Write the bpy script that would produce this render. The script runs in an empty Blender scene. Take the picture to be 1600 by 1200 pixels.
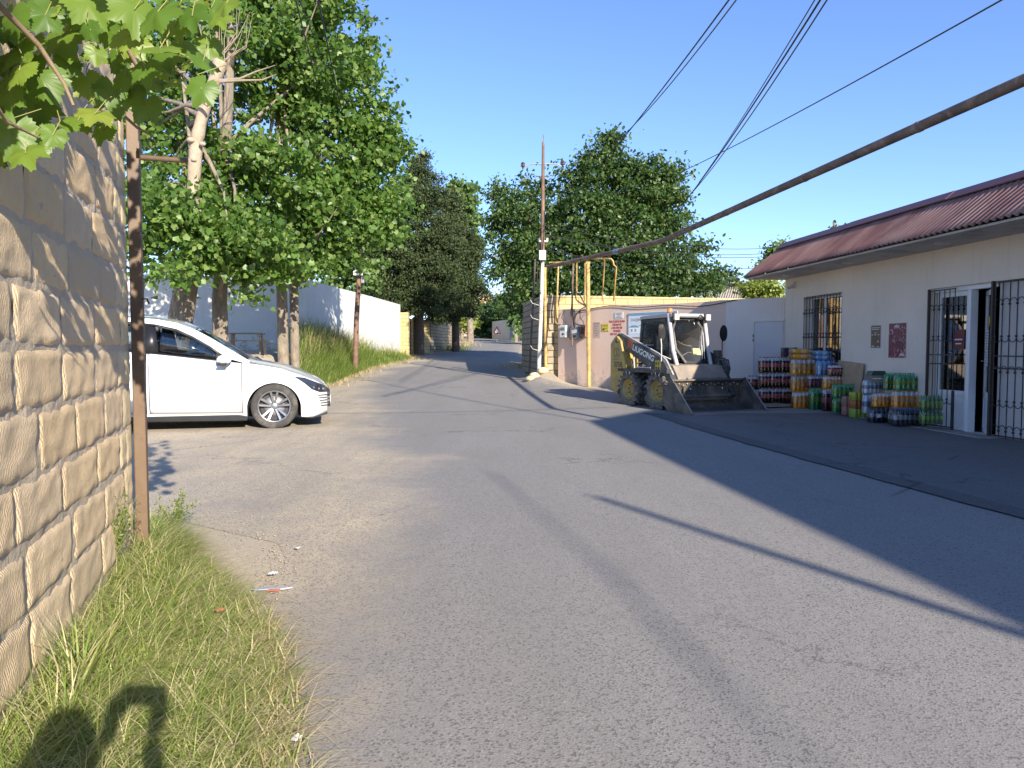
import bpy, bmesh, math, random
import numpy as np
from mathutils import Matrix, Vector, Euler
random.seed(7); RNG = np.random.default_rng(11)
SC = bpy.context.scene
COL = SC.collection
R = math.radians
PI = math.pi
# ------------------------------------------------------------------ viewpoint and placing
EYE = 1.25; F = 1130.0; PITCH = math.atan(55/F)
def ray(px, py):
    a = (px-800)/F; b = (600-py)/F
    return Vector((a, math.cos(PITCH)+b*math.sin(PITCH), -math.sin(PITCH)+b*math.cos(PITCH)))
def at(px, py, Y):
    d = ray(px, py); k = Y/d.y
    return Vector((d.x*k, Y, EYE+d.z*k))
def gz(y): return .036*2*float(np.log1p(np.exp(min(40.0, (y-15)/2))))
def interp(v, pts):
    return float(np.interp(v, [p[0] for p in pts], [p[1] for p in pts]))
def sstep(a, b, v):
    t = min(1, max(0, (v-a)/(b-a))); return t*t*(3-2*t)
FOOT = [(13.2,-16),(14.6,-9.5),(16.6,-6.9),(19.0,-5.5),(21,-5.35),(28.6,-5.65),(35,-5.05),(41.5,-5.9),(46,-4.5),(60,-4.5),(400,-14)]
BANK = [(13,.7),(17,1.0),(24,.92),(30,.5),(36,.18),(42,.05),(50,0)]
def H(x, y):
    z = gz(y)
    s = interp(y, FOOT)-x
    if s > 0 and y > 13: z += interp(y, BANK)*sstep(0, 1.3, s)*sstep(13, 15.5, y)
    z += .5*math.exp(-((x-1.0)**2/.16+(y-22.2)**2/2.6))
    return z
def G(px, py):
    d = ray(px, py); t = 2.0
    for _ in range(400):
        p = Vector((0,0,EYE))+d*t
        h = p.z-gz(p.y)
        if h < .0005 or t > 400: break
        t += max(.002, h*.9)
    return p
# ------------------------------------------------------------------ materials
MATS = {}
def nodes_of(name):
    m = bpy.data.materials.new(name); m.use_nodes = True
    nt = m.node_tree; nt.nodes.clear()
    out = nt.nodes.new('ShaderNodeOutputMaterial')
    return m, nt, out
def N(nt, typ, **kw):
    n = nt.nodes.new(typ)
    for k, v in kw.items():
        if k.startswith('i_'):
            n.inputs[k[2:].replace('_', ' ')].default_value = v
        else: setattr(n, k, v)
    return n
def L(nt, a, b): nt.links.new(a, b)
def rgba(c): return (c[0], c[1], c[2], 1)
def ramp(nt, fac, stops):
    r = nt.nodes.new('ShaderNodeValToRGB'); e = r.color_ramp.elements
    while len(e) > 1: e.remove(e[-1])
    e[0].position = stops[0][0]; e[0].color = rgba(stops[0][1])
    for p, c in stops[1:]:
        k = e.new(p); k.color = rgba(c)
    if fac is not None: L(nt, fac, r.inputs['Fac'])
    return r
def mix(nt, fac, a, b, bt='MIX'):
    m = nt.nodes.new('ShaderNodeMix'); m.data_type = 'RGBA'; m.blend_type = bt
    for sock, v in ((m.inputs['Factor'], fac), (m.inputs['A'], a), (m.inputs['B'], b)):
        pass
    s = {k.identifier: k for k in m.inputs}
    for idn, v in (('Factor_Float', fac), ('A_Color', a), ('B_Color', b)):
        if isinstance(v, (int, float)): s[idn].default_value = v
        elif isinstance(v, (tuple, list)): s[idn].default_value = rgba(v)
        else: L(nt, v, s[idn])
    o = {k.identifier: k for k in m.outputs}
    return o['Result_Color']
def noise(nt, co, scale, detail=4, rough=.55, dist=0):
    n = N(nt, 'ShaderNodeTexNoise'); n.inputs['Scale'].default_value = scale
    n.inputs['Detail'].default_value = detail; n.inputs['Roughness'].default_value = rough
    n.inputs['Distortion'].default_value = dist
    if co is not None: L(nt, co, n.inputs['Vector'])
    return n.outputs['Fac']
def math_(nt, op, a, b=None, clamp=False):
    m = nt.nodes.new('ShaderNodeMath'); m.operation = op; m.use_clamp = clamp
    for i, v in enumerate((a, b)):
        if v is None: continue
        if isinstance(v, (int, float)): m.inputs[i].default_value = v
        else: L(nt, v, m.inputs[i])
    return m.outputs[0]
def coords(nt, kind='Object', scale=None):
    t = nt.nodes.new('ShaderNodeTexCoord'); o = t.outputs[kind]
    if scale:
        mp = nt.nodes.new('ShaderNodeMapping'); mp.inputs['Scale'].default_value = scale
        L(nt, o, mp.inputs['Vector']); o = mp.outputs['Vector']
    return o
def worldpos(nt):
    return nt.nodes.new('ShaderNodeNewGeometry').outputs['Position']
def bump(nt, h, strength=.3, dist=.01):
    b = nt.nodes.new('ShaderNodeBump'); b.inputs['Strength'].default_value = strength
    b.inputs['Distance'].default_value = dist
    L(nt, h, b.inputs['Height']); return b.outputs['Normal']
def M(name, c, rough=.7, c2=None, scale=6, var=.25, metal=0, bmp=0, bscale=60, bdist=.004, world=False,
      stain=None, sscale=2.5, samt=.5, spec=.5, coat=0, stretch=None):
    """general weathered surface: base colour broken up by two noises, optional stain colour, optional fine relief"""
    if name in MATS: return MATS[name]
    m, nt, out = nodes_of(name)
    p = N(nt, 'ShaderNodeBsdfPrincipled')
    co = worldpos(nt) if world else coords(nt)
    if stretch:
        mp = nt.nodes.new('ShaderNodeMapping'); mp.inputs['Scale'].default_value = stretch
        L(nt, co, mp.inputs['Vector']); co = mp.outputs['Vector']
    c2 = c2 or tuple(x*(1-var) for x in c)
    n1 = noise(nt, co, scale, 6, .6)
    f = ramp(nt, n1, [(.3, (0,0,0)), (.7, (1,1,1))])
    col = mix(nt, f.outputs['Color'], c, c2)
    if stain:
        n2 = noise(nt, co, sscale, 8, .68, .4)
        f2 = ramp(nt, n2, [(.62-samt*.35, (0,0,0)), (.74-samt*.2, (1,1,1))])
        col = mix(nt, f2.outputs['Color'], col, stain)
    L(nt, col, p.inputs['Base Color'])
    p.inputs['Metallic'].default_value = metal
    p.inputs['Specular IOR Level'].default_value = spec
    p.inputs['Coat Weight'].default_value = coat
    rr = math_(nt, 'MULTIPLY_ADD', n1, .25); rr.node.inputs[2].default_value = rough-.12
    L(nt, rr, p.inputs['Roughness'])
    if bmp:
        L(nt, bump(nt, noise(nt, co, bscale, 5, .6), bmp, bdist), p.inputs['Normal'])
    L(nt, p.outputs[0], out.inputs['Surface'])
    MATS[name] = m; return m
def glass_mat(name, tint=(.8,.85,.85), alpha=.25, rough=.02):
    if name in MATS: return MATS[name]
    m, nt, out = nodes_of(name)
    g = N(nt, 'ShaderNodeBsdfGlossy'); g.inputs['Roughness'].default_value = rough
    t = N(nt, 'ShaderNodeBsdfTransparent'); t.inputs['Color'].default_value = rgba(tint)
    fr = N(nt, 'ShaderNodeFresnel'); fr.inputs['IOR'].default_value = 1.5
    f = math_(nt, 'ADD', fr.outputs[0], alpha, True)
    mx = N(nt, 'ShaderNodeMixShader'); L(nt, f, mx.inputs[0]); L(nt, t.outputs[0], mx.inputs[1]); L(nt, g.outputs[0], mx.inputs[2])
    L(nt, mx.outputs[0], out.inputs['Surface'])
    MATS[name] = m; return m
def leaf_mat(name, stops, rough=.45, trans=.35, tcol=None, spec=.4):
    """leaf: colour picked per leaf, part of the light passes through"""
    if name in MATS: return MATS[name]
    m, nt, out = nodes_of(name)
    g = nt.nodes.new('ShaderNodeNewGeometry')
    r = ramp(nt, g.outputs['Random Per Island'], stops)
    p = N(nt, 'ShaderNodeBsdfPrincipled'); p.inputs['Roughness'].default_value = rough
    p.inputs['Specular IOR Level'].default_value = spec
    L(nt, r.outputs['Color'], p.inputs['Base Color'])
    t = N(nt, 'ShaderNodeBsdfTranslucent')
    tc = mix(nt, .75, r.outputs['Color'], tcol or (.28,.42,.04))
    L(nt, tc, t.inputs['Color'])
    mx = N(nt, 'ShaderNodeMixShader'); mx.inputs[0].default_value = trans
    L(nt, p.outputs[0], mx.inputs[1]); L(nt, t.outputs[0], mx.inputs[2])
    L(nt, mx.outputs[0], out.inputs['Surface'])
    MATS[name] = m; return m
# ------------------------------------------------------------------ objects
def tag(o, label=None, cat=None, group=None, kind=None):
    if label: o['label'] = label
    if cat: o['category'] = cat
    if group: o['group'] = group
    if kind: o['kind'] = kind
    return o
def empty(name, loc=(0,0,0), rz=0, label=None, cat=None, group=None):
    o = bpy.data.objects.new(name, None); COL.objects.link(o)
    o.location = loc; o.rotation_euler = (0,0,rz); o.empty_display_size = .2
    return tag(o, label, cat, group)
class MB:
    """collects shapes and links them as one mesh object"""
    def __init__(s): s.v = []; s.f = []; s.mi = []; s.sm = []; s.X = Matrix.Identity(4)
    def add(s, vs, fs, mi=0, smooth=False):
        k = len(s.v); X = s.X
        s.v += [tuple(X @ Vector(v)) for v in vs]
        for f in fs:
            s.f.append([k+i for i in f]); s.mi.append(mi); s.sm.append(smooth)
    def box(s, lo, hi, mi=0, rot=None, jit=0):
        c = Vector([(a+b)/2 for a, b in zip(lo, hi)]); h = [(b-a)/2 for a, b in zip(lo, hi)]
        vs = [Vector((x*h[0], y*h[1], z*h[2])) for z in (-1,1) for y in (-1,1) for x in (-1,1)]
        if rot is not None: vs = [rot @ v for v in vs]
        vs = [v+c for v in vs]
        if jit: vs = [v+Vector([random.uniform(-jit,jit) for _ in range(3)]) for v in vs]
        s.add(vs, [(0,2,3,1),(4,5,7,6),(0,1,5,4),(2,6,7,3),(0,4,6,2),(1,3,7,5)], mi)
    def prism(s, poly, axis, a, b, mi=0):
        """poly in the plane across 'axis', pushed from a to b (axis x: (y,z); y: (x,z); z: (x,y))"""
        n = len(poly)
        def P(p, t): return {'x': (t,p[0],p[1]), 'y': (p[0],t,p[1]), 'z': (p[0],p[1],t)}[axis]
        vs = [P(p, a) for p in poly]+[P(p, b) for p in poly]
        fs = [tuple(range(n)), tuple(range(2*n-1, n-1, -1))]+[(i, n+i, n+(i+1)%n, (i+1)%n) for i in range(n)]
        s.add(vs, fs, mi)
    def tube(s, pts, r, n=8, mi=0, cap=True, smooth=True):
        pts = [Vector(p) for p in pts]; rs = r if isinstance(r, (list, tuple)) else [r]*len(pts)
        vs = []; fs = []; up = None
        for i, p in enumerate(pts):
            t = (pts[min(i+1, len(pts)-1)]-pts[max(i-1, 0)])
            if t.length < 1e-9: t = Vector((0,0,1))
            t.normalize()
            if up is None:
                up = Vector((0,0,1)) if abs(t.z) < .9 else Vector((1,0,0))
            a = t.cross(up)
            if a.length < 1e-6: a = t.cross(Vector((0,1,0)))
            a.normalize(); b = t.cross(a).normalized(); up = -b if False else a.cross(t).normalized()
            for k in range(n):
                q = 2*PI*k/n; vs.append(p+(a*math.cos(q)+b*math.sin(q))*rs[i])
        for i in range(len(pts)-1):
            for k in range(n):
                fs.append((i*n+k, i*n+(k+1)%n, (i+1)*n+(k+1)%n, (i+1)*n+k))
        s.add(vs, fs, mi, smooth)
        if cap:
            e = (len(pts)-1)*n
            s.add([vs[k] for k in range(n)], [tuple(range(n-1,-1,-1))], mi)
            s.add([vs[e+k] for k in range(n)], [tuple(range(n))], mi)
    def lathe(s, prof, n=24, axis='z', c=(0,0,0), mi=0, smooth=True):
        """prof: list of (radius, height)"""
        vs = []; fs = []; c = Vector(c)
        for r, h in prof:
            for k in range(n):
                q = 2*PI*k/n; x, y = r*math.cos(q), r*math.sin(q)
                vs.append(c+Vector({'z': (x,y,h), 'y': (x,h,-y), 'x': (h,x,y)}[axis]))
        for i in range(len(prof)-1):
            for k in range(n):
                fs.append((i*n+k, i*n+(k+1)%n, (i+1)*n+(k+1)%n, (i+1)*n+k))
        s.add(vs, fs, mi, smooth)
    def grid(s, fn, nu, nv, mi=0, smooth=True, flip=False):
        vs = [fn(i/nu, j/nv) for j in range(nv+1) for i in range(nu+1)]
        fs = []
        for j in range(nv):
            for i in range(nu):
                a = j*(nu+1)+i; q = (a, a+1, a+nu+2, a+nu+1)
                fs.append(q[::-1] if flip else q)
        s.add(vs, fs, mi, smooth)
    def ball(s, c, r, mi=0, nu=12, nv=8):
        c = Vector(c); r = Vector(r) if not isinstance(r, (int,float)) else Vector((r,r,r))
        s.grid(lambda u, v: c+Vector((r.x*math.cos(2*PI*u)*math.sin(PI*v), r.y*math.sin(2*PI*u)*math.sin(PI*v), -r.z*math.cos(PI*v))), nu, nv, mi)
    def build(s, name, mats, parent=None, bevel=0, seg=2, weld=False, sub=0, solid=0):
        me = bpy.data.meshes.new(name); me.from_pydata(s.v, [], s.f)
        if not isinstance(mats, (list, tuple)): mats = [mats]
        for m in mats: me.materials.append(m)
        me.polygons.foreach_set('material_index', s.mi); me.polygons.foreach_set('use_smooth', s.sm)
        me.update()
        if weld:
            bm = bmesh.new(); bm.from_mesh(me); bmesh.ops.remove_doubles(bm, verts=bm.verts, dist=1e-4)
            bmesh.ops.recalc_face_normals(bm, faces=bm.faces); bm.to_mesh(me); bm.free()
        o = bpy.data.objects.new(name, me); COL.objects.link(o)
        if parent is not None: o.parent = parent
        if solid:
            q = o.modifiers.new('solid', 'SOLIDIFY'); q.thickness = solid; q.offset = 0
        if bevel:
            b = o.modifiers.new('bevel', 'BEVEL'); b.width = bevel; b.segments = seg; b.limit_method = 'ANGLE'; b.angle_limit = R(35)
        if sub:
            b = o.modifiers.new('sub', 'SUBSURF'); b.levels = sub; b.render_levels = sub
        return o
def np_mesh(name, V, Fq, mats, parent=None, smooth=False, mi=None):
    """V (n,3); Fq (m,k) faces of one size"""
    me = bpy.data.meshes.new(name); k = Fq.shape[1]
    me.vertices.add(len(V)); me.vertices.foreach_set('co', np.ascontiguousarray(V, dtype=np.float32).ravel())
    me.loops.add(Fq.size); me.loops.foreach_set('vertex_index', np.ascontiguousarray(Fq, dtype=np.int32).ravel())
    me.polygons.add(len(Fq)); me.polygons.foreach_set('loop_start', np.arange(0, Fq.size, k, dtype=np.int32))
    me.polygons.foreach_set('loop_total', np.full(len(Fq), k, dtype=np.int32))
    if smooth: me.polygons.foreach_set('use_smooth', np.ones(len(Fq), dtype=bool))
    for m in (mats if isinstance(mats, (list, tuple)) else [mats]): me.materials.append(m)
    if mi is not None: me.polygons.foreach_set('material_index', np.asarray(mi, dtype=np.int32))
    me.update(calc_edges=True); me.validate()
    o = bpy.data.objects.new(name, me); COL.objects.link(o)
    if parent is not None: o.parent = parent
    return o
def unit(a): return a/np.maximum(1e-9, np.linalg.norm(a, axis=-1, keepdims=True))
LEAF = {
 'heart': (np.array([(0,0,0),(.38,-.06,.05),(.56,.38,.10),(0,1,-.08),(-.56,.38,.10),(-.38,-.06,.05),(0,.45,0)]), [(0,1,2,6),(6,2,3,3),(6,3,3,4),(0,6,4,5)]),
 'oval': (np.array([(0,0,0),(.30,.3,.07),(.24,.7,.02),(0,1.05,-.15),(-.24,.7,.02),(-.30,.3,.07),(0,.5,0)]), [(0,1,2,6),(6,2,3,3),(6,3,3,4),(0,6,4,5)]),
 'spray': (np.array([(0,0,0),(.22,.35,.05),(0,1,0),(-.22,.35,.05)]), [(0,1,2,3)]),
}
def leaves(C, up, size, shape='heart', name='crown', mat=None, parent=None, droop=.0, flat=.5):
    """one mesh of leaves: C (n,3) points, up (n,3) rough facing of each leaf, size (n,)"""
    n = len(C); T, fs = LEAF[shape]
    Nn = unit(up*flat+RNG.normal(size=(n,3))*.75)
    A = RNG.normal(size=(n,3)); A[:,2] -= droop
    A = unit(A-Nn*np.sum(A*Nn, axis=1, keepdims=True)); B = np.cross(A, Nn)
    S = size[:,None]
    P = C[:,None,:]+S[:,:,None]*(B[:,None,:]*T[None,:,0,None]+A[:,None,:]*T[None,:,1,None]+Nn[:,None,:]*T[None,:,2,None])
    k = len(T); off = (np.arange(n)*k)[:,None]
    V = P.reshape(-1,3)
    if shape == 'spray':
        Fq = off+np.array(fs[0])[None,:]
        return np_mesh(name, V, Fq, mat, parent)
    tri = np.array([(0,1,6),(1,2,6),(2,3,6),(3,4,6),(4,5,6),(5,0,6)])
    Fq = (off[:,:,None]+tri[None,:,:]).reshape(-1,3)
    return np_mesh(name, V, Fq, mat, parent)
def crown_points(blobs, per=70, clump=.42, thick=.55, seed=0, z_min=None):
    """leaf points gathered into clumps spread through ellipsoids; blobs: (centre, radii, number of clumps)"""
    rg = np.random.default_rng(seed); P = []; U = []; CL = []
    for c, r, nc in blobs:
        c = np.array(c); r = np.array(r)
        d = unit(rg.normal(size=(nc,3))); rad = (rg.random(nc)**.45)*(1.0+.16*rg.normal(size=nc))
        cc = c+d*r*rad[:,None]
        for q, dd in zip(cc, d):
            m = int(per*rg.uniform(.5,1.4)); s = clump*rg.uniform(.6,1.35)
            pt = q+rg.normal(size=(m,3))*np.array([s,s,s*.62])*thick
            P.append(pt); U.append(unit(dd*.7+np.array([0,0,.8])+(pt-q)/s*.35)); CL.append(q)
    P = np.vstack(P); U = np.vstack(U)
    if z_min is not None:
        k = P[:,2] > z_min; P = P[k]; U = U[k]
    return P, U, CL
def limbs(mb, base_pts, base_r, clumps, k, seed=0, r0=.05):
    """branches from the trunk line to some of the leaf clumps"""
    rg = random.Random(seed); tr = [Vector(p) for p in base_pts]
    for q in rg.sample(list(range(len(clumps))), min(k, len(clumps))):
        e = Vector(clumps[q]); t = rg.uniform(.35, 1)
        i = min(int(t*(len(tr)-1)), len(tr)-2); f = t*(len(tr)-1)-i
        s = tr[i].lerp(tr[i+1], f)
        if s.z > e.z+.3: s = tr[max(0,i-1)]
        m = s.lerp(e, .5)+Vector((rg.uniform(-.2,.2), rg.uniform(-.2,.2), rg.uniform(.0,.4)))
        mb.tube([s, s.lerp(m,.5)+Vector((0,0,.08)), m, e], [r0*1.6, r0*1.2, r0*.8, r0*.2], 5)
def blades(name, P, length, mat, width=.006, lean=.5, parent=None, seg=3, seed=3, droop=.6, lean_dir=None):
    """grass: each blade a bent strip"""
    rg = np.random.default_rng(seed); n = len(P)
    ang = rg.random(n)*2*PI; dirv = np.stack([np.cos(ang), np.sin(ang), np.zeros(n)], 1)
    if lean_dir is not None: dirv = unit(dirv+np.array(lean_dir))
    side = np.stack([-dirv[:,1], dirv[:,0], np.zeros(n)], 1)
    ln = lean*rg.uniform(.2,1.5,n); dr = droop*rg.uniform(.3,1.4,n)
    w = width*rg.uniform(.6,1.5,n)
    rows = []
    for j in range(seg+1):
        t = j/seg
        hx = (ln*t+dr*t*t*.8)*length; hz = (t-.45*dr*t*t-.15*ln*t)*length
        c = P+dirv*hx[:,None]+np.stack([0*hz, 0*hz, np.maximum(hz,.004)], 1)
        ww = (w*(1-t*.92))[:,None]
        rows.append(c-side*ww); rows.append(c+side*ww)
    V = np.stack(rows, 1); k = 2*(seg+1); off = (np.arange(n)*k)[:,None]
    Q = np.array([(2*j, 2*j+1, 2*j+3, 2*j+2) for j in range(seg)])
    return np_mesh(name, V.reshape(-1,3), (off[:,:,None]+Q[None]).reshape(-1,4), mat, parent)
def text(s, size, mat, parent, loc, rot, name='lettering', ext=.001, align='LEFT', sx=1, bold=0):
    c = bpy.data.curves.new(name, 'FONT'); c.body = s; c.size = size; c.extrude = ext; c.align_x = align; c.offset = bold
    c.materials.append(mat); tmp = bpy.data.objects.new(name, c); me = bpy.data.meshes.new_from_object(tmp)
    bpy.data.objects.remove(tmp); o = bpy.data.objects.new(name, me); COL.objects.link(o)
    o.parent = parent; o.location = loc; o.rotation_euler = rot; o.scale = (sx,1,1); return o
def copy_tree(o, parent=None):
    c = o.copy(); COL.objects.link(c)
    if parent is not None: c.parent = parent
    for ch in list(o.children): copy_tree(ch, c)
    return c
from mathutils import noise as mnoise
# ------------------------------------------------------------------ camera, light, sky
cam = bpy.data.cameras.new('camera'); camo = bpy.data.objects.new('camera', cam); COL.objects.link(camo)
camo.location = (0,0,EYE); camo.rotation_euler = (PI/2-PITCH, 0, 0)
cam.sensor_width = 36; cam.lens = 36*F/1600; cam.clip_start = .02; cam.clip_end = 2000
SC.camera = camo
SUN_EL = R(23.3); SUN_AZ = R(27.2)          # the sun stands low behind the viewer, to the right
TOSUN = Vector((math.sin(SUN_AZ)*math.cos(SUN_EL), -math.cos(SUN_AZ)*math.cos(SUN_EL), math.sin(SUN_EL)))
sl = bpy.data.lights.new('sun', 'SUN'); so = bpy.data.objects.new('sun', sl); COL.objects.link(so)
sl.energy = 4.5; sl.angle = R(.53); sl.color = (1, .91, .77)
so.rotation_euler = TOSUN.to_track_quat('Z', 'Y').to_euler(); so.location = (20,-30,30)
w = bpy.data.worlds.new('World'); SC.world = w; w.use_nodes = True
nt = w.node_tree; bg = nt.nodes['Background']
sky = nt.nodes.new('ShaderNodeTexSky'); sky.sky_type = 'NISHITA'; sky.sun_disc = False
sky.sun_elevation = SUN_EL; sky.sun_rotation = math.atan2(TOSUN.x, TOSUN.y)
sky.air_density = 1.0; sky.dust_density = .0; sky.ozone_density = 6; sky.altitude = 0
tint = nt.nodes.new('ShaderNodeMix'); tint.data_type = 'RGBA'; tint.blend_type = 'MULTIPLY'; tint.inputs[0].default_value = 1; tint.inputs[7].default_value = (1.09,.97,1.05,1)
nt.links.new(sky.outputs[0], tint.inputs[6]); nt.links.new(tint.outputs[2], bg.inputs['Color']); bg.inputs['Strength'].default_value = .122
SC.view_settings.view_transform = 'Standard'; SC.view_settings.look = 'None'
SC.view_settings.exposure = 1.08; SC.view_settings.gamma = 1
# ------------------------------------------------------------------ ground materials
def ground_mat(name, base, dark, light, pebble=1.0, dust=None, attr=None, patch=None):
    m, nt, out = nodes_of(name); p = N(nt, 'ShaderNodeBsdfPrincipled'); co = worldpos(nt)
    n_big = noise(nt, co, .55, 5, .6, .3); n_mid = noise(nt, co, 7, 6, .7); n_fine = noise(nt, co, 85, 4, .75)
    col = mix(nt, ramp(nt, n_big, [(.35,(0,0,0)),(.68,(1,1,1))]).outputs['Color'], base, tuple(c*.86 for c in base))
    col = mix(nt, ramp(nt, n_mid, [(.42,(0,0,0)),(.75,(.6,.6,.6))]).outputs['Color'], col, tuple(c*.78 for c in base))
    v = N(nt, 'ShaderNodeTexVoronoi'); v.inputs['Scale'].default_value = 125; L(nt, co, v.inputs['Vector'])
    hs = nt.nodes.new('ShaderNodeSeparateColor'); L(nt, v.outputs['Color'], hs.inputs[0])
    col = mix(nt, ramp(nt, hs.outputs[0], [(.17,(.9,.9,.9)),(.23,(0,0,0))]).outputs['Color'], col, dark)
    col = mix(nt, ramp(nt, hs.outputs[1], [(.80,(0,0,0)),(.88,(.75,.75,.75))]).outputs['Color'], col, light)
    col = mix(nt, .36, col, ramp(nt, n_fine, [(.3, tuple(c*.62 for c in base)), (.7, tuple(min(1,c*1.32) for c in base))]).outputs['Color'])
    if dust:
        a = N(nt, 'ShaderNodeAttribute', attribute_name=attr)
        k = noise(nt, co, 1.6, 7, .72, .5)
        fac = math_(nt, 'ADD', a.outputs['Fac'], math_(nt, 'MULTIPLY_ADD', k, 1.5), False); fac.node.inputs[1].default_value = 0
        s = math_(nt, 'MULTIPLY_ADD', k, 1.7); s.node.inputs[2].default_value = -.85
        fac = math_(nt, 'ADD', a.outputs['Fac'], s, True)
        f2 = math_(nt, 'MULTIPLY', fac, ramp(nt, a.outputs['Fac'], [(0.0,(0,0,0)),(.12,(1,1,1))]).outputs['Color'])
        dcol = mix(nt, ramp(nt, n_fine, [(.35,(0,0,0)),(.7,(1,1,1))]).outputs['Color'], dust, tuple(c*.62 for c in dust))
        dcol = mix(nt, ramp(nt, hs.outputs[2], [(.10,(.85,.85,.85)),(.17,(0,0,0))]).outputs['Color'], dcol, dark)
        col = mix(nt, f2, col, dcol)
    if patch:
        kk = noise(nt, co, .9, 3, .5, .8)
        col = mix(nt, ramp(nt, kk, [(.60,(0,0,0)),(.66,(.55,.55,.55))]).outputs['Color'], col, patch)
    # hairline cracks, only here and there
    vc = N(nt, 'ShaderNodeTexVoronoi'); vc.feature = 'DISTANCE_TO_EDGE'; vc.inputs['Scale'].default_value = .42
    L(nt, mixv(nt, co, noise(nt, co, 1.3, 6, .7), 1.6), vc.inputs['Vector'])
    ck = math_(nt, 'MULTIPLY', ramp(nt, vc.outputs['Distance'], [(.004,(.75,.75,.75)),(.009,(0,0,0))]).outputs['Color'], ramp(nt, noise(nt, co, .35, 3), [(.5,(0,0,0)),(.58,(1,1,1))]).outputs['Color'])
    col = mix(nt, ck, col, tuple(c*.35 for c in base))
    # worn, polished wheel lanes and blotches
    mp2 = nt.nodes.new('ShaderNodeMapping'); mp2.inputs['Scale'].default_value = (.9,.16,1); mp2.inputs['Rotation'].default_value = (0,0,R(-8)); L(nt, co, mp2.inputs['Vector'])
    col = mix(nt, ramp(nt, noise(nt, mp2.outputs[0], 1.4, 5, .65), [(.4,(.0,.0,.0)),(.7,(.5,.5,.5))]).outputs['Color'], col, tuple(c*.72 for c in base))
    # scattered dark tar and oil spots
    v2 = N(nt, 'ShaderNodeTexVoronoi'); v2.inputs['Scale'].default_value = 1.7; v2.inputs['Randomness'].default_value = 1
    L(nt, mixv(nt, co, noise(nt, co, 9, 3)), v2.inputs['Vector'])
    col = mix(nt, ramp(nt, v2.outputs['Distance'], [(.022,(.7,.7,.7)),(.04,(0,0,0))]).outputs['Color'], col, tuple(c*.3 for c in base))
    L(nt, col, p.inputs['Base Color']); p.inputs['Roughness'].default_value = .88; p.inputs['Specular IOR Level'].default_value = .3
    hgt = math_(nt, 'ADD', math_(nt, 'MULTIPLY', v.outputs['Distance'], .9*pebble), n_fine)
    L(nt, bump(nt, hgt, .36, .003), p.inputs['Normal'])
    L(nt, p.outputs[0], out.inputs['Surface']); return m
def mixv(nt, co, f, k=.12):
    a = nt.nodes.new('ShaderNodeVectorMath'); a.operation = 'ADD'
    s = nt.nodes.new('ShaderNodeVectorMath'); s.operation = 'SCALE'; s.inputs['Scale'].default_value = k
    cb = nt.nodes.new('ShaderNodeCombineXYZ'); L(nt, f, cb.inputs[0]); L(nt, f, cb.inputs[1])
    L(nt, cb.outputs[0], s.inputs[0]); L(nt, co, a.inputs[0]); L(nt, s.outputs[0], a.inputs[1]); return a.outputs[0]
ASPH = (.29,.27,.246)
m_road = ground_mat('asphalt', ASPH, (.07,.066,.066), (.36,.34,.32), 1, dust=(.62,.51,.36), attr='dust')
m_fore = ground_mat('old_asphalt', (.165,.158,.155), (.06,.058,.058), (.26,.25,.24), .7, patch=(.12,.115,.11))
m_seam = ground_mat('asphalt_repair', (.125,.12,.117), (.05,.05,.05), (.22,.21,.2), 1.2)
m_dirt = ground_mat('dirt', (.50,.42,.305), (.17,.15,.13), (.6,.54,.45), 1.2)
# terrain sheet: fine near the place, reaching far out
def axis(lim, fine, far):
    a = list(np.arange(-fine, fine+.01, lim)); x = fine; st = lim
    while x < far: st *= 1.35; x += st; a += [x, -x]
    return sorted(a)
XS = axis(.5, 18, 900); YS = sorted([y for y in axis(.5, 30, 900) if y > -60] + list(np.arange(30.5, 60, .5)))
YS = [y for i, y in enumerate(YS) if i == 0 or y-YS[i-1] > .2]
V = np.array([(x, y, H(x, y)-(.002 if y < 13 else .03)) for y in YS for x in XS]); nx = len(XS)
Q = np.array([(j*nx+i, j*nx+i+1, (j+1)*nx+i+1, (j+1)*nx+i) for j in range(len(YS)-1) for i in range(nx-1)])
tag(np_mesh('ground', V, Q, m_dirt, smooth=True), kind='structure')
# road: strip between two edges, with a dust amount along its left side
def gp(px, py): p = G(px, py); return (p.x, p.y)
LEFT = [(-1.0,-14),(-1.0,0),(-1.12,1.6),(-1.16,2.3),(-1.22,3.0),(-1.36,4.0),(-1.50,4.6),(-2.6,5.3),(-4.6,6.2),(-7.0,7.4),(-8.0,9),(-8.2,11),(-7.6,13),(-6.6,14.6),(-5.4,16.5),(-5.1,19),(-5.0,21),(-5.3,26),(-5.3,29),(-4.75,35),(-5.3,41),(-3.9,46),(-4.0,55),(-4.8,70),(-6.6,85),(-9,110)]
RIGHT = [(9,-14),(8.8,0),(7.4,5),(6.8,9.6),(6.1,16.1),(5.3,17.4),(1.5,20.2),(.85,20.8),(.5,21.7),(.45,24),(.5,27),(.55,33),(.3,40),(.5,48),(.7,60),(0.9,70),(-2.2,78),(-4,95),(-6,110)]
def edge(E, y): return interp(y, [(q[1], q[0]) for q in E])
YR = list(np.arange(-14, 0, 1.0))+list(np.arange(0, 12, .2))+list(np.arange(12, 50, .5))+list(np.arange(50, 110, 1.5))
nu = 44; V = []; D = []
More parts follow.
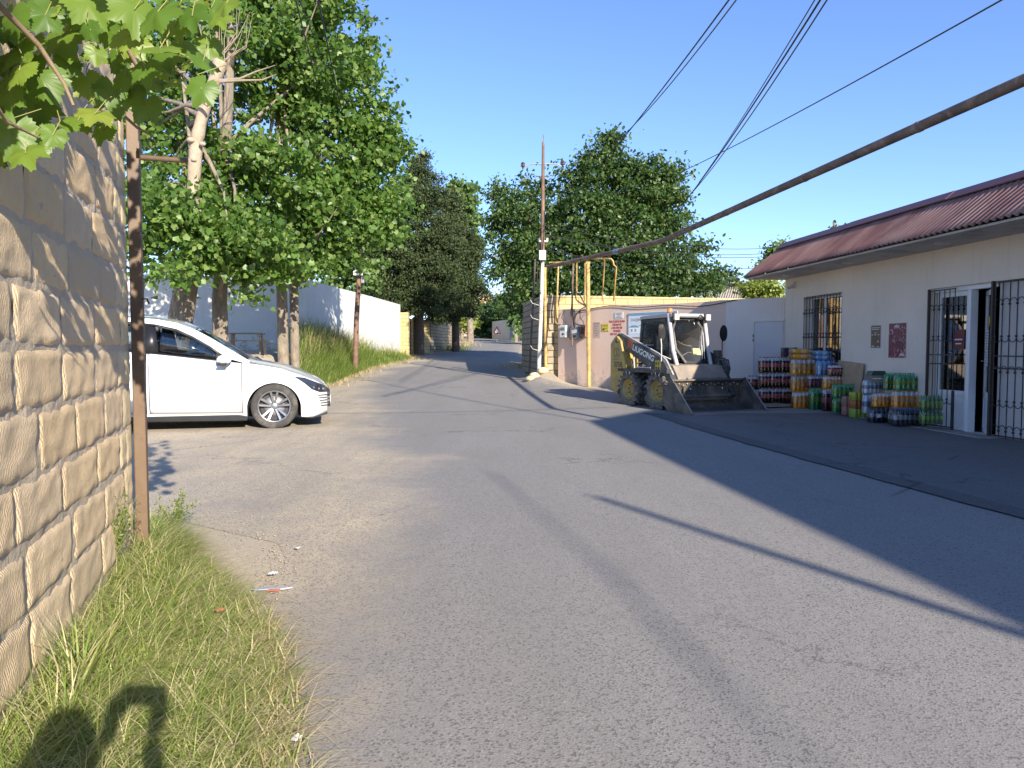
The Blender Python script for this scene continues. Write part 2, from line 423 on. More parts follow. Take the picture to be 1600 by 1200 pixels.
for y in YR:
    a, b = edge(LEFT, y), edge(RIGHT, y)
    a += .10*mnoise.noise((0, y*1.7, 3))+.05*mnoise.noise((0, y*6, 9))
    for i in range(nu+1):
        t = (i/nu)**1.6; x = a+(b-a)*t
        V.append((x, y, H(x, y)+(.002 if y < 12 else .006)))
        jn = 1.1*mnoise.noise((y*.45,2,1))+.35*mnoise.noise((y*1.9,5,1)) if y > 4.6 else 0
        lim = jn+interp(y, [(-14,-.9),(1,-1.02),(3.5,-1.25),(4.4,-1.15),(6,-1.4),(9,-1.9),(13,-2.7),(16,-3.6),(20,-4.5),(28,-5.0),(35,-4.6),(41,-5.1),(46,-3.8),(110,-7)])
        d = 1-sstep(lim-.2, lim+.9, x); 
        if y < 5: d = max(d*.8, 0)
        else: d = d*.95
        d = max(d, .34*sstep(1.2, 0, abs(x-a))*(y > 18))
        d = max(d, .5*sstep(.9, 0, abs(b-x))*(y > 17))
        D.append(d)
nn = nu+1
Q = np.array([(j*nn+i, j*nn+i+1, (j+1)*nn+i+1, (j+1)*nn+i) for j in range(len(YR)-1) for i in range(nu)])
road = tag(np_mesh('road', np.array(V), Q, m_road, smooth=True), kind='structure')
at_ = road.data.attributes.new('dust', 'FLOAT', 'POINT'); at_.data.foreach_set('value', np.array(D, dtype=np.float32))
# shop forecourt: older, darker asphalt, and the repaired trench along its edge
def strip(name, A, B, m, dz, n=60):
    V = []
    for j in range(n+1):
        t = j/n; y = A[0][1]+(A[-1][1]-A[0][1])*t
        for i in range(9):
            xa = edge(A, y)+.05*mnoise.noise((1, y*2.3, 2)); xb = edge(B, y)+.05*mnoise.noise((4, y*2.1, 7)); x = xa+(xb-xa)*i/8
            V.append((x, y, H(x, y)+dz))
    Q = np.array([(j*9+i, j*9+i+1, (j+1)*9+i+1, (j+1)*9+i) for j in range(n) for i in range(8)])
    if (A[-1][1] < A[0][1]): Q = Q[:, ::-1]
    return tag(np_mesh(name, np.array(V), Q, m, smooth=True), kind='structure')
SEAM = [(5.0,-6),(4.55,0),(3.98,4.3),(3.72,5.4),(3.3,8),(2.95,10.3),(2.62,12.9),(2.5,13.6)]
EDGE2 = [(9.2,-6),(8.2,0),(7.9,4.3),(7.7,5.4),(6.9,9.6),(6.5,12),(6.28,14),(6.2,15)]
strip('forecourt', SEAM, EDGE2, m_fore, .010)
strip('trench_patch', [(x-.02, y) for x, y in SEAM], [(x+.26, y) for x, y in SEAM], m_seam, .014)
# ------------------------------------------------------------------ near limestone wall
ND = Vector((-.309,.951,0)); NE = Vector((-2.31,4.36,0)); NLEN = 3.7; NS = NE-ND*NLEN
def block_mat(name, c, dark, groove=True, gscale=55):
    m, nt, out = nodes_of(name); p = N(nt, 'ShaderNodeBsdfPrincipled'); co = coords(nt)
    g = nt.nodes.new('ShaderNodeNewGeometry')
    r = ramp(nt, g.outputs['Random Per Island'], [(0, tuple(x*.82 for x in c)), (.4, c), (.7, (c[0]*.98,c[1]*.93,c[2]*.82)), (1, tuple(min(1,x*1.1) for x in c))])
    n1 = noise(nt, co, 9, 8, .7, .2); n2 = noise(nt, co, 60, 5, .7)
    col = mix(nt, ramp(nt, n1, [(.45,(0,0,0)),(.8,(.8,.8,.8))]).outputs['Color'], r.outputs['Color'], dark)
    col = mix(nt, ramp(nt, n2, [(.55,(0,0,0)),(.8,(.5,.5,.5))]).outputs['Color'], col, tuple(x*.7 for x in c))
    L(nt, col, p.inputs['Base Color']); p.inputs['Roughness'].default_value = .93; p.inputs['Specular IOR Level'].default_value = .15
    wv = N(nt, 'ShaderNodeTexWave'); wv.inputs['Scale'].default_value = 24; wv.inputs['Distortion'].default_value = 5; wv.inputs['Detail'].default_value = 3
    wv.inputs['Detail Scale'].default_value = 2.5
    mp = nt.nodes.new('ShaderNodeMapping'); mp.inputs['Rotation'].default_value = (0, .25, 0); L(nt, co, mp.inputs['Vector']); L(nt, mp.outputs[0], wv.inputs['Vector'])
    h = math_(nt, 'ADD', math_(nt, 'MULTIPLY', wv.outputs['Fac'], .55 if groove else 0), math_(nt, 'ADD', math_(nt, 'MULTIPLY', n2, 1.3), math_(nt, 'MULTIPLY', n1, .4)))
    L(nt, bump(nt, h, .5, .006), p.inputs['Normal'])
    L(nt, p.outputs[0], out.inputs['Surface']); return m
m_block = block_mat('limestone_block', (.78,.60,.385), (.62,.47,.30))
m_blocks = block_mat('sawn_limestone', (.78,.63,.39), (.66,.52,.33), False)
m_mortar = M('mortar', (.60,.49,.355), .95, (.50,.41,.30), 7, bmp=.7, bscale=45, bdist=.008)
nwall = empty('limestone_wall', NS, math.atan2(ND.y, ND.x), 'rough limestone block wall with thick grey mortar joints, close on the left under the vine', 'wall')
rg = random.Random(5)
mb = MB(); ms = MB()
def block(mb, x0, x1, z0, z1, amp, seed, nx=26, nz=11):
    def fn(u, v):
        e = min(u, 1-u)*(x1-x0); f = min(v, 1-v)*(z1-z0); q = min(e, f)
        ed = .006*mnoise.noise(((x0+u)*5, seed, v*4))
        x = x0+(x1-x0)*u+.012*mnoise.noise((v*3+seed, x0, 1))*(1 if q < .02 else .5)
        z = z0+(z1-z0)*v+.010*mnoise.noise((u*4+seed, z0, 5))
        y = -.009+.009*max(0, 1-q/.012)**2+amp*mnoise.noise((x*9, z*9, seed))+amp*.5*mnoise.noise((x*26, z*22, seed))+ed
        return Vector((x, y, z))
    mb.grid(fn, nx, nz)
z = -.15; row = 0
while z < 3.5:
    h = rg.uniform(.20,.225); x = NLEN-.004
    if row % 2 == 0: ends = [.23]
    else: ends = [.15,.17]
    for wd in ends:
        block(ms, x-wd, x, z, z+h, .0025, rg.random()*90, 8, 8); x -= wd+.012
    x -= .012
    off = rg.uniform(.3,.6); first = True
    while x > .0:
        wd = off if first else rg.uniform(.46,.60); first = False
        x0 = max(0, x-wd); dz = rg.uniform(-.008,.008)
        if x-x0 > .05: block(mb, x0, x, z+dz, z+h+dz, .0020, rg.random()*90)
        x = x0-rg.uniform(.014,.028)
    z += h+rg.uniform(.016,.028); row += 1
mb.build('rough_blocks', m_block, nwall); ms.build('sawn_blocks', m_blocks, nwall)
mo = MB(); mo.grid(lambda u, v: Vector((NLEN*u, -.002+.007*mnoise.noise((u*30, v*30, 2))-.004*mnoise.noise((u*90,v*90,7)), -.15+3.7*v)), 200, 190)
mo.box((0,.02,-.15), (NLEN-.01,.2,3.56)); mo.build('mortar', m_mortar, nwall)
# rusty gate post at the wall end
m_post = M('brown_paint', (.135,.085,.05), .5, (.17,.11,.065), 5, stain=(.09,.05,.032), samt=.35, bmp=.15)
pe = NE+Vector((.045,.03,0))
gp_ = empty('gate_post', (pe.x, pe.y, 0), math.atan2(ND.y, ND.x), 'tall brown painted square steel post standing at the end of the limestone wall', 'post')
mb = MB(); mb.box((-.034,-.034,-.1), (.034,.034,3.7)); mb.build('column', m_post, gp_, bevel=.006)
mb = MB(); mb.tube([(-.02,-.03,1.55),(-.04,-.06,1.55),(-.04,-.07,1.52)], .006, 6); mb.build('hook', m_post, gp_)
mb = MB(); mb.box((-.12,-.05,2.42), (-.03,-.032,2.46)); mb.build('latch', m_post, gp_)
mb = MB(); a = at(218,246,4.36); b = at(292,251,4.6)
mi = Matrix.Rotation(-math.atan2(ND.y, ND.x), 4, 'Z') @ Matrix.Translation(-Vector((pe.x,pe.y,0)))
mb.tube([mi@a, mi@b], .016, 8); mb.build('cross_bar', m_post, gp_)
# ------------------------------------------------------------------ grape vine
def vine_leaf():
    pts = []; n = 60
    lob = [(90,1.0,24),(36,.92,23),(144,.92,23),(-18,.80,24),(198,.80,24),(-58,.68,16),(238,.68,16)]
    for k in range(n):
        th = 360*k/n-90; r = .70
        for a, amp, wd in lob:
            d = (th-a+180) % 360-180; r = max(r, amp*math.exp(-(d/wd)**2*.55))
        d = (th+90+180) % 360-180
        r *= 1-.62*math.exp(-(d/11)**2)
        r *= 1+.055*(1 if k % 2 else -1)
        pts.append((r*math.cos(R(th)), r*math.sin(R(th))))
    return pts
VL = vine_leaf(); nv = len(VL)
def vine_foliage(specs):
    Vs = []; Fs = []; k = 0
    for c, nrm, upv, s, cup in specs:
        nrm = nrm.normalized(); a = (upv-nrm*upv.dot(nrm)).normalized(); b = a.cross(nrm)
        ph = rg.uniform(0, 6)
        def P(x, y):
            rr = x*x+y*y; wv = .07*math.sin(5*math.atan2(y, x)+ph)*rr
            zz = -cup*rr*.35+wv-.10*abs(x)*(.5-rr*.4)+.03*math.cos(9*x+ph)
            return c+(b*x+a*(y-.1)+nrm*zz)*s
        Vs.append(P(0,0)); ring = []
        for f in (.5, 1):
            for x, y in VL: Vs.append(P(x*f, y*f))
        for i in range(nv):
            j = (i+1) % nv
            Fs.append((k, k+1+i, k+1+j)); Fs.append((k+1+i, k+1+nv+i, k+1+nv+j)); Fs.append((k+1+i, k+1+nv+j, k+1+j))
        k += 1+2*nv
    return np.array([tuple(v) for v in Vs]), np.array(Fs)
def ywall(px):
    a = (px-800)/F; return .893/max(.05, -a-.325)
m_vleaf = leaf_mat('vine_leaf', [(0,(.06,.125,.018)),(.45,(.10,.18,.026)),(.8,(.16,.235,.035)),(1,(.25,.29,.05))], .42, .33, (.42,.55,.05))
def cloud_leaves():
    S = []
    # (px, py, half size in px) of the leaves one sees
    big = [(98,56,42),(32,78,36),(60,122,34),(168,52,20),(142,48,16),(125,28,18),(180,150,28),(148,178,26),(58,168,34),(12,145,30),(20,210,36),(40,240,28),(122,188,26),(225,165,26),(200,60,26),(250,75,30),(272,42,22),(245,20,34),(210,15,36),(330,12,26),(352,8,22),(300,25,26),(318,95,24),(315,140,22),(290,75,20),(258,115,16),(228,110,26),(10,40,30),(70,25,28),(140,10,34),(100,5,26),(165,5,28),(185,90,20),(138,132,22),(105,100,20),(5,180,30),(62,205,24),(82,212,20),(195,120,22),(280,10,30),(265,130,18),(30,110,28),(8,100,30),(185,35,22),(215,130,22),(240,130,20),(160,205,18),(345,30,18),(150,85,16)]
    for px, py, hs in big:
        Y = min(rg.uniform(2.05,2.5), ywall(px)-.10)
        c = at(px, py, Y); s = hs*1.32/F*Y*rg.uniform(1.0,1.15)
        nrm = Vector((.18+rg.uniform(-.6,.6), -.75+rg.uniform(-.35,.35), .35+rg.uniform(-.35,.55)))
        S.append((c, nrm, Vector((rg.uniform(-.6,.6), .1, -1)), s, rg.uniform(.1,.9)))
    for _ in range(120):      # darker leaves further in and above the frame
        px = rg.uniform(-140, 350); py = rg.uniform(-330, 20 if px > 100 else 60)
        Y = min(rg.uniform(2.1,2.9), ywall(px)-.1) if px > -60 else 1.7
        S.append((at(px, py, max(1.3,Y)), Vector((rg.uniform(-.6,.8), -.6+rg.uniform(-.5,.5), .5+rg.uniform(-.4,.5))), Vector((rg.uniform(-.7,.7),.2,-1)), rg.uniform(.055,.085), rg.uniform(.2,1)))
    for _ in range(26):
        px = rg.choice([rg.uniform(-40,70), rg.uniform(120,330)]); py = rg.uniform(0,110) if px > 100 else rg.uniform(20,240)
        Y = max(1.5, min(rg.uniform(2.3,2.75), ywall(px)-.05))
        S.append((at(px, py, Y), Vector((rg.uniform(-.6,.6), -.7, rg.uniform(.0,.7))), Vector((rg.uniform(-.7,.7),.2,-1)), rg.uniform(.04,.07), rg.uniform(.2,1)))
    return S
vine = empty('grape_vine', (-1.4,2.6,0), 0, 'grape vine with lobed bright green leaves hanging over the limestone wall', 'vine')
vloc = Vector((-1.4,2.6,0))
SP = cloud_leaves(); Vv, Ff = vine_foliage(SP); o = np_mesh('foliage', Vv-np.array(vloc), Ff, m_vleaf, vine, smooth=True)
m_vstem = M('vine_stem', (.30,.22,.14), .85, (.2,.14,.09), 30, bmp=.5, bscale=90)
m_tend = M('vine_shoot', (.22,.26,.07), .6, (.30,.24,.09), 20)
mb = MB()
def S_(*q): return [at(*p)-vloc for p in q]
mb.tube(S_((-60,-200,1.9),(20,-60,2.1),(110,-20,2.25),(170,25,2.3),(190,60,2.35),(215,105,2.4),(250,118,2.45),(290,112,2.5)), [.013,.012,.011,.010,.008,.007,.006,.004], 7)
mb.tube(S_((-60,-60,1.85),(0,10,2.0),(60,70,2.15),(100,130,2.2),(115,165,2.2)), [.010,.009,.008,.006,.004], 7)
mb.tube(S_((195,182,2.4),(215,200,2.42),(238,212,2.44),(230,225,2.44),(240,235,2.42)), [.005,.0045,.004,.003,.002], 6)
mb.tube(S_((150,-80,2.6),(240,-10,2.5),(330,0,2.45)), [.008,.006,.004], 6)
mb.tube(S_((-40,110,1.7),(10,190,1.85),(60,215,1.95)), [.007,.005,.003], 6); mb.build('stem', m_vstem, vine)
mb = MB(); mb.tube(S_((258,40,2.4),(262,75,2.4),(275,80,2.4),(300,92,2.42),(330,100,2.42)), [.004,.0035,.003,.0025,.0015], 5)
mb.tube(S_((250,65,2.4),(258,80,2.4),(280,83,2.4)), .0022, 5)
for c, nrm, up, s, cup in SP[:49]:
    mb.tube([c-vloc, c-vloc+Vector((rg.uniform(-.03,.03), .02, .05)), c-vloc+Vector((rg.uniform(-.07,.07), .05, .09))], .0016, 4, cap=False)
mb.build('leaves_stalks', m_tend, vine)['kind'] = 'stuff'
# ------------------------------------------------------------------ verge grass, weed, litter
m_grass = leaf_mat('verge_grass', [(0,(.17,.27,.05)),(.36,(.28,.38,.085)),(.58,(.45,.48,.17)),(.76,(.66,.59,.30)),(1,(.76,.68,.42))], .6, .42, (.4,.45,.1), .25)
VPOLY = [gp(216,800),gp(262,820),gp(318,880),gp(345,905),gp(405,955),gp(440,1010),gp(452,1080),gp(462,1140),gp(460,1230),gp(440,1400)]
def verge_edge(y):
    q = sorted([(b, a) for a, b in VPOLY]); return interp(y, q)
pts = []
rgn = np.random.default_rng(4)
while len(pts) < 24000:
    y = rgn.uniform(1.55, 4.95); xw = NS.x+(NE.x-NS.x)*((y-NS.y)/(NE.y-NS.y)) if y < NE.y else NE.x-.5*(y-NE.y)
    xe = verge_edge(y)
    if xe < xw+.05: continue
    x = rgn.uniform(xw+.0, xe+.05)
    d = (xe-x)/max(.1, xe-xw)
    if mnoise.noise((x*5, y*5, 1)) < -.28 and rgn.random() < .75: continue
    if d < .18 and rgn.random() > .25+d*4: continue
    pts.append((x, y, 0, d))
pts = np.array(pts)
ln = rgn.uniform(.05,.19, len(pts))*(.55+.75*np.clip(pts[:,3]*1.6,0,1))
vg = blades('verge_grass', pts[:,:3], ln, m_grass, .0028, .75, seg=3, seed=8, droop=.9, lean_dir=(.25,-.1,0)); tag(vg, 'long green and straw coloured grass along the foot of the limestone wall', 'grass', kind='stuff')
m_straw = leaf_mat('dry_straw', [(0,(.42,.33,.16)),(.5,(.56,.46,.25)),(1,(.66,.57,.36))], .7, .2, (.6,.5,.25), .2)
pts = []
while len(pts) < 4200:
    y = rgn.uniform(1.5,4.9); xe = verge_edge(y); xw = NS.x+(NE.x-NS.x)*min(1,(y-NS.y)/(NE.y-NS.y))
    x = xe-abs(rgn.normal(0,.22))
    if xe < xw+.05: continue
    if x < xw or rgn.random() < .25: x = rgn.uniform(xw, xe)
    pts.append((x+rgn.uniform(0,.06), y, .004))
tag(blades('dry_grass', np.array(pts), rgn.uniform(.04,.13,len(pts)), m_straw, .0019, 1.4, seg=3, seed=12, droop=1.2), 'flattened dry straw lying at the verge edge', 'straw', kind='stuff')
m_weed = leaf_mat('weed_leaf', [(0,(.07,.13,.025)),(.6,(.13,.20,.04)),(1,(.2,.26,.07))], .5, .3)
def weed(name, base, h, n, spread, label, seed, cat='weed', leaf=.022, mat=None):
    t = empty(name, base, 0, label, cat); r_ = random.Random(seed); mb = MB(); C = []
    for k in range(n):
        a = r_.uniform(0, 2*PI); s = r_.uniform(.2,1)*spread; hh = h*r_.uniform(.55,1)
        p = [Vector((0,0,0)), Vector((math.cos(a)*s*.4, math.sin(a)*s*.4, hh*.5)), Vector((math.cos(a)*s, math.sin(a)*s, hh))]
        mb.tube(p, [.003,.0022,.001], 4, cap=False)
        for j in range(int(hh/.009)):
            q = j/(hh/.009); b = p[0].lerp(p[1], q*2) if q < .5 else p[1].lerp(p[2], q*2-1)
            if q > .12: C.append(tuple(b+Vector((r_.gauss(0,.012), r_.gauss(0,.012), r_.gauss(0,.008)))))
    mb.build('stem', m_tend, t); C = np.array(C)
    leaves(C, np.tile([0,0,1.0], (len(C),1)), RNG.uniform(.6,1.3,len(C))*leaf, 'spray', 'foliage', mat or m_weed, t); return t
b = G(172,905); weed('wall_weed', (b.x-.02, b.y, 0), .50, 46, .19, 'bushy fine leaved weed growing against the limestone wall beside the post', 2)
b = G(232,850); weed('wall_weed', (b.x, b.y+.35, 0), .30, 26, .2, 'low green weed tuft just beyond the foot of the brown post', 3)
for q, (px, py, hh, sd) in enumerate([(128,1075,.36,4),(100,1150,.3,6)]):
    b = G(px, py); pp = np.array([(b.x+rgn.normal(0,.025), b.y+rgn.normal(0,.03), 0) for _ in range(46)])
    tag(blades('grass_tuft', pp, rgn.uniform(.6,1,46)*hh, m_grass, .0045, .35, seg=4, seed=sd, droop=.5), ['upright green grass tuft at the wall foot beside the photographer shadow', 'small grass tuft at the wall foot in the bottom left corner'][q], 'grass tuft')
m_plast = M('blue_plastic', (.30,.33,.42), .4, (.42,.42,.46), 20); m_redp = M('red_plastic', (.55,.12,.08), .5)
m_paper = M('litter_paper', (.72,.70,.67), .8, (.6,.58,.55), 20)
b = G(424,924); t = empty('plastic_scrap', (b.x,b.y,.012), R(4), 'flat blue grey plastic strip with a red end lying at the asphalt edge', 'litter')
mb = MB(); mb.prism([(-.105,-.012),(-.08,-.022),(.06,-.02),(.108,.004),(.1,.014),(-.07,.018)], 'z', 0, .008); mb.build('strip', m_plast, t, bevel=.003)
mb = MB(); mb.prism([(-.012,-.035),(.045,-.03),(.05,-.02),(-.005,-.022)], 'z', 0, .007); mb.build('red_tip', m_redp, t)
def paper(px, py, s, label, mat, sd, cat='litter', z=0):
    b = G(px, py); r_ = random.Random(sd); mb = MB()
    mb.grid(lambda u, v: Vector(((u-.5)*s*(1+.3*mnoise.noise((v*2,sd,0))), (v-.5)*s*.8, .01+s*.22*(mnoise.noise((u*2.5,v*2.5,sd))+.45))), 8, 8)
    o = mb.build('paper_scrap', mat); o.location = (b.x, b.y, H(b.x,b.y)+.012+z); o.rotation_euler = (0,0,r_.uniform(0,6)); tag(o, label, cat); return o
paper(427,903,.05,'crumpled white paper scrap beside the blue plastic strip', m_paper, 3)
paper(466,862,.035,'small pale paper scrap lying by itself on the dusty asphalt edge', m_paper, 5)
paper(462,1165,.035,'tiny white scrap in the straw at the bottom edge', m_paper, 8)
m_rust = M('rusty_leaf', (.42,.2,.09), .8)
paper(345,982,.05,'rust brown dry leaf lying on the grass', m_rust, 12, 'dry leaf', .06)
# pebbles along the broken asphalt edge: uncountable
mb = MB(); 
for _ in range(420):
    if rg.random() < .5: y = rg.uniform(2,5); x = edge(LEFT,y)+rg.gauss(0,.07)
    else: y = rg.uniform(4.6,9); x = rg.uniform(-6,-1.2)
    s = rg.uniform(.003,.009); mb.X = Matrix.Translation((x,y,H(x,y)+.008))@Euler((rg.random()*6,rg.random()*6,0)).to_matrix().to_4x4()
    mb.ball((0,0,0), (s,s*.8,s*.6), nu=6, nv=4)
mb.X = Matrix.Identity(4)
tag(mb.build('gravel', M('pebble', (.34,.30,.24), .9, (.22,.2,.17), 40, world=True)), 'loose pebbles along the broken asphalt edge', 'gravel', kind='stuff')
# ------------------------------------------------------------------ walls along the street
def wall_between(name, pts, tops, thick, mats, label, cat='wall', below=.5, mesh_name=None, seg=12):
    """masonry wall following ground points; tops: z at each point"""
    p0 = Vector(pts[0]); mb = MB(); V = []
    n = len(pts); line = []
    for i in range(n-1):
        a, b = Vector(pts[i]), Vector(pts[i+1])
        for k in range(seg+(1 if i == n-2 else 0)):
            t = k/seg; line.append((a.lerp(b, t), tops[i]+(tops[i+1]-tops[i])*t))
    nl = len(line)
    for side in (0, 1):
        for j, (p, top) in enumerate(line):
            q = line[min(j+1, nl-1)][0]-line[max(j-1,0)][0]; nrm = Vector((-q.y, q.x)).normalized()
            pp = p+nrm*(thick*side); base = min(H(pp.x,pp.y), H(p.x,p.y))-below
            V.append((pp.x-p0.x, pp.y-p0.y, base)); V.append((pp.x-p0.x, pp.y-p0.y, top))
    o = 2*nl; F_ = []
    for j in range(nl-1):
        F_ += [(2*j, 2*j+2, 2*j+3, 2*j+1), (o+2*j, o+2*j+1, o+2*j+3, o+2*j+2), (2*j+1, 2*j+3, o+2*j+3, o+2*j+1)]
    F_ += [(0,1,o+1,o), (2*nl-2, o+2*nl-2, o+2*nl-1, 2*nl-1)]
    mb.add(V, F_); ob = mb.build(name, mats, weld=True); ob.location = (p0.x,p0.y,0)
    return tag(ob, label, cat)
def plaster_mat(name, c, c2, low, lowz, amt=.5, top=None):
    """whitewash with streaks, and dirt and flaking over its foot"""
    m, nt, out = nodes_of(name); p = N(nt, 'ShaderNodeBsdfPrincipled'); co = worldpos(nt)
    n1 = noise(nt, co, .7, 6, .65); 
    mp = nt.nodes.new('ShaderNodeMapping'); mp.inputs['Scale'].default_value = (3,3,.35); L(nt, co, mp.inputs['Vector'])
    n2 = noise(nt, mp.outputs[0], 2.2, 6, .7); n3 = noise(nt, co, 5, 8, .72, .3)
    col = mix(nt, ramp(nt, n1, [(.35,(0,0,0)),(.7,(1,1,1))]).outputs['Color'], c, c2)
    col = mix(nt, ramp(nt, n2, [(.55,(0,0,0)),(.8,(.5,.5,.5))]).outputs['Color'], col, tuple(x*.75 for x in c2))
    sp = nt.nodes.new('ShaderNodeSeparateXYZ'); L(nt, co, sp.inputs[0])
    zz = math_(nt, 'MULTIPLY_ADD', sp.outputs[2], -1/max(.1, lowz[1]-lowz[0])); zz.node.inputs[2].default_value = lowz[1]/max(.1, lowz[1]-lowz[0])
    fac = math_(nt, 'ADD', zz, math_(nt, 'MULTIPLY_ADD', n3, 3.2)); 
    fac.node.inputs[1].links[0].from_node.inputs[2].default_value = -1.9
    f = ramp(nt, fac, [(.40,(0,0,0)),(.52,(amt,amt,amt)),(.9,(amt*1.2,)*3)])
    col = mix(nt, f.outputs['Color'], col, low)
    n4 = noise(nt, co, 22, 5, .7)
    col = mix(nt, ramp(nt, n4, [(.6,(0,0,0)),(.75,(.35,.35,.35))]).outputs['Color'], col, tuple(x*.6 for x in low))
    L(nt, col, p.inputs['Base Color']); p.inputs['Roughness'].default_value = .9; p.inputs['Specular IOR Level'].default_value = .2
    L(nt, bump(nt, math_(nt, 'ADD', n3, math_(nt, 'MULTIPLY', n4, .5)), .35, .012), p.inputs['Normal'])
    L(nt, p.outputs[0], out.inputs['Surface']); MATS[name] = m; return m
def brickwall_mat(name, c, dark, mort, bw=.40, bh=.20, flip=False, gap=.012):
    """courses of sawn limestone with open joints, laid by the wall's own length and height (UV in metres)"""
    m, nt, out = nodes_of(name); p = N(nt, 'ShaderNodeBsdfPrincipled'); co = worldpos(nt)
    uv = coords(nt, 'UV'); b = N(nt, 'ShaderNodeTexBrick'); L(nt, uv, b.inputs['Vector'])
    b.inputs['Scale'].default_value = 1; b.inputs['Brick Width'].default_value = bw; b.inputs['Row Height'].default_value = bh
    b.inputs['Mortar Size'].default_value = gap; b.inputs['Mortar Smooth'].default_value = .4; b.inputs['Bias'].default_value = 0
    b.inputs['Color1'].default_value = rgba(c); b.inputs['Color2'].default_value = rgba(tuple(x*.78 for x in c)); b.inputs['Mortar'].default_value = rgba(mort)
    n1 = noise(nt, co, 6, 8, .7); n2 = noise(nt, co, 45, 4, .7)
    col = mix(nt, ramp(nt, n1, [(.48,(0,0,0)),(.78,(.8,.8,.8))]).outputs['Color'], b.outputs['Color'], dark)
    L(nt, col, p.inputs['Base Color']); p.inputs['Roughness'].default_value = .92; p.inputs['Specular IOR Level'].default_value = .15
    h = math_(nt, 'ADD', math_(nt, 'MULTIPLY', b.outputs['Fac'], -1.5), math_(nt, 'ADD', n1, math_(nt, 'MULTIPLY', n2, .4)))
    L(nt, bump(nt, h, .6, .02), p.inputs['Normal']); L(nt, p.outputs[0], out.inputs['Surface']); return m
def uv_metres(o):
    me = o.data; uv = me.uv_layers.new(name='metres')
    for pl in me.polygons:
        n = pl.normal
        for li in pl.loop_indices:
            v = me.vertices[me.loops[li].vertex_index].co
            if abs(n.z) > .7: uv.data[li].uv = (v.x, v.y)
            else:
                t = Vector((-n.y, n.x)).normalized(); uv.data[li].uv = (v.x*t.x+v.y*t.y, v.z)
m_white = plaster_mat('whitewash', (.68,.67,.63), (.58,.585,.56), (.42,.37,.30), (1.0,2.2), .8)
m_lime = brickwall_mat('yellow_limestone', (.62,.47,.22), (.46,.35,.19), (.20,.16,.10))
m_lime_shade = brickwall_mat('shaded_limestone', (.42,.35,.24), (.28,.235,.17), (.12,.10,.075), gap=.02)  # the same limestone with shade put into its colour, for unlit faces
WB0 = at(479,545,25.0); WB1 = at(626,545,37.0)
# white wall: the part facing the viewer, then the part along the street
wall_between('white_wall', [(WB1.x,WB1.y),(WB0.x*.4+WB1.x*.6,WB0.y*.4+WB1.y*.6),(WB0.x,WB0.y),(-7.5,24.9),(-10.5,24.0),(-15.5,22.6)], [3.50,3.57,3.64,3.64,3.66,3.68], -.25, m_white, 'long whitewashed wall behind the trees and the tall grass on the left', below=.6)
def add_uv(o): uv_metres(o); return o
lw = wall_between('limestone_wall', [(-5.62,37.1),(-5.74,41.2),(-5.0,44.0)], [2.95,2.95,3.0], .25, m_lime, 'yellow limestone garden wall continuing from the end of the white wall'); add_uv(lw)
mb = MB(); mb.box((-5.74,36.95,.2), (-5.28,37.35,3.1)); o = mb.build('stone_pillar', m_lime); uv_metres(o); tag(o, 'yellow limestone pillar at the far end of the white wall', 'pillar')
mb = MB(); mb.box((-5.55,40.6,.5), (-5.1,41.05,3.0)); o = mb.build('stone_pillar', m_lime); uv_metres(o); tag(o, 'yellow limestone pillar where the wall turns in front of the dark conifer', 'pillar')
lw2 = wall_between('limestone_wall', [(-4.95,44.1),(-4.25,50),(-5.1,66)], [3.05,3.2,3.7], .25, m_lime_shade, 'limestone wall coloured for the shade under the dark conifer'); add_uv(lw2)
m_cream = plaster_mat('cream_plaster', (.66,.60,.47), (.58,.52,.41), (.42,.37,.30), (1.5,3.0), .4)
wp = wall_between('garden_wall', [(-5.5,67),(-6.5,80)], [4.2,4.7], .25, m_cream, 'low pale yellow garden wall in the sun left of the far road'); 
m_pink = plaster_mat('pink_plaster', (.62,.42,.36), (.55,.37,.32), (.44,.36,.3), (2,3.5), .4)
wall_between('pink_wall', [(-8.4,96),(-4.8,95)], [5.35,5.2], .25, m_pink, 'small pink plastered wall closing the far end of the road on the left')
# cream wall with blue gate, far right of the road
c0 = at(769,531,80); c1 = at(822,531,70)
cw = empty('courtyard_wall', (c0.x,c0.y,0), 0, 'cream courtyard wall with a blue sheet metal gate far down the road', 'wall')
m_blue = M('blue_paint', (.28,.36,.46), .5, (.22,.29,.38), 6)
d_ = Vector((c1.x-c0.x, c1.y-c0.y, 0)); ln_ = d_.length; ang = math.atan2(d_.y, d_.x); cw.rotation_euler = (0,0,ang)
zb = H(c0.x,c0.y)-.6
mb = MB(); mb.box((0,0,zb), (ln_*.55,.25,4.25)); mb.box((ln_*.72,0,zb), (ln_*.93,.25,4.5)); mb.box((0,.25,zb),(.3,6,4.25)); mb.build('wall_panel', m_cream, cw)
mb = MB(); mb.box((ln_*.55,.03,zb), (ln_*.72,.2,4.35)); [mb.box((ln_*(.56+.03*k),.0,zb+.6), (ln_*(.56+.03*k)+.04,.03,4.25)) for k in range(5)]; mb.build('gate', m_blue, cw)
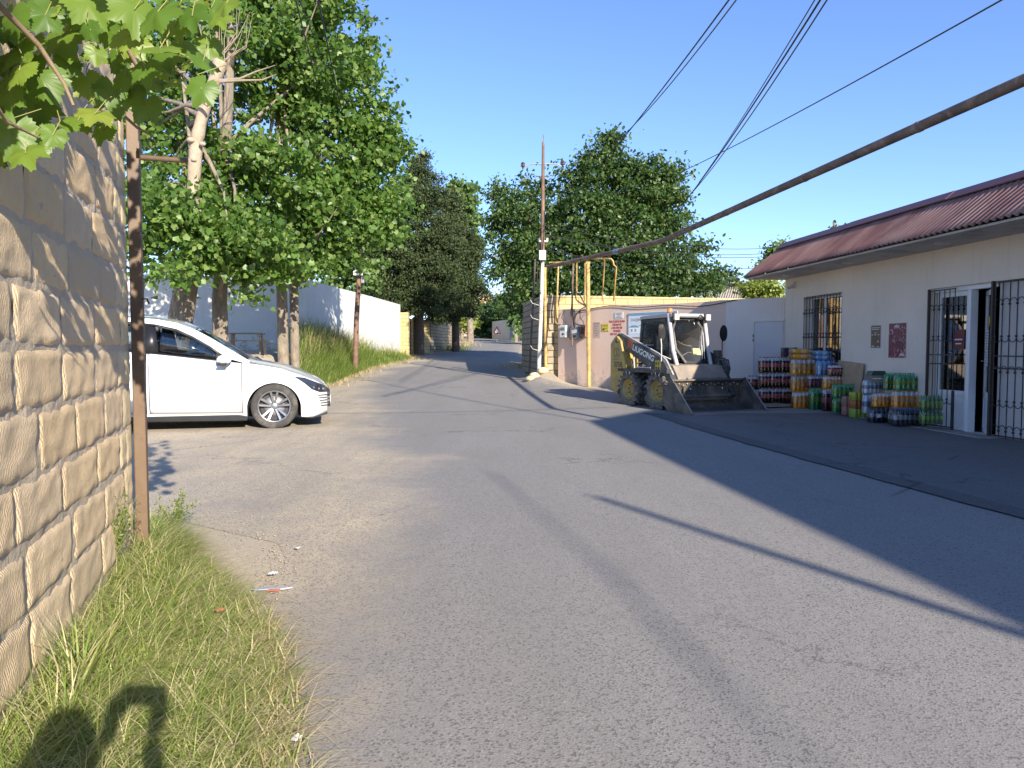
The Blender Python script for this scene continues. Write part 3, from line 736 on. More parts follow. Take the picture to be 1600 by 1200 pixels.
# road sign: triangle on a post
m_steel = M('galvanised', (.42,.42,.42), .5, metal=.5); m_wht = M('white_paint', (.8,.8,.78), .5, var=.08); m_red = M('red_paint', (.55,.03,.03), .45)
q = at(776.5,531,68); t = empty('road_sign', (q.x,q.y,H(q.x,q.y)-.2), 0, 'triangular red bordered warning sign on a thin post far down the road', 'sign'); t.scale = (.62,.62,.66)
mb = MB(); mb.tube([(0,0,0),(0,0,2.2)], .035, 8); mb.build('post', m_steel, t)
mb = MB(); mb.prism([(-.62,1.45),(.62,1.45),(0,2.55)], 'y', -.05, -.03); mb.build('border', m_red, t)
mb = MB(); mb.prism([(-.42,1.56),(.42,1.56),(0,2.30)], 'y', -.07, -.052); mb.build('face', m_wht, t)
mb = MB(); mb.prism([(-.05,1.65),(.05,1.65),(.05,1.9),(.16,1.9),(0,2.12),(-.05,1.95)], 'y', -.08, -.072); mb.build('symbol', M('black_paint', (.02,.02,.02), .5), t)
# house far behind
m_ochre = M('ochre_stone', (.60,.44,.24), .9, (.52,.37,.2), 3); m_groof = M('grey_roof', (.30,.31,.30), .8); m_pane = M('dark_pane', (.06,.08,.09), .15, var=.1)
q = at(739,500,150); t = empty('house', (q.x,q.y,0), R(-6), 'ochre two storey house with a grey roof and arched window beyond the road', 'house')
zb = 4; zt = at(740,462.5,150).z
mb = MB(); mb.box((-4.2,0,zb), (3.4,7,zt)); mb.build('wall', m_ochre, t)
mb = MB(); mb.prism([(-4.8,zt),(4.0,zt),(3.0,zt+1.1),(-3.6,zt+1.1)], 'y', -.5, 7.4); mb.build('roof', m_groof, t)
mb = MB(); mb.box((-1.2,-.12,zt-2.6), (1.0,-.02,zt-.4)); f_ = mb.build('window', m_wht, t)
mb = MB(); mb.prism([(-.8,zt-2.4),(.6,zt-2.4),(.6,zt-1.0),(.3,zt-.65),(-.1,zt-.55),(-.5,zt-.65),(-.8,zt-1.0)], 'y', -.16, -.125); mb.build('pane', m_pane, f_)
# ------------------------------------------------------------------ trees
m_bark = M('poplar_bark', (.33,.27,.20), .95, (.16,.13,.10), 9, bmp=1, bscale=26, bdist=.03, stretch=(1,1,.35))
m_pale = M('bare_wood', (.46,.37,.27), .9, (.35,.27,.19), 12, bmp=.8, bscale=40, bdist=.02, stretch=(1,1,.5))
m_whip = M('bare_twig', (.33,.26,.19), .9)
m_pop = leaf_mat('poplar_leaf', [(0,(.05,.105,.02)),(.45,(.085,.165,.03)),(.8,(.15,.24,.045)),(1,(.23,.30,.09))], .42, .36, (.24,.40,.04), .4)
def tree(name, base, pts, rad, blobs, mat, label, group=None, per=70, clump=.42, size=.11, shape='heart', seed=1, k=30, bark=None, droop=.3, zmin=None, thick=.55, r0=.045, flat=.5):
    bx, by = base; z0 = H(bx, by)-.15
    t = empty(name, (bx,by,z0), 0, label, 'tree', group); o = Vector((bx,by,z0))
    mb = MB(); P = [Vector(p)-o for p in pts]
    fine = []; rr = []
    for i in range(len(P)-1):
        for j in range(4):
            q = j/4; fine.append(P[i].lerp(P[i+1], q)+Vector((.02*mnoise.noise((i*3+q*2,seed,1)), .02*mnoise.noise((i*3+q*2,seed,5)), 0))); rr.append((rad[i]+(rad[i+1]-rad[i])*q)*(1+.08*mnoise.noise((i*4+q*4, seed, 8))))
    fine.append(P[-1]); rr.append(rad[-1])
    mb.tube(fine, rr, 12)
    C, U, CL = crown_points(blobs, per, clump, thick, seed, zmin)
    limbs(mb, P[len(P)//3:], rad[-1], [Vector(c)-o for c in CL], k, seed, r0)
    mb.build('trunk', bark or m_bark, t)
    sz = RNG.uniform(.65,1.3,len(C))*size
    leaves(C-np.array(o), U, sz, shape, 'crown', mat, t, droop, flat)
    return t
def W(px, py, Y): p = at(px, py, Y); return (p.x, p.y, p.z)
def bp(px, Y): p = at(px, 545, Y); return (p.x, p.y)
PG = 'poplars in front of the white wall'
b = bp(272,16.8); z = H(*b)
tree('poplar_tree', b, [(b[0]-.1,b[1],z-.3),(b[0],b[1],z+.1),W(292,440,16.7),W(300,380,16.6),W(303,300,16.3),W(307,220,16.1),W(322,160,16.0),W(341,112,15.9)], [.36,.30,.25,.21,.15,.135,.125,.12],
     [(W(255,330,15.8),(1.0,1.0,.9),26),(W(330,375,15.4),(1.0,.8,.7),26),(W(235,395,16),(.5,.8,.5),12),(W(240,90,18.3),(1.3,1.1,2.1),34),(W(275,425,15.2),(.5,.5,.3),6),(W(250,215,18),(1.0,.9,1.2),30),(W(310,150,18.4),(1.1,.9,1.4),26),(W(225,300,16.6),(.5,.8,.9),14)], m_pop,
     'leaning poplar whose bare pale trunk is cut off at the top, nearest the limestone wall', PG, per=62, seed=21, k=16, size=.115)
ta = [o for o in COL.objects if o.name.startswith('poplar_tree')][0]; oa = Vector(ta.location)
mb = MB(); pp = [Vector(W(*q))-oa for q in ((302,302,15.98),(304,260,15.88),(307,222,15.9),(314,190,15.85),(322,160,15.8),(332,135,15.75),(341,110,15.7),(345,92,15.7))]
fine = []; rr = []
for i in range(len(pp)-1):
    for j in range(5):
        q = j/5; r0 = [.135,.135,.14,.125,.12,.125,.14,.15]; fine.append(pp[i].lerp(pp[i+1], q)); rr.append((r0[i]+(r0[i+1]-r0[i])*q)*(1+.16*mnoise.noise((i*2.1+q*3,3,1))))
mb.tube(fine, rr, 14)
for a in ((298,219,.06),(316,225,.05),(330,150,.05),(303,250,.045)):
    p = Vector(W(a[0],a[1],15.75))-oa; mb.ball(p, (a[2]*1.5,a[2]*1.3,a[2]), nu=8, nv=6)
mb.build('bare_stem', m_pale, ta)
rg2 = random.Random(9); mb = MB()
top = (343,98)
for k in range(17):
    dx = rg2.uniform(-38,52); dy = rg2.uniform(-120,-25)*(1 if abs(dx) < 34 else .7)
    e = W(top[0]+dx, top[1]+dy, 15.6+rg2.uniform(-.4,.4)); s = W(top[0]+rg2.uniform(-8,8), top[1]+rg2.uniform(-10,14), 15.65)
    m_ = W(top[0]+dx*rg2.uniform(.5,1.0), top[1]+dy*rg2.uniform(.3,.55), 15.6)
    mb.tube([Vector(s)-oa, Vector(m_)-oa, Vector(e)-oa], [.011,.008,.003], 5, cap=False)
for q in (((342,126),(375,123),(400,112),(430,102)),((343,128),(372,126),(410,125),(432,116)),((325,165),(300,150),(285,130))):
    mb.tube([Vector(W(x,y,15.5))-oa for x, y in q], [.035,.026,.018,.006][:len(q)], 6)
mb.build('bare_shoots', m_whip, ta)
b = bp(345,17.6); z = H(*b)
tree('poplar_tree', b, [(b[0],b[1],z-.3),(b[0],b[1],z+.1),W(343,470,17.6),W(346,400,17.6),W(352,250,17.6),W(360,100,17.6),W(362,-80,17.6)], [.26,.20,.175,.16,.13,.10,.05],
     [(W(360,290,17.0),(1.7,1.3,1.6),60),(W(375,395,16.2),(1.3,.8,.8),36),(W(350,60,18.0),(1.8,1.4,2.2),62),(W(370,-150,17.8),(1.5,1.3,1.6),22)], m_pop,
     'poplar with a straight furrowed trunk standing just behind the car windscreen', PG, per=66, seed=22, k=26, size=.118)
b = bp(443,19.2); z = H(*b)
tree('poplar_tree', b, [(b[0],b[1],z-.3),(b[0],b[1],z+.1),W(440,450,19.2),W(436,300,19.2),W(440,120,19.2),W(445,-60,19.2),W(450,-200,19.2)], [.2,.15,.14,.13,.11,.08,.04],
     [(W(440,300,18.4),(1.6,1.4,1.7),62),(W(460,90,18.8),(1.9,1.6,2.4),88),(W(430,410,18),(1.3,.9,.7),30),(W(455,-120,19),(1.7,1.5,2.0),34)], m_pop,
     'slender whitewashed poplar, left one of the close pair at the wall corner', PG, per=66, seed=23, k=26, size=.118)
b = bp(461,19.6); z = H(*b)
tree('poplar_tree', b, [(b[0],b[1],z-.3),(b[0],b[1],z+.1),W(459,450,19.6),W(470,300,19.8),W(490,120,20),W(500,-60,20)], [.17,.125,.12,.11,.09,.04],
     [(W(540,300,19.6),(1.35,1.3,1.5),66),(W(515,170,19.8),(1.35,1.3,2.2),62),(W(588,240,20.2),(.8,.9,1.0),26),(W(590,330,20),(.9,.9,.9),26),(W(575,180,20.2),(.6,.8,.8),14),(W(505,30,20),(1.15,1.3,1.5),34),(W(520,380,19.4),(1.2,1.0,.75),30),(W(560,90,20.2),(.4,.6,.8),8),(W(612,225,20.3),(.35,.6,.5),7),(W(500,-110,20),(1.2,1.2,1.6),22)], m_pop,
     'slim poplar with dark bark at the wall corner, its crown reaching out over the street', PG, per=66, seed=24, k=26, size=.118)
# conifers beyond
m_con = leaf_mat('conifer_spray', [(0,(.026,.046,.018)),(.5,(.045,.070,.026)),(.85,(.075,.098,.038)),(1,(.12,.125,.055))], .7, .1, (.1,.12,.03), .2)
m_dbark = M('dark_bark', (.16,.12,.09), .95, (.09,.07,.055), 12, bmp=.8, bscale=30, bdist=.03)
b = bp(655,40); z = H(*b)
tree('conifer_tree', b, [(b[0],b[1],z-.2),(b[0],b[1],z+2),W(655,400,40),W(655,250,40)], [.3,.26,.2,.05],
     [(W(655,270,40),(.7,.7,1.3),26),(W(650,330,39.6),(1.5,1.4,1.8),84),(W(640,410,39.4),(2.6,1.8,1.8),150),(W(590,400,39.8),(1.2,1.2,1.4),44),(W(650,470,39),(2.0,1.4,1.0),80),(W(572,440,40),(.9,.9,.9),26),(W(600,350,40.5),(1.0,1.0,1.3),40),(W(690,380,39.6),(1.2,1.2,1.6),60),(W(620,460,39.4),(1.6,1.2,.8),60),(W(660,300,40),(1.0,1,1.2),44)], m_con,
     'tall olive brown cypress with a pointed top rising behind the limestone wall', None, per=210, clump=.5, size=.15, shape='spray', seed=31, k=30, bark=m_dbark, droop=-.8, thick=.45, flat=.25)
b = bp(712,45); z = H(*b)
tree('conifer_tree', b, [(b[0],b[1],z-.2),(b[0],b[1],z+2),W(712,400,45),W(708,320,45)], [.25,.22,.16,.05],
     [(W(705,330,44.6),(1.0,1.0,1.3),36),(W(715,400,44),(1.6,1.4,1.6),84),(W(712,465,43.5),(1.9,1.4,1.3),92),(W(742,445,44),(.6,.7,.5),16),(W(690,490,43),(1.0,.9,.6),30),(W(735,400,44),(.8,.8,1.2),36),(W(680,430,43.5),(1.4,1.0,1.4),60)], m_con,
     'lower dark cypress overhanging the street beside the tall cypress', None, per=210, clump=.5, size=.16, shape='spray', seed=32, k=24, bark=m_dbark, droop=-.5, thick=.45, flat=.25)
m_pg = leaf_mat('pale_leaf', [(0,(.06,.12,.03)),(.6,(.11,.18,.05)),(1,(.18,.25,.08))], .45, .3)
b = bp(735,62); z = H(*b)
tree('poplar_tree', b, [(b[0],b[1],z-.2),(b[0],b[1],z+3),W(728,300,62)], [.3,.25,.06],
     [(W(725,330,62),(1.6,1.5,2.6),56),(W(735,385,62),(.9,1.1,1.8),30),(W(715,300,62),(.8,.8,1.2),16)], m_pg,
     'pale green poplar showing behind the dark cypress over the street', None, per=60, clump=.6, size=.26, seed=33, k=14)
# bright young shoots under the conifer
b = bp(620,40.5); tree('fig_shrub', b, [(b[0],b[1],H(*b)),(b[0],b[1],2.6)], [.05,.03], [(W(628,466,40.3),(.7,.4,.5),16)], leaf_mat('fig_leaf', [(0,(.10,.2,.03)),(1,(.18,.3,.05))], .4, .35), 'bright green leafy shrub peeping over the white wall end', None, per=40, clump=.4, size=.16, seed=34, k=5)
b = bp(560,36); tree('broadleaf_tree', b, [(b[0],b[1],H(*b)),W(560,420,36),W(560,330,36)], [.2,.15,.05], [(W(545,420,36),(1.6,1.2,1.4),46),(W(590,330,37),(1.6,1.2,1.8),40)], m_pg, 'broadleaf tree filling the gap behind the white wall under the poplars', None, per=70, clump=.5, size=.17, seed=35, k=14)
# mulberries on the right
m_mul = leaf_mat('mulberry_leaf', [(0,(.028,.062,.017)),(.5,(.045,.09,.022)),(.85,(.085,.14,.036)),(1,(.14,.18,.055))], .42, .24, (.2,.32,.04), .35)
b = bp(838,30); z = H(*b)
tree('mulberry_tree', b, [(b[0],b[1],z-.2),(b[0],b[1],z+2),W(835,430,30),W(832,330,30)], [.3,.25,.18,.06],
     [(W(820,370,29.6),(1.5,1.3,1.5),60),(W(790,330,30),(.8,1,1.0),24),(W(850,330,30.5),(1.1,1.1,1.2),34),(W(800,425,29.2),(.9,.9,.6),24),(W(840,440,28.6),(1.1,.9,.9),40),(W(765,345,30),(.35,.6,.5),6),(W(775,300,30.5),(.35,.6,.5),7),(W(822,285,30.5),(.35,.5,.5),7),(W(820,470,28.4),(.55,.6,.5),14),(W(880,350,29.5),(.9,.9,1.2),30),(W(818,380,29.3),(.9,.9,.9),28),(W(835,400,28.8),(1.1,.9,1.0),36)], m_mul,
     'broad mulberry tree behind the utility pole, left of the larger one', 'mulberry trees behind the stone wall', per=62, clump=.42, size=.15, shape='oval', seed=41, k=30, bark=m_dbark, droop=.9)
b = bp(985,30); z = H(*b)
tree('mulberry_tree', b, [(b[0],b[1],z-.2),(b[0],b[1],z+2),W(985,400,30),W(970,280,30)], [.35,.3,.22,.06],
     [(W(965,330,29.4),(2.1,1.6,1.9),104),(W(950,255,30),(1.0,1.1,1.0),34),(W(1020,300,30),(1.1,1.2,1.2),40),(W(1000,420,28.6),(2.3,1.3,1.0),80),(W(958,222,30),(.35,.5,.45),8),(W(905,290,30),(.9,.9,1),24),(W(1050,420,29),(1.1,1,.7),26),(W(1098,440,29),(.8,.8,.45),16),(W(1045,270,30),(.45,.6,.4),9),(W(1090,385,29.4),(.5,.5,.2),6),(W(1120,425,29.4),(.5,.5,.2),6),(W(910,390,28.8),(1.2,1.0,1.0),44),(W(930,440,28),(1.1,.8,.6),30),(W(1040,360,29),(1.3,1.1,1.0),44),(W(1010,450,28),(1.6,.8,.5),34),(W(870,430,28.5),(.9,.8,.7),24),(W(1080,445,28.5),(.9,.7,.4),16),(W(990,270,29.6),(1.0,1.0,.9),30),(W(930,330,29),(1.2,1.0,1.1),40),(W(1040,310,29.4),(.9,.9,.9),26),(W(970,380,28.4),(1.5,.9,.9),44)], m_mul,
     'large dense mulberry tree rising behind the yellow stone wall', 'mulberry trees behind the stone wall', per=66, clump=.45, size=.155, shape='oval', seed=42, k=36, bark=m_dbark, droop=.9)
# shrubs and tree beyond the shop corner
m_ygr = leaf_mat('yellow_green_leaf', [(0,(.14,.19,.03)),(.6,(.22,.27,.05)),(1,(.32,.34,.09))], .5, .3)
b = bp(1195,24); tree('shrub', b, [(b[0],b[1],H(*b)),(b[0],b[1],2.2)], [.06,.03], [(W(1195,452,24),(.8,.5,.35),26)], m_ygr, 'yellow green shrub spilling over the wall beside the shop corner', None, per=70, clump=.3, size=.1, seed=51, k=6)
b = bp(1210,30); tree('fruit_tree', b, [(b[0],b[1],H(*b)),W(1212,440,30),W(1212,390,30)], [.12,.1,.03], [(W(1205,415,30),(.7,.7,.6),18),(W(1218,385,30),(.45,.5,.35),9),(W(1195,440,29),(.6,.5,.4),14)], m_pg, 'small light green tree showing between the far roof and the shop roof', None, per=46, clump=.35, size=.13, seed=52, k=10)
b = bp(1312,34); tree('fruit_tree', b, [(b[0],b[1],H(*b)),W(1310,380,34),W(1306,356,34)], [.12,.08,.02], [(W(1306,366,34),(.45,.4,.3),7)], m_mul, 'tree tip just showing above the ridge of the shop roof', None, per=36, clump=.3, size=.13, seed=53, k=4)
b = bp(1149,44); tree('conifer_tree', b, [(b[0],b[1],H(*b)),W(1149,470,44),W(1149,428,44)], [.12,.08,.02], [(W(1149,440,44),(.2,.2,.5),10)], m_con, 'tiny dark conifer tip above the grey corrugated roof', None, per=80, clump=.25, size=.12, shape='spray', seed=54, k=3, bark=m_dbark)
# far trees at the end of the road
FG = 'trees at the far end of the road'
for i, (px, py, Y, rx, rz, lab, m_) in enumerate([
    (760,500,86,1.9,2.0,'dark round tree behind the pink wall', m_mul), (735,505,88,1.4,1.6,'light green tree above the pink wall', m_pg),
    (792,490,84,2.6,2.4,'broad green tree behind the cream courtyard wall', m_mul), (814,485,76,1.7,2.6,'tall tree behind the right end of the courtyard wall', m_pg),
    (778,486,120,3.4,1.5,'hazy grey green tree under the ochre house', m_mul), (722,495,80,1.3,1.3,'yellowish shrubby tree left of the pink wall', m_ygr), (806,470,66,1.5,1.6,'dark tree crown beneath the mulberry branches', m_mul), (828,500,60,1.0,1.6,'bushy creeper at the right edge of the far road', m_pg)]):
    b = bp(px, Y); c = W(px, py, Y)
    tree('broadleaf_tree', b, [(b[0],b[1],H(*b)-.3),(b[0],b[1],c[2]-rz*.5),(b[0],b[1],c[2]+rz*.4)], [.2,.15,.05], [(c,(rx,rx,rz),int(24*rx)), ((c[0]+rx*.5,c[1],c[2]-rz*.6),(rx*.7,rx*.7,rz*.5),int(10*rx))], m_, lab, FG, per=42, clump=.7, size=.30, seed=60+i, k=8)
# tall grass on the bank
m_tall = leaf_mat('tall_grass', [(0,(.09,.16,.03)),(.5,(.15,.24,.045)),(.8,(.26,.32,.08)),(1,(.46,.42,.19))], .6, .3, (.3,.4,.06), .2)
m_seed = leaf_mat('seed_head', [(0,(.40,.30,.16)),(1,(.56,.44,.26))], .8, .3, (.5,.4,.2), .1)
pts = []; sd = []
while len(pts) < 19000:
    y = rgn.uniform(17, 40); f = interp(y, FOOT); x = f-abs(rgn.normal(0,.85))+.10
    if x < f-2.4: continue
    dn = 1.0 if y < 29 else .55
    if y > 36: dn = .3
    if y > 25 and x < WB0.x+.12+(WB1.x-WB0.x)*(y-25)/12: continue
    if x/y < -.298: continue
    if mnoise.noise((x*1.3,y*.9,4)) < -.25 and rgn.random() < .6: continue
    if rgn.random() < dn: pts.append((x, y, H(x,y)-.03))
pts = np.array(pts); foot = np.array([interp(p[1], FOOT)-p[0] for p in pts])
ln = rgn.uniform(.5,1.15,len(pts))*np.clip(.4+foot*.9,.3,1.15)*np.where(pts[:,1] > 31, .6, 1)
tag(blades('tall_grass', pts, ln, m_tall, .014, .3, seg=3, seed=18, droop=.4), 'tall green grass growing on the bank around the rusty pole', 'grass', kind='stuff')
k = rgn.random(len(pts)) < .13; sp = pts[k & (foot > .5)]; sl_ = np.minimum(1.35, ln[k & (foot > .5)]*1.4)
tag(blades('dry_stalks', sp, sl_, m_seed, .011, .16, seg=3, seed=19, droop=.25), 'dry tan stalks standing in the tall grass', 'dry grass', kind='stuff')
pts = []
while len(pts) < 3800:
    y = rgn.uniform(20,46); f = interp(y, FOOT); x = f+rgn.normal(.15,.25); pts.append((x,y,H(x,y)))
tag(blades('roadside_straw', np.array(pts), rgn.uniform(.05,.2,len(pts)), m_straw, .008, .9, seg=2, seed=20), 'short dry straw along the foot of the bank', 'straw', kind='stuff')
def tuft(px, py, n, sx, h, label, seed, mat=None, name='grass_tuft', Y=None):
    b = G(px, py) if Y is None else at(px, py, Y); pp = [(b.x+rgn.normal(0,sx), b.y+rgn.normal(0,sx*.8)) for _ in range(n)]
    g_o = tag(blades(name, np.array([(x,y,H(x,y)-.01) for x, y in pp]), rgn.uniform(.5,1,n)*h, mat or m_tall, .010, .5, seg=3, seed=seed, droop=.5), label, 'grass tuft')
    if mat is m_straw: g_o['kind'] = 'stuff'; del g_o['category']
tuft(876,594,420,.26,.48,'grey green grass tuft at the plaster wall foot left of the yellow post', 71, leaf_mat('grey_grass', [(0,(.13,.16,.07)),(.6,(.22,.25,.12)),(1,(.36,.36,.2))], .7, .25))
tuft(712,548,320,.5,.8,'round green grass clump at the left edge of the far road', 72)
tuft(722,541,220,.6,1.0,'dry yellow grass at the foot of the far garden wall', 73, m_straw)
tuft(826,574,420,.5,.28,'dry straw on the dirt heap at the foot of the poles', 74, m_straw)
tuft(838,571,300,.5,.25,'dead grass under the white painted pole', 75, m_straw)
for q, (px, py) in enumerate([(836,571),(848,570),(830,574)]):
    p = at(px, py, 21.3); mb = MB(); mb.ball((0,0,0), (.17,.14,.1), nu=9, nv=6)
    mb.v = [tuple(Vector(v)*(1+.3*mnoise.noise((v[0]*9+q,v[1]*9,v[2]*9)))) for v in mb.v]
    o = mb.build('stone', m_blocks); o.location = (p.x,p.y,H(p.x,p.y)+.04); tag(o, ['pale rock on the dirt heap right of the white pole foot','small pale rock on the dirt heap nearest the yellow post','pale rock at the left end of the dirt heap'][q] if q else 'pale rock on the dirt heap beside the white pole foot', 'rock')
# wooden picnic bench behind the car
m_wood = M('grey_wood', (.42,.33,.23), .9, (.3,.23,.16), 10, bmp=.5, stretch=(1,6,6))
q = at(390,548,20.0); zz = H(q.x,q.y); t = empty('picnic_bench', (q.x,q.y,zz), R(12), 'weathered wooden table with a plank bench between the trees and the car', 'bench'); t.scale = (.72,.72,.72)
mb = MB(); [mb.box((-.75,-.32+.22*k,.70), (.55,-.12+.22*k,.745)) for k in range(3)]; mb.build('table_top', m_wood, t, bevel=.006)
mb = MB(); mb.box((-.6,-.78,.42), (.75,-.52,.46)); mb.build('seat', m_wood, t, bevel=.006)
for x, y, h in ((-.6,-.2,.7),(.42,-.2,.7),(-.6,.2,.7),(.42,.2,.7),(-.5,-.65,.42),(.65,-.65,.42)):
    mb = MB(); mb.box((x-.04,y-.04,-.15), (x+.04,y+.04,h)); mb.build('leg', m_wood, t)
# grey corrugated roof of the house behind the wall
m_slate = M('weathered_sheet', (.34,.30,.25), .85, (.25,.22,.19), 3)
a = at(1100,472,42); t = empty('house', (a.x,a.y,0), 0, 'house with a grey corrugated roof beyond the wall left of the shop', 'house')
mb = MB(); x1 = at(1168,470,42).x-a.x; zr = at(1130,447,42).z; ze = at(1130,470,42).z-.4; zt2 = at(1130,432,46).z
mb.grid(lambda u, v: Vector(((x1+1.2)*u-.3+v*1.2, 2.6*v, ze+(zr-ze+.4)*v+.05*math.sin(u*2*PI*26))), 26*8, 2); mb.build('roof', m_slate, t)
mb = MB(); mb.grid(lambda u, v: Vector((1.0+4*u, 2.6+4*v, zr+.2+(zt2-zr)*v*(1-.3*u))), 4, 2); mb.build('upper_roof', m_groof, t)
mb = MB(); mb.box((-.2,.4,0), (x1+1,6,ze)); mb.build('wall', m_cream, t)
# ------------------------------------------------------------------ shop (local: x along its front towards the viewer, y inward, z up)
SC0 = Vector((6.09,16.2,0)); SU = Vector((.1079,-.9942,0)); SI = Vector((.9942,.1079,0)); SANG = math.atan2(SU.y, SU.x)
def shop_u(px, off=0.0):
    a = (px-800)/F; n = 7.803-off; Y = n/(.9942*a+.1079)
    return (Vector((a*Y, Y, 0))-SC0).dot(SU), Y
m_shop = plaster_mat('shop_plaster', (.76,.67,.57), (.68,.60,.51), (.42,.36,.30), (-.1,.5), .55)
m_iron = M('black_iron', (.022,.022,.024), .55, (.05,.035,.028), 12)
m_pvc = M('white_pvc', (.72,.73,.74), .35, var=.07, spec=.5)
m_glassd = glass_mat('shop_glass', (.45,.5,.52), .22)
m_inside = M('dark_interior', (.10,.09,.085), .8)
SLEN = 16.0
shop = empty('shop_building', SC0, SANG, 'pale plastered one storey shop with a brown corrugated roof and barred window', 'shop')
HW = 2.79
W1 = (.87,2.27,.92,2.34); D1 = (4.77,6.06,.0,2.19); S1 = (6.06,9.2,.0,2.19)
mb = MB(); T = .28
def wbox(x0, x1, z0, z1): mb.box((x0,0,z0), (x1,T,z1))
wbox(0, W1[0], -.3, HW); wbox(W1[1], D1[0], -.3, HW); wbox(S1[1], SLEN, -.3, HW)
wbox(W1[0], W1[1], -.3, W1[2]); wbox(W1[0], W1[1], W1[3], HW); wbox(D1[0], S1[1], D1[3], HW); wbox(D1[0], S1[1], -.3, .012)
mb.box((0,T,-.3), (T,5.6,3.3)); mb.box((SLEN-T,T,-.3), (SLEN,5.6,3.3)); mb.box((T,5.3,-.3), (SLEN-T,5.6,3.3))
mb.build('wall', m_shop, shop)
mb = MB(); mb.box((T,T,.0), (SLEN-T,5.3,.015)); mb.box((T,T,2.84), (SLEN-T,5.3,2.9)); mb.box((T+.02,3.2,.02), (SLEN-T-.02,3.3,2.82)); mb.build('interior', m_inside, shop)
# soffit, false mansard roof
m_soff = M('soffit_board', (.55,.51,.47), .8, (.46,.43,.40), 3, stain=(.34,.30,.27), samt=.35)
OV = .90
mb = MB(); mb.box((-.12,-OV+.03,HW), (SLEN,.1,HW+.03)); mb.build('soffit', m_soff, shop)
m_roof = M('brown_sheet', (.14,.062,.05), .5, (.21,.10,.08), 2.2, stain=(.28,.17,.14), sscale=1.6, samt=.55, stretch=(1,.35,.35), bmp=.15, bscale=20)
m_rcap = M('roof_flashing', (.115,.04,.045), .45, (.15,.055,.055), 4)
RZ = 3.56; pitch = .118; nw = int((SLEN+.2)/pitch)
mb = MB()
def rf(u, v):
    x = -.14+(SLEN+.14)*u; ph = (x/pitch) % 1; wv = .020*math.cos(2*PI*ph)
    y = -OV-.03+(OV+.03)*v; z = HW+.045+(RZ-HW-.045)*v
    sag = .012*mnoise.noise((x*1.3, v*2, 4)); s = 1/math.hypot(.93,.75)
    return Vector((x, y-wv*.75*s, z+wv*.93*s+sag))
mb.grid(rf, nw*8, 6); mb.build('roof', m_roof, shop, solid=.004)
rfo = [o for o in shop.children if o.name.startswith('roof')][-1]
mb = MB(); segs = 6
for k in range(segs):
    a = -.16+(SLEN+.16)*k/segs; b = -.16+(SLEN+.16)*(k+1)/segs+.04; dz = .006*(k % 2)
    mb.prism([(-.17,RZ-.09+dz),(-.175,RZ-.075+dz),(-.02,RZ+.055+dz),(.12,RZ+.055+dz),(.12,RZ+.03+dz),(0,RZ+.03+dz)], 'x', a, b)
mb.build('ridge_cap', m_rcap, rfo)
mb = MB(); mb.prism([(-OV,HW+.02),(.1,HW+.02),(.1,RZ+.02),(-.0,RZ+.0)], 'x', -.13, -.10); mb.build('gable_end', m_soff, rfo)
mb = MB(); mb.box((-.1,.12,2.9), (SLEN,.3,RZ+.02)); mb.box((-.1,.3,2.95), (SLEN,5.7,3.0)); mb.build('flat_roof', m_groof, shop)
m_lamp = M('lamp_plastic', (.6,.6,.58), .4)
for x in (1.0,3.2,5.6,8.0):
    mb = MB(); mb.lathe([(.0,HW-.025),(.09,HW-.022),(.11,HW-.001)], 20, c=(x,-.45,0)); mb.build('soffit_lamp', m_lamp, shop)
# barred window
def grille_bars(mb, x0, x1, z0, z1, y, step, rails, arcs, r=.0075):
    n = max(2, round((x1-x0)/step)); st = (x1-x0)/n
    for k in range(n+1): mb.tube([(x0+st*k,y,z0), (x0+st*k,y,z1)], r, 6)
    for z in rails: mb.box((x0-.02,y-.006,z-.009), (x1+.02,y+.006,z+.009))
    for z, s in arcs:
        for k in range(n):
            c = x0+st*(k+.5); mb.tube([(c+st*.5*math.cos(PI*q/8), y-.003, z+s*st*.62*math.sin(PI*q/8)) for q in range(9)], r*.8, 5)
            mb.ball((x0+st*k, y-.004, z), .019, nu=8, nv=5)
t0 = MB(); t0.box((W1[0],.14,W1[2]), (W1[1],.19,W1[2]+.06)); t0.box((W1[0],.14,W1[3]-.06), (W1[1],.19,W1[3]))
for x in (W1[0], W1[0]+.52, W1[1]-.06): t0.box((x,.14,W1[2]+.06), (x+.06,.19,W1[3]-.06))
win = t0.build('window', m_pvc, shop, bevel=.004)
mb = MB(); mb.box((W1[0]+.06,.16,W1[2]+.06), (W1[0]+.52,.172,W1[3]-.06)); mb.box((W1[0]+.58,.16,W1[2]+.06), (W1[1]-.06,.172,W1[3]-.06)); mb.build('pane', m_glassd, win)
mb = MB(); grille_bars(mb, W1[0]+.03, W1[1]-.03, W1[2]-.02, W1[3]-.01, -.03, .115, (W1[2]+.03,1.48,1.98,W1[3]-.04), ((2.0,1),(1.5,1))); mb.build('grille', m_iron, win)
m_curt = M('window_blind', (.62,.58,.50), .9, (.5,.47,.42), 6, stretch=(4,1,.3))
mb = MB(); [mb.box((W1[0]+.03+.115*k,.21,W1[2]), (W1[0]+.125+.115*k,.22,W1[3])) for k in (3,5,6,8,9,10,11)]; mb.build('blind', m_curt, win)
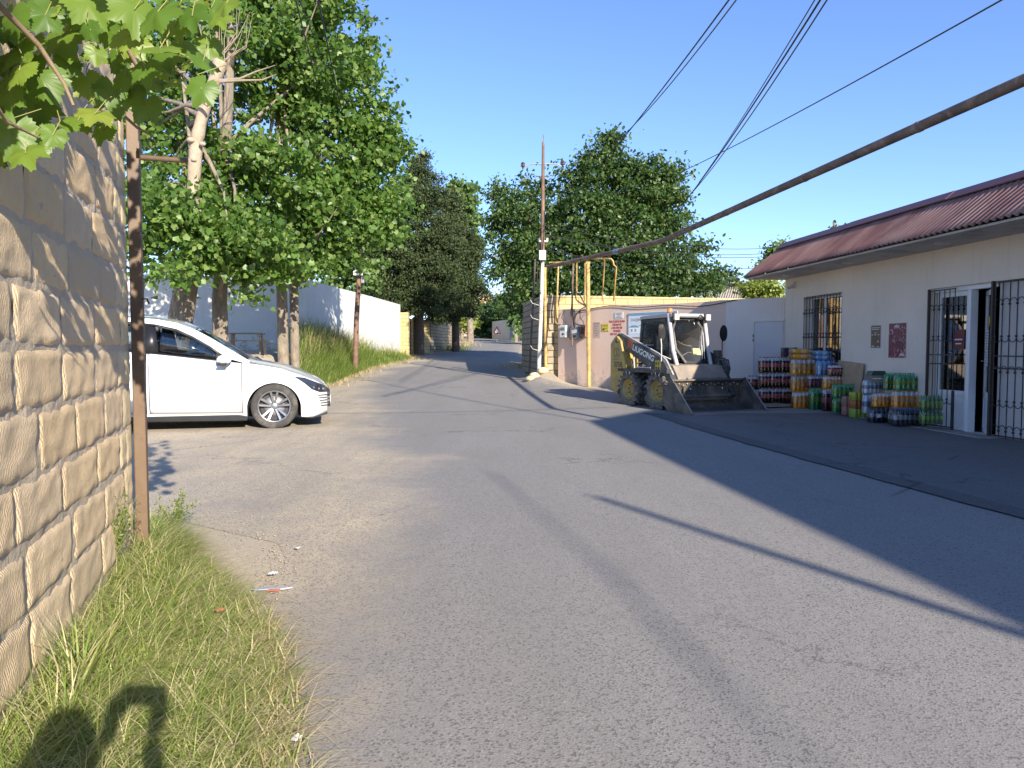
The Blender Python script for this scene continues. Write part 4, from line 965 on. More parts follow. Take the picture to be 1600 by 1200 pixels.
# door: fixed leaf, opening, open leaf
def leaf_door(name, w, h, parent, loc, rz, kick=.52):
    e = bpy.data.objects.new(name, None); COL.objects.link(e); e.parent = parent; e.location = loc; e.rotation_euler = (0,0,rz)
    mb = MB(); f = .075; mb.box((0,0,0), (f,.05,h)); mb.box((w-f,0,0), (w,.05,h)); mb.box((f,0,h-f), (w-f,.05,h)); mb.box((f,0,0), (w-f,.05,f)); mb.box((f,0,kick), (w-f,.05,kick+f)); mb.box((f,.015,f), (w-f,.035,kick))
    mb.build('frame', m_pvc, e, bevel=.004); mb = MB(); mb.box((f,.02,kick+f), (w-f,.03,h-f)); mb.build('pane', m_glassd, e); return e
d1 = leaf_door('door', .70, 2.10, shop, (4.80,.10,.02), 0)
mb = MB(); mb.box((4.77,.06,2.12), (6.06,.16,2.19)); mb.box((5.505,.05,.012), (5.57,.17,2.12)); mb.build('door_frame', m_pvc, shop, bevel=.004)
d2 = leaf_door('door', .60, 2.08, shop, (6.04,.06,.02), R(180-32))
m_notice = M('notice_paper', (.62,.62,.62), .8, var=.05); m_ink = M('grey_ink', (.16,.16,.17), .8); m_yel = M('yellow_sticker', (.55,.42,.05), .6)
for z0, z1, nl in ((1.24,1.5,6), (.98,1.22,5)):
    mb = MB(); mb.box((.20,.052,z0), (.42,.056,z1)); nn_ = mb.build('notice', m_notice, d2)
    mb = MB(); [mb.box((.225,.057,z1-.03-.04*k-.014), (.395-.03*(k % 2),.058,z1-.03-.04*k)) for k in range(nl)]; mb.build('printed_lines', m_ink, nn_)
mb = MB(); mb.lathe([(0,.0),(.085,.0),(.085,.004),(0,.004)], 24, 'y', (.18,.053,1.62)); mb.build('round_sticker', m_yel, d2)
mb = MB(); mb.tube([(.555,.05,1.05),(.555,.09,1.05),(.47,.09,1.05)], .010, 8); mb.build('handle', m_steel, d2)
m_poster_r = M('red_poster', (.16,.025,.035), .5)
mb = MB(); mb.box((.36,-.002,1.22), (.60,.003,1.52)); ps = mb.build('window_poster', m_poster_r, d1)
mb = MB(); mb.box((.40,-.006,1.36), (.56,-.0025,1.38)); mb.box((.42,-.006,1.30), (.54,-.0025,1.315)); mb.build('poster_lines', m_wht, ps)
# security grilles: left fixed gate and the right gate in front of white ribbed panels
g_ = MB(); grille_bars(g_, 4.80, 5.36, .05, 2.16, -.04, .115, (.06,1.02,1.16,2.15), ((1.86,1),(1.44,-1),(.48,-1))); g_.box((4.775,-.06,.02), (4.80,-.02,2.18)); g_.box((5.36,-.06,.02), (5.38,-.02,.62)); g_.build('security_gate', m_iron, shop)
m_rib = M('ribbed_panel', (.60,.58,.56), .5, (.52,.50,.49), 3)
mb = MB(); mb.grid(lambda u, v: Vector((6.10+3.1*u, .08+.014*(1 if ((u*3.1/.13) % 1) > .25 else -1), .012+2.17*v)), 24*8, 1, smooth=False); mb.build('ribbed_shutter', m_rib, shop)
g_ = MB(); grille_bars(g_, 6.16, 9.1, .03, 2.17, -.05, .128, (.05,.98,1.15,2.16), ((1.86,1),(1.42,-1),(.93,1),(.53,-1),(.12,1))); g_.box((6.10,-.075,.0), (6.135,-.03,2.19)); g_.build('security_gate', m_iron, shop)
mb = MB(); mb.box((4.7,-.32,-.05), (6.3,.0,.03)); mb.build('doorstep', M('worn_concrete', (.30,.28,.26), .9, bmp=.3), shop, bevel=.01)
# posters on the shop wall: two things
m_brown = M('poster_brown', (.17,.115,.075), .6); m_pale = M('poster_pale', (.62,.56,.50), .6, var=.08)
def poster(name, u0, u1, z0, z1, m, label):
    o = empty(name, SC0+SU*u0+Vector((0,0,z0)), SANG, label, 'poster'); mb = MB(); mb.box((-.012,-.006,-.012), (u1-u0+.012,-.0015,z1-z0+.012)); mb.build('border', m_pale, o)
    mb = MB(); mb.box((0,-.010,0), (u1-u0,-.0062,z1-z0)); mb.build('sheet', m, o); return o, u1-u0, z1-z0
p1, w_, h_ = poster('wall_poster', 3.24, 3.51, 1.27, 1.66, m_brown, 'small brown poster with pale text lines on the shop wall, beside the larger maroon poster')
mb = MB()
def strip_(mb, x0, x1, z0, z1): mb.box((x0*w_,-.013,z0*h_), (x1*w_,-.0102,z1*h_))
r_ = random.Random(2)
for z, xa, xb in ((.88,.1,.9),(.80,.12,.86)):
    x = xa
    while x < xb: strip_(mb, x, x+.06, z, z+.05); x += .085
strip_(mb, .3,.66,.66,.685)
for x in (.08,.40,.74): strip_(mb, x, x+.15, .56,.615)
strip_(mb, .1,.3,.06,.1); strip_(mb, .1,.45,.03,.05); strip_(mb, .66,.92,.04,.07); strip_(mb,.7,.85,.25,.31); mb.build('printed_lines', m_pale, p1)
def poster_art():
    m, nt, out = nodes_of('maroon_art'); p = N(nt, 'ShaderNodeBsdfPrincipled'); co = coords(nt)
    n = noise(nt, co, 9, 3, .6, 2.2); n2 = noise(nt, co, 5, 2, .5, 3)
    col = mix(nt, ramp(nt, n2, [(.4,(0,0,0)),(.65,(1,1,1))]).outputs['Color'], (.17,.012,.045), (.09,.008,.035))
    col = mix(nt, ramp(nt, n, [(.575,(0,0,0)),(.60,(1,1,1)),(.64,(1,1,1)),(.66,(0,0,0))]).outputs['Color'], col, (.55,.40,.42))
    L(nt, col, p.inputs['Base Color']); p.inputs['Roughness'].default_value = .4; L(nt, p.outputs[0], out.inputs['Surface']); return m
p2, w_, h_ = poster('wall_poster', 3.75, 4.20, 1.10, 1.68, poster_art(), 'large maroon poster with white swirls on the shop wall, nearer the door')
mb = MB(); strip_(mb,.66,.92,.05,.1); strip_(mb,.7,.88,.1,.125); strip_(mb,.33,.6,.9,.94); strip_(mb,.3,.62,.86,.88); mb.build('printed_lines', m_pale, p2)
# camera under the eave
t = empty('security_camera', SC0+SU*.45+SI*(-.02)+Vector((0,0,2.62)), SANG, 'small white security camera on the shop wall under the eave corner', 'camera')
mb = MB(); mb.box((-.03,-.03,-.06), (.03,.02,.08)); mb.build('bracket', m_lamp, t, bevel=.004)
mb = MB(); mb.tube([(0,-.02,.0),(-.05,-.11,-.05)], .035, 12); bd = mb.build('body', m_lamp, t); mb = MB(); mb.tube([(-.05,-.11,-.05),(-.056,-.12,-.055)], .024, 12); mb.build('lens', m_iron, bd)
# ------------------------------------------------------------------ plastered wall beside the shop (local: x away from the shop, y to the street)
PW = Vector((6.09,16.2,0)); PD = Vector((-.650,.760,0)); PN = Vector((-.760,-.650,0)); PANG = math.atan2(PD.y, PD.x)
pw = empty('plaster_wall', PW, PANG, 'pink plastered wall with flaking foot beside the shop, red lettering on it', 'wall')
m_ppink = plaster_mat('faded_pink', (.70,.53,.43), (.64,.48,.39), (.46,.40,.35), (.25,1.05), .8)
m_pgrey = plaster_mat('lilac_wash', (.72,.655,.61), (.66,.60,.56), (.42,.39,.38), (.0,.4), .5)
mb = MB(); tp = lambda s: 2.40+.03*s/7.24+.012*math.sin(s*1.7)
def pwall(mb, s0, s1, n, z0=-.3, dy=0):
    for k in range(n):
        a = s0+(s1-s0)*k/n; b = s0+(s1-s0)*(k+1)/n
        mb.add([(a,dy,z0),(b,dy,z0),(b,dy,tp(b)),(a,dy,tp(a)),(a,-.22,z0),(b,-.22,z0),(b,-.22,tp(b)),(a,-.22,tp(a))], [(0,3,2,1) if False else (0,1,2,3),(3,2,6,7),(4,7,6,5)]+([(0,3,7,4)] if k == 0 else [])+([(1,5,6,2)] if k == n-1 else []))
pwall(mb, 1.51, 7.24, 18); o = mb.build('pink_section', m_ppink, pw, weld=True)
mb = MB(); pwall(mb, 0.0, 1.50, 5, dy=.012); o = mb.build('lilac_section', m_pgrey, pw, weld=True)
m_sheet = M('white_sheet_metal', (.60,.58,.60), .5, (.54,.53,.55), 2)
mb = MB(); mb.box((.02,.016,.1), (.72,.040,1.86)); dr = mb.build('door', m_sheet, pw, bevel=.004)
mb = MB(); mb.box((.722,.014,.08), (.75,.052,1.91)); mb.box((.0,.014,1.865), (.722,.052,1.91)); mb.build('door_frame', m_pgrey, dr)
for z in (1.45,1.55): 
    mb = MB(); mb.tube([(.74,.05,z-.035),(.74,.05,z+.035)], .014, 8); mb.build('hinge', m_iron, dr)
m_cable = M('black_cable', (.02,.02,.02), .6)
mb = MB(); mb.tube([(s, .03, tp(s)-.05+.06*math.sin(s*2.1)*math.sin(s*.9)) for s in np.linspace(1.2,6.6,36)], .011, 6); o = mb.build('sagging_cable', m_cable); o.location = PW; o.rotation_euler = (0,0,PANG); tag(o, 'black cable sagging along the top of the pink plastered wall', 'cable')
FACE = (PI/2, 0, PI)
m_redink = M('red_lettering', (.50,.06,.05), .8, (.42,.08,.07), 30)
def s_at(px): a = (px-800)/F; return (6.09-a*16.2)/(4.71+5.5*a)*7.24
sc_ = s_at(963.5)
for k, (tx, sz) in enumerate([('PALTARYUYAN',.082),('XİDMƏTİ',.072),('4-50-784 08',.08),('TƏMİRİ',.072),('055 511 61 47',.082)]):
    text(tx, sz, m_redink, pw, (sc_, .004, 1.975-.086*k), FACE, 'red_lettering', .0012, 'CENTER', 1.0, .0022)
def sheet(name, px, w, z0, z1, m, label, cat='sign', th=.012, dark=None, nl=4, ink=None):
    s = s_at(px); p = PW+PD*s; o = empty(name, (p.x,p.y,z0), PANG, label, cat)
    mb = MB(); mb.box((-w/2,.002,0), (w/2,th,z1-z0)); mb.build('sheet', m, o)
    mb = MB()
    for k in range(nl):
        zz = (z1-z0)*(1-(k+.8)/(nl+.6)); ww = w*(.36-.09*((k*7) % 3)); mb.box((-ww,th+.001,zz), (ww,th+.003,zz+(z1-z0)*.07))
    if nl: mb.build('printed_lines', ink or m_ink, o)
    return o
sheet('paper_sign', 966.5, .30, 2.08, 2.25, m_notice, 'white paper sign above the red lettering on the pink wall', ink=m_ink)
ys = sheet('enamel_sign', 945.5, .26, 1.74, 1.95, M('yellow_enamel', (.60,.48,.04), .5), 'small yellow sign left of the red lettering on the pink wall', nl=2)
mb = MB(); mb.box((.03,.0155,.03), (.09,.018,.08)); mb.build('emblem', m_iron, ys)
sheet('faded_poster', 932, .27, 1.56, 2.0, M('faded_paper', (.50,.40,.34), .9, (.44,.35,.30), 8, stain=(.32,.27,.25), samt=.5), 'faded grey poster peeling off the pink wall beside the yellow post', 'poster', .004, nl=6, ink=M('faded_ink', (.33,.27,.24), .9))
sb, se = s_at(982), s_at(1058); bz0, bz1 = 1.56, 2.21
p = PW+PD*sb; bn = empty('banner', (p.x,p.y,bz0), PANG, 'pale blue estate agent banner behind the loader with houses printed on it', 'banner')
m_ban = M('banner_vinyl', (.60,.66,.72), .5, var=.05); m_bblue = M('banner_blue', (.20,.36,.50), .5); m_bwhite = M('banner_white', (.78,.79,.80), .5, var=.05); m_bgrey = M('banner_grey', (.25,.30,.36), .5)
bw = sb-se
mb = MB(); mb.box((-bw,.004,0), (0,.02,bz1-bz0)); mb.build('sheet', m_ban, bn)
mb = MB(); mb.box((-bw,.0205,bz1-bz0-.07), (0,.024,bz1-bz0-.005)); mb.build('blue_band', m_bblue, bn)
text('DAŞINMAZ ƏMLAK LAZIMDIR', .108, m_bgrey, bn, (-.08,.022,.43), FACE, 'lettering', .001, 'LEFT', 1.02, .001)
mb = MB()
for x, w2, h2 in ((-.62,.5,.2),(-.2,.34,.16),(-1.02,.4,.24),(-1.5,.5,.2)): mb.box((x-w2/2,.0205,.1), (x+w2/2,.023,.1+h2))
mb.build('printed_houses', m_bwhite, bn)
mb = MB()
for x, w2, h2 in ((-.62,.56,.2),(-.2,.38,.16),(-1.02,.46,.24),(-1.5,.56,.2)): mb.prism([(x-w2/2,.1+h2),(x+w2/2,.1+h2),(x+w2*.2,.16+h2),(x-w2*.2,.16+h2)], 'y', .0205, .0245)
for x in (-.78,-.6,-.45,-.25,-.12,-1.1,-.95,-1.6,-1.4): mb.box((x-.03,.0235,.15), (x+.03,.025,.22))
mb.build('printed_roofs', m_bblue, bn)
# yellow stone wall behind, with its corner pillar and the side along the street
yw = wall_between('stone_wall', [(11,24.2),(4,22.6),(1.28,22.0)], [2.86,2.87,2.87], -.2, m_lime, 'yellow sawn stone wall whose top course shows above the pink plastered wall', below=.4); add_uv(yw)
yw2 = wall_between('stone_wall', [(1.26,21.88),(.72,27.2),(.72,31)], [2.87,2.95,3.05], .3, m_lime_shade, 'shaded stone wall running along the street behind the poles', below=.4); add_uv(yw2)
# neighbouring two storey house beside the viewer, out of frame, and its long shadow
ne = empty('neighbour_house', SC0+SU*17.0, SANG, 'two storey plastered house standing past the shop, outside the picture', 'house')
E0 = 15.85-17.0
mb = MB(); mb.box((E0+.02,-.0,-.3), (12,6,5.55)); mb.build('wall', m_shop, ne)
mb = MB(); mb.prism([(-.45,5.55),(6.4,5.55),(6.4,5.75),(3,7.0),(-.45,5.72)], 'x', E0-.1, 12.3); mb.build('roof', m_roof, ne)
for x in (1.5,4.5,8):
    mb = MB(); mb.box((x,-.03,3.4), (x+1.1,.0-.002,4.9)); f_ = mb.build('window', m_pvc, ne); mb = MB(); mb.box((x+.08,-.045,3.48), (x+1.02,-.032,4.82)); mb.build('pane', m_pane, f_)

CP_ = {k: M('goods_'+k, c, .5) for k, c in {'red': (.5,.04,.03), 'white': (.7,.7,.68), 'blue': (.08,.16,.45), 'orange': (.7,.3,.04), 'green': (.06,.3,.1)}.items()}
# dim goods inside the shop
m_shelf = M('shelf_metal', (.35,.35,.36), .5)
for k, (u0, lab) in enumerate(((4.9,'shelf unit with coloured goods in the dim shop behind the fixed door leaf'),(6.2,'shelf unit with goods in the dim shop behind the ribbed shutter'))):
    t = empty('shelf_unit', SC0+SU*u0+SI*2.2, SANG, lab, 'shelf'); mb = MB()
    for z in (.1,.55,1.0,1.45,1.9): mb.box((0,0,z), (1.2,.4,z+.025))
    for x in (0,1.16): mb.box((x,.0,.016), (x+.04,.4,2.1))
    mb.build('rack', m_shelf, t)
    r_ = random.Random(30+k); mbs = {c: MB() for c in ('red','white','blue','orange','green')}
    for z in (.125,.575,1.025,1.475):
        x = .06
        while x < 1.1:
            w2 = r_.uniform(.06,.13); h2 = r_.uniform(.14,.32); mbs[r_.choice(list(mbs))].box((x,.03,z),(x+w2,.25,z+h2)); x += w2+.02
    for c, m_ in mbs.items(): m_.build('goods', CP_[c], t)
# ------------------------------------------------------------------ drinks stacked in front of the shop
def liquid(name, c, rough=.12):
    m, nt, out = nodes_of(name); p = N(nt, 'ShaderNodeBsdfPrincipled'); p.inputs['Base Color'].default_value = rgba(c); p.inputs['Roughness'].default_value = rough
    p.inputs['Coat Weight'].default_value = .6; p.inputs['Specular IOR Level'].default_value = .6; L(nt, p.outputs[0], out.inputs['Surface']); return m
LQ = {'cola': liquid('cola_drink', (.022,.008,.006)), 'orange': liquid('orange_drink', (.80,.34,.02)), 'amber': liquid('amber_drink', (.66,.33,.03)), 'green': liquid('green_bottle', (.035,.27,.10)), 'lime': liquid('lime_drink', (.10,.19,.075)), 'water': liquid('water_bottle', (.55,.63,.70)), 'blue': liquid('blue_bottle', (.14,.33,.58)), 'dark': liquid('dark_bottle', (.03,.035,.05)), 'purple': liquid('purple_drink', (.10,.015,.035)), 'clear': liquid('clear_bottle', (.55,.56,.60))}
CP = {k: M('cap_'+k, c, .4, var=.1) for k, c in {'red': (.5,.03,.03), 'white': (.75,.75,.75), 'blue': (.06,.12,.4), 'orange': (.7,.28,.03), 'green': (.05,.25,.08), 'black': (.03,.03,.03)}.items()}
def label_mat(name, c, band):
    m, nt, out = nodes_of(name); p = N(nt, 'ShaderNodeBsdfPrincipled'); co = coords(nt)
    wv = N(nt, 'ShaderNodeTexWave'); wv.inputs['Scale'].default_value = 9; wv.inputs['Distortion'].default_value = 7; wv.inputs['Detail'].default_value = 2; wv.bands_direction = 'Z'; L(nt, co, wv.inputs['Vector'])
    col = mix(nt, ramp(nt, wv.outputs['Fac'], [(.72,(0,0,0)),(.8,(1,1,1))]).outputs['Color'], c, band)
    L(nt, col, p.inputs['Base Color']); p.inputs['Roughness'].default_value = .35; L(nt, p.outputs[0], out.inputs['Surface']); return m
LB = {'red': label_mat('red_label', (.62,.03,.035), (.7,.6,.6)), 'orange': label_mat('orange_label', (.72,.30,.05), (.75,.62,.5)), 'green': label_mat('green_label', (.04,.26,.06), (.55,.6,.1)), 'blue': label_mat('blue_label', (.04,.06,.18), (.6,.65,.75)), 'grey': label_mat('grey_label', (.45,.47,.5), (.1,.12,.2)), 'purple': label_mat('purple_label', (.30,.02,.08), (.6,.45,.5)), 'lightblue': label_mat('lightblue_label', (.25,.42,.65), (.6,.7,.8))}
MESH = {}
def bottle_mesh(kind):
    """unit bottle: radius .5, height 1"""
    liq, lab, cap = kind
    if kind in MESH: return MESH[kind]
    hd = .80 if liq in ('cola','purple','orange','amber') else 1
    body = [(.0,.0),(.34,.0),(.46,.025),(.5,.06),(.48,.16),(.49,.3),(.47,.36),(.47,.58),(.49,.62),(.47,.68),(.40,.74)]
    neck = [(.40,.74),(.24,.88),(.155,.925),(.15,.94)]
    mb = MB(); mb.lathe(body, 12, mi=0); mb.lathe(neck, 12, mi=1); b = mb.build('bottle', [LQ[liq], LQ['clear'] if hd < 1 else LQ[liq]]); 
    mb = MB(); mb.lathe([(.485,.34),(.49,.345),(.49,.60),(.485,.605)], 12); l = mb.build('label', LB[lab])
    mb = MB(); mb.lathe([(0,1.0),(.16,1.0),(.18,.985),(.18,.935),(.0,.935)], 10); c = mb.build('cap', CP[cap])
    MESH[kind] = [o.data for o in (b, l, c)]
    for o in (b, l, c): bpy.data.objects.remove(o)
    return MESH[kind]
def can_mesh(c, c2):
    k = ('can', c)
    if k in MESH: return MESH[k]
    mb = MB(); mb.lathe([(0,.0),(.36,.0),(.5,.07),(.5,.90),(.42,.985),(.42,1.0),(.38,.985),(0,.98)], 12); b = mb.build('can', label_mat('can_'+c, *c2)); MESH[k] = [b.data]; bpy.data.objects.remove(b); return MESH[k]
m_film = glass_mat('shrink_film', (.97,.97,.98), .015, .12)
def pack(px0, px1, y0, y1, Y, kind, label, n=None, deep=2, rot=0, lying=False, film=True, group=None, name='drink_pack', cat='drinks pack', dia=.082):
    """a shrink wrapped pack standing where the photo has it: width and height in metres follow from its distance"""
    c = at((px0+px1)/2, y1, Y); w_ = (px1-px0)/F*Y; h_ = (y1-y0)/F*Y
    t = empty(name, c, R(rot), label, cat, group)
    if lying:
        ln = w_; n = n or max(2, round(h_/dia)); d = h_/n
        for r in range(n):
            for q in range(3):
                for me, nm in zip(bottle_mesh(kind), ('bottle','label','cap')):
                    if nm == 'bottle':
                        o = bpy.data.objects.new(nm, me); COL.objects.link(o); o.parent = t; base = o
                        o.scale = (d,d,ln); o.rotation_euler = (0,PI/2,0); o.location = (-ln/2, .02+d*q, d*(r+.5))
                    else:
                        o2 = bpy.data.objects.new(nm, me); COL.objects.link(o2); o2.parent = base
        wid = 3*d
    else:
        n = n or max(2, round(w_/dia)); d = w_/n
        for i in range(n):
            for j in range(deep):
                ms_ = bottle_mesh(kind) if kind[0] != 'can' else can_mesh(*kind[1:])
                o = bpy.data.objects.new('can' if kind[0] == 'can' else 'bottle', ms_[0]); COL.objects.link(o); o.parent = t
                o.scale = (d*.99,d*.99,h_); o.location = (-w_/2+d*(i+.5), d*(j+.5), 0); o.rotation_euler = (0,0,random.uniform(-.6,.6))
                for me, nm in zip(ms_[1:], ('label','cap')):
                    o2 = bpy.data.objects.new(nm, me); COL.objects.link(o2); o2.parent = o
        wid = deep*d
    if film:
        mb = MB(); e = .004; hh = h_*(.80 if not lying and kind[0] != 'can' else 1.0)
        def fn(u, v):
            a = 2*PI*u; k = 4; x = math.copysign(abs(math.cos(a))**(2/k), math.cos(a)); y = math.copysign(abs(math.sin(a))**(2/k), math.sin(a))
            s = 1-.06*max(0, v-.85)/.15+.012*mnoise.noise((u*40,v*5,px0))
            return Vector((x*(w_/2+e)*s, wid/2+y*(wid/2+e)*s, .004+hh*v))
        mb.grid(fn, 40, 6); mb.build('shrink_wrap', m_film, t)
    return t
COLA = ('cola','red','red'); ORA = ('orange','orange','orange'); AMB = ('amber','orange','orange'); GRN = ('green','green','green'); BLU = ('blue','lightblue','blue'); WAT = ('water','blue','blue'); DRK = ('dark','blue','black'); PUR = ('purple','purple','red'); LIM = ('lime','green','green'); SLB = ('dark','grey','blue')
GC = 'cola packs stacked against the plaster wall'
rows = [(606,630,'bottom row'), (582,606,'middle row'), (557.5,582,'top row')]
colx = [(1187,1204,'left end of the stack'), (1204,1221,'middle of the stack'), (1221,1238,'right end, beside the orange bottles')]
for y0, y1, rn in rows:
    for a, b, cn in colx: pack(a, b, y0, y1, 15.55, COLA, f'cola pack with red labels in the {rn}, {cn}', 3, group=GC)
pack(1170,1187,587,609,15.9, COLA, 'cola pack with red labels, half hidden behind the loader bucket edge', 3)
pack(1224,1247,543,557.5,15.4, DRK, 'dark bottle pack lying on top of the cola stack', None, lying=True, dia=.075)
pack(1240,1272,545,561,14.75, AMB, 'amber drink pack lying on its side on top of the orange bottles', None, lying=True, dia=.09)
pack(1238,1277,561,586,14.65, AMB, 'amber drink pack of the top row, beneath the lying amber pack', 5)
pack(1238,1264,586,612,14.75, ORA, 'orange drink pack in the middle row next to the cola stack', 4)
pack(1240,1267,612,638,14.6, ORA, 'orange drink pack standing on the ground next to the cola stack', 4)
pack(1264,1288,587,606,14.5, PUR, 'dark cherry drink pack between the two orange packs of the middle row', 4)
pack(1267,1288,606,640,14.3, GRN, 'tall green bottle pack on the ground between orange and cherry bottles', 3)
pack(1276,1301,548,562,14.35, BLU, 'blue water pack lying on top of the blue water bottles', None, lying=True, dia=.09)
pack(1278,1308,562,587,14.2, BLU, 'blue water bottle pack beneath the lying blue pack', 4)
pack(1296,1321,570,588,13.75, COLA, 'small red labelled pack on the right of the blue water bottles', 5)
pack(1288,1326,588,607,13.7, ORA, 'orange drink pack on top of the green bottles, under the small red pack', 7)
pack(1288,1303,606,642,13.95, PUR, 'dark cherry bottle pack on the ground between two green packs', 2)
pack(1303,1337,600,622,13.3, GRN, 'green bottle pack on the upper layer of the pair left of the cans', 5)
pack(1303,1325,622,645,13.25, GRN, 'green bottle pack on the ground under another green pack, left of the cans', 4)
def cans(name, *c): return ('can', name, c)
RC = cans('dark_red', (.22,.045,.035), (.5,.35,.3)); YC = cans('yellow', (.42,.38,.04), (.2,.28,.05)); OC = cans('rust', (.42,.14,.03), (.2,.08,.03)); GCN = cans('green', (.15,.30,.03), (.5,.5,.1))
for q, (y0, y1, nm) in enumerate([(635,649,'bottom'),(620,635,'top')]): pack(1320,1334,y0,y1,12.95, RC, f'dark red can tray, {nm} of the narrow stack beside the bright cans', 3, deep=3, film=False, name='can_tray', cat='drinks tray')
pack(1334,1359,639,653,12.7, GCN, 'bright green can tray at the bottom of the three coloured trays', 4, deep=3, film=False, name='can_tray', cat='drinks tray')
pack(1334,1359,626,639,12.7, OC, 'rust orange can tray between the green and the yellow tray', 4, deep=3, film=False, name='can_tray', cat='drinks tray')
pack(1334,1359,613,626,12.7, YC, 'yellow can tray on top of the three coloured trays', 4, deep=3, film=False, name='can_tray', cat='drinks tray')
pack(1351,1384,615,646,12.35, WAT, 'clear water bottle pack with navy labels, lower one behind the orange bottles', 5)
pack(1351,1384,593,615,12.35, WAT, 'clear water bottle pack with navy labels, upper one beside the green bottles', 5)
pack(1384,1402,583,610,12.0, GRN, 'narrow green bottle pack on the upper layer left of the wide green pack', 3)
pack(1401,1440,583,611,11.7, GRN, 'wide green bottle pack on the upper layer under the maroon poster', 5)
pack(1366,1397,614,636,11.95, ORA, 'small orange bottle pack standing on the dark pack', 5)
pack(1398,1438,611,638,11.65, ORA, 'large orange bottle pack under the wide green pack', 5)
dk = pack(1360,1397,636,660,11.9, DRK, 'dark bottle pack with a white tag standing on the ground', 5)
mb = MB(); mb.box((-.07,-.006,.09), (.0,-.0045,.15), rot=None); o = mb.build('price_tag', m_notice, dk); o.rotation_euler = (0,R(-12),0)
pack(1397,1442,638,665,11.35, SLB, 'navy and silver bottle pack on the ground in front of the orange packs', 6, deep=3)
pack(1441,1475,618,641,10.95, LIM, 'light green bottle pack, upper one of the pair beside the door gate', 5)
pack(1441,1475,641,663,10.95, LIM, 'light green bottle pack, lower one of the pair beside the door gate', 5)
m_card = M('cardboard', (.40,.29,.18), .9, (.33,.24,.15), 5, stain=(.26,.19,.12), samt=.3)
m_card2 = M('grey_carton', (.22,.21,.17), .8, (.16,.15,.12), 10)
c = at(1374,595,12.2); t = empty('carton', c, 0, 'small grey brown carton on top of the water bottles', 'carton')
mb = MB(); mb.box((-.13,0,0), (.13,.22,.09)); mb.build('box', m_card2, t, bevel=.004); mb = MB(); mb.box((-.12,-.003,.028), (.1,-.0015,.045)); mb.build('printed_band', m_notice, t)
mb = MB(); mb.prism([(-.135,.09),(.135,.09),(.10,.165),(-.10,.165)], 'y', .01, .21); mb.build('wrapped_top', M('dark_green_film', (.04,.08,.06), .3), t)
# cardboard sheet leaning on the wall, cardboard on the ground
u_, Y_ = shop_u(1323, .12); p = SC0+SU*u_-SI*.10; t = empty('cardboard_sheet', (p.x,p.y,.05), SANG, 'brown cardboard sheet leaning on the shop wall behind the bottle packs', 'cardboard')
mb = MB(); mb.grid(lambda u, v: Vector((-.42+.84*u, -.05+.11*v+.012*mnoise.noise((u*3,v*3,2)), .98*v-.05*v*u)), 10, 10); mb.build('sheet', m_card, t, solid=.008)
mb = MB(); mb.grid(lambda u, v: Vector((-.42+.84*u, -.052+.055*(1-v)-.03, .40+.04*v)), 6, 1); 
p = at(1196,636,15.05); mb = MB(); mb.grid(lambda u, v: Vector((-.36+.78*u+.1*v, -.42+.75*v, .012+.02*abs(mnoise.noise((u*2,v*2,5)))+.02*(u > .8)*(u-.8)*5)), 12, 12)
o = mb.build('cardboard_sheet', m_card, solid=.006); o.location = (p.x, p.y, H(p.x,p.y)+.01); o.rotation_euler = (0,0,R(20)); tag(o, 'flattened pale cardboard lying on the ground in front of the cola stack', 'cardboard')
p = G(1353,654); mb = MB(); mb.box((-.12,-.10,.002), (.12,.10,.006)); o = mb.build('paper_sheet', m_notice); o.location = (p.x,p.y,H(p.x,p.y)+.014); o.rotation_euler = (0,0,.2); tag(o, 'white paper sheet on the ground beside the dark bottle pack', 'litter')
# pallet the left stack stands on
m_pal = M('pallet_wood', (.28,.21,.14), .9, (.2,.15,.1), 12, bmp=.4)
a = at(1187,630,15.55); b = at(1238,630,15.55)
t = empty('pallet', (a.x,a.y,0), 0, 'low wooden pallet under the cola stack', 'pallet'); zt = a.z
mb = MB(); [mb.box((-.04+.155*k,-.03,zt-.022), (.09+.155*k,.30,zt-.002)) for k in range(6)]; mb.build('deck', m_pal, t); 
for y in (-.02,.22):
    mb = MB(); mb.box((-.04,y,.03), (.86,y+.07,zt-.024)); mb.build('bearer', m_pal, t)
# ------------------------------------------------------------------ skid steer loader (local: x forward, y left, z up)
LO = Vector((3.30+.43*.17,15.35-.902*.17,0)); LO.z = H(3.3,15.35)*.4; LHEAD = math.atan2(-.902,.43)
ldr = empty('skid_steer_loader', LO, LHEAD, 'yellow and black skid steer loader with its bucket lowered, before the pink wall', 'loader')
m_lyel = M('loader_yellow', (.46,.33,.085), .45, (.40,.29,.08), 5, stain=(.30,.22,.10), sscale=5, samt=.45)
m_lblk = M('loader_black', (.035,.037,.042), .5, (.055,.055,.055), 6, stain=(.15,.13,.11), sscale=5, samt=.4)
m_lgrey = M('loader_grey', (.12,.12,.12), .6, (.17,.16,.15), 5, stain=(.30,.26,.21), sscale=4, samt=.5)
m_lsil = M('cab_frame_silver', (.42,.41,.40), .4, (.5,.49,.48), 8, stain=(.35,.32,.3), samt=.3)
m_tyre = M('loader_tyre', (.035,.034,.033), .9, (.06,.056,.052), 8, stain=(.22,.195,.165), sscale=7, samt=.7)
m_buck = M('worn_bucket_steel', (.055,.052,.048), .55, (.095,.083,.07), 4, stain=(.20,.16,.12), sscale=3, samt=.5, bmp=.2, bscale=25)
m_bedge = M('bucket_edge', (.36,.35,.34), .4, (.25,.24,.23), 9, metal=.6)
m_chrome = M('cylinder_rod', (.6,.6,.6), .2, metal=1)
m_lglass = glass_mat('cab_glass', (.36,.43,.42), .24)
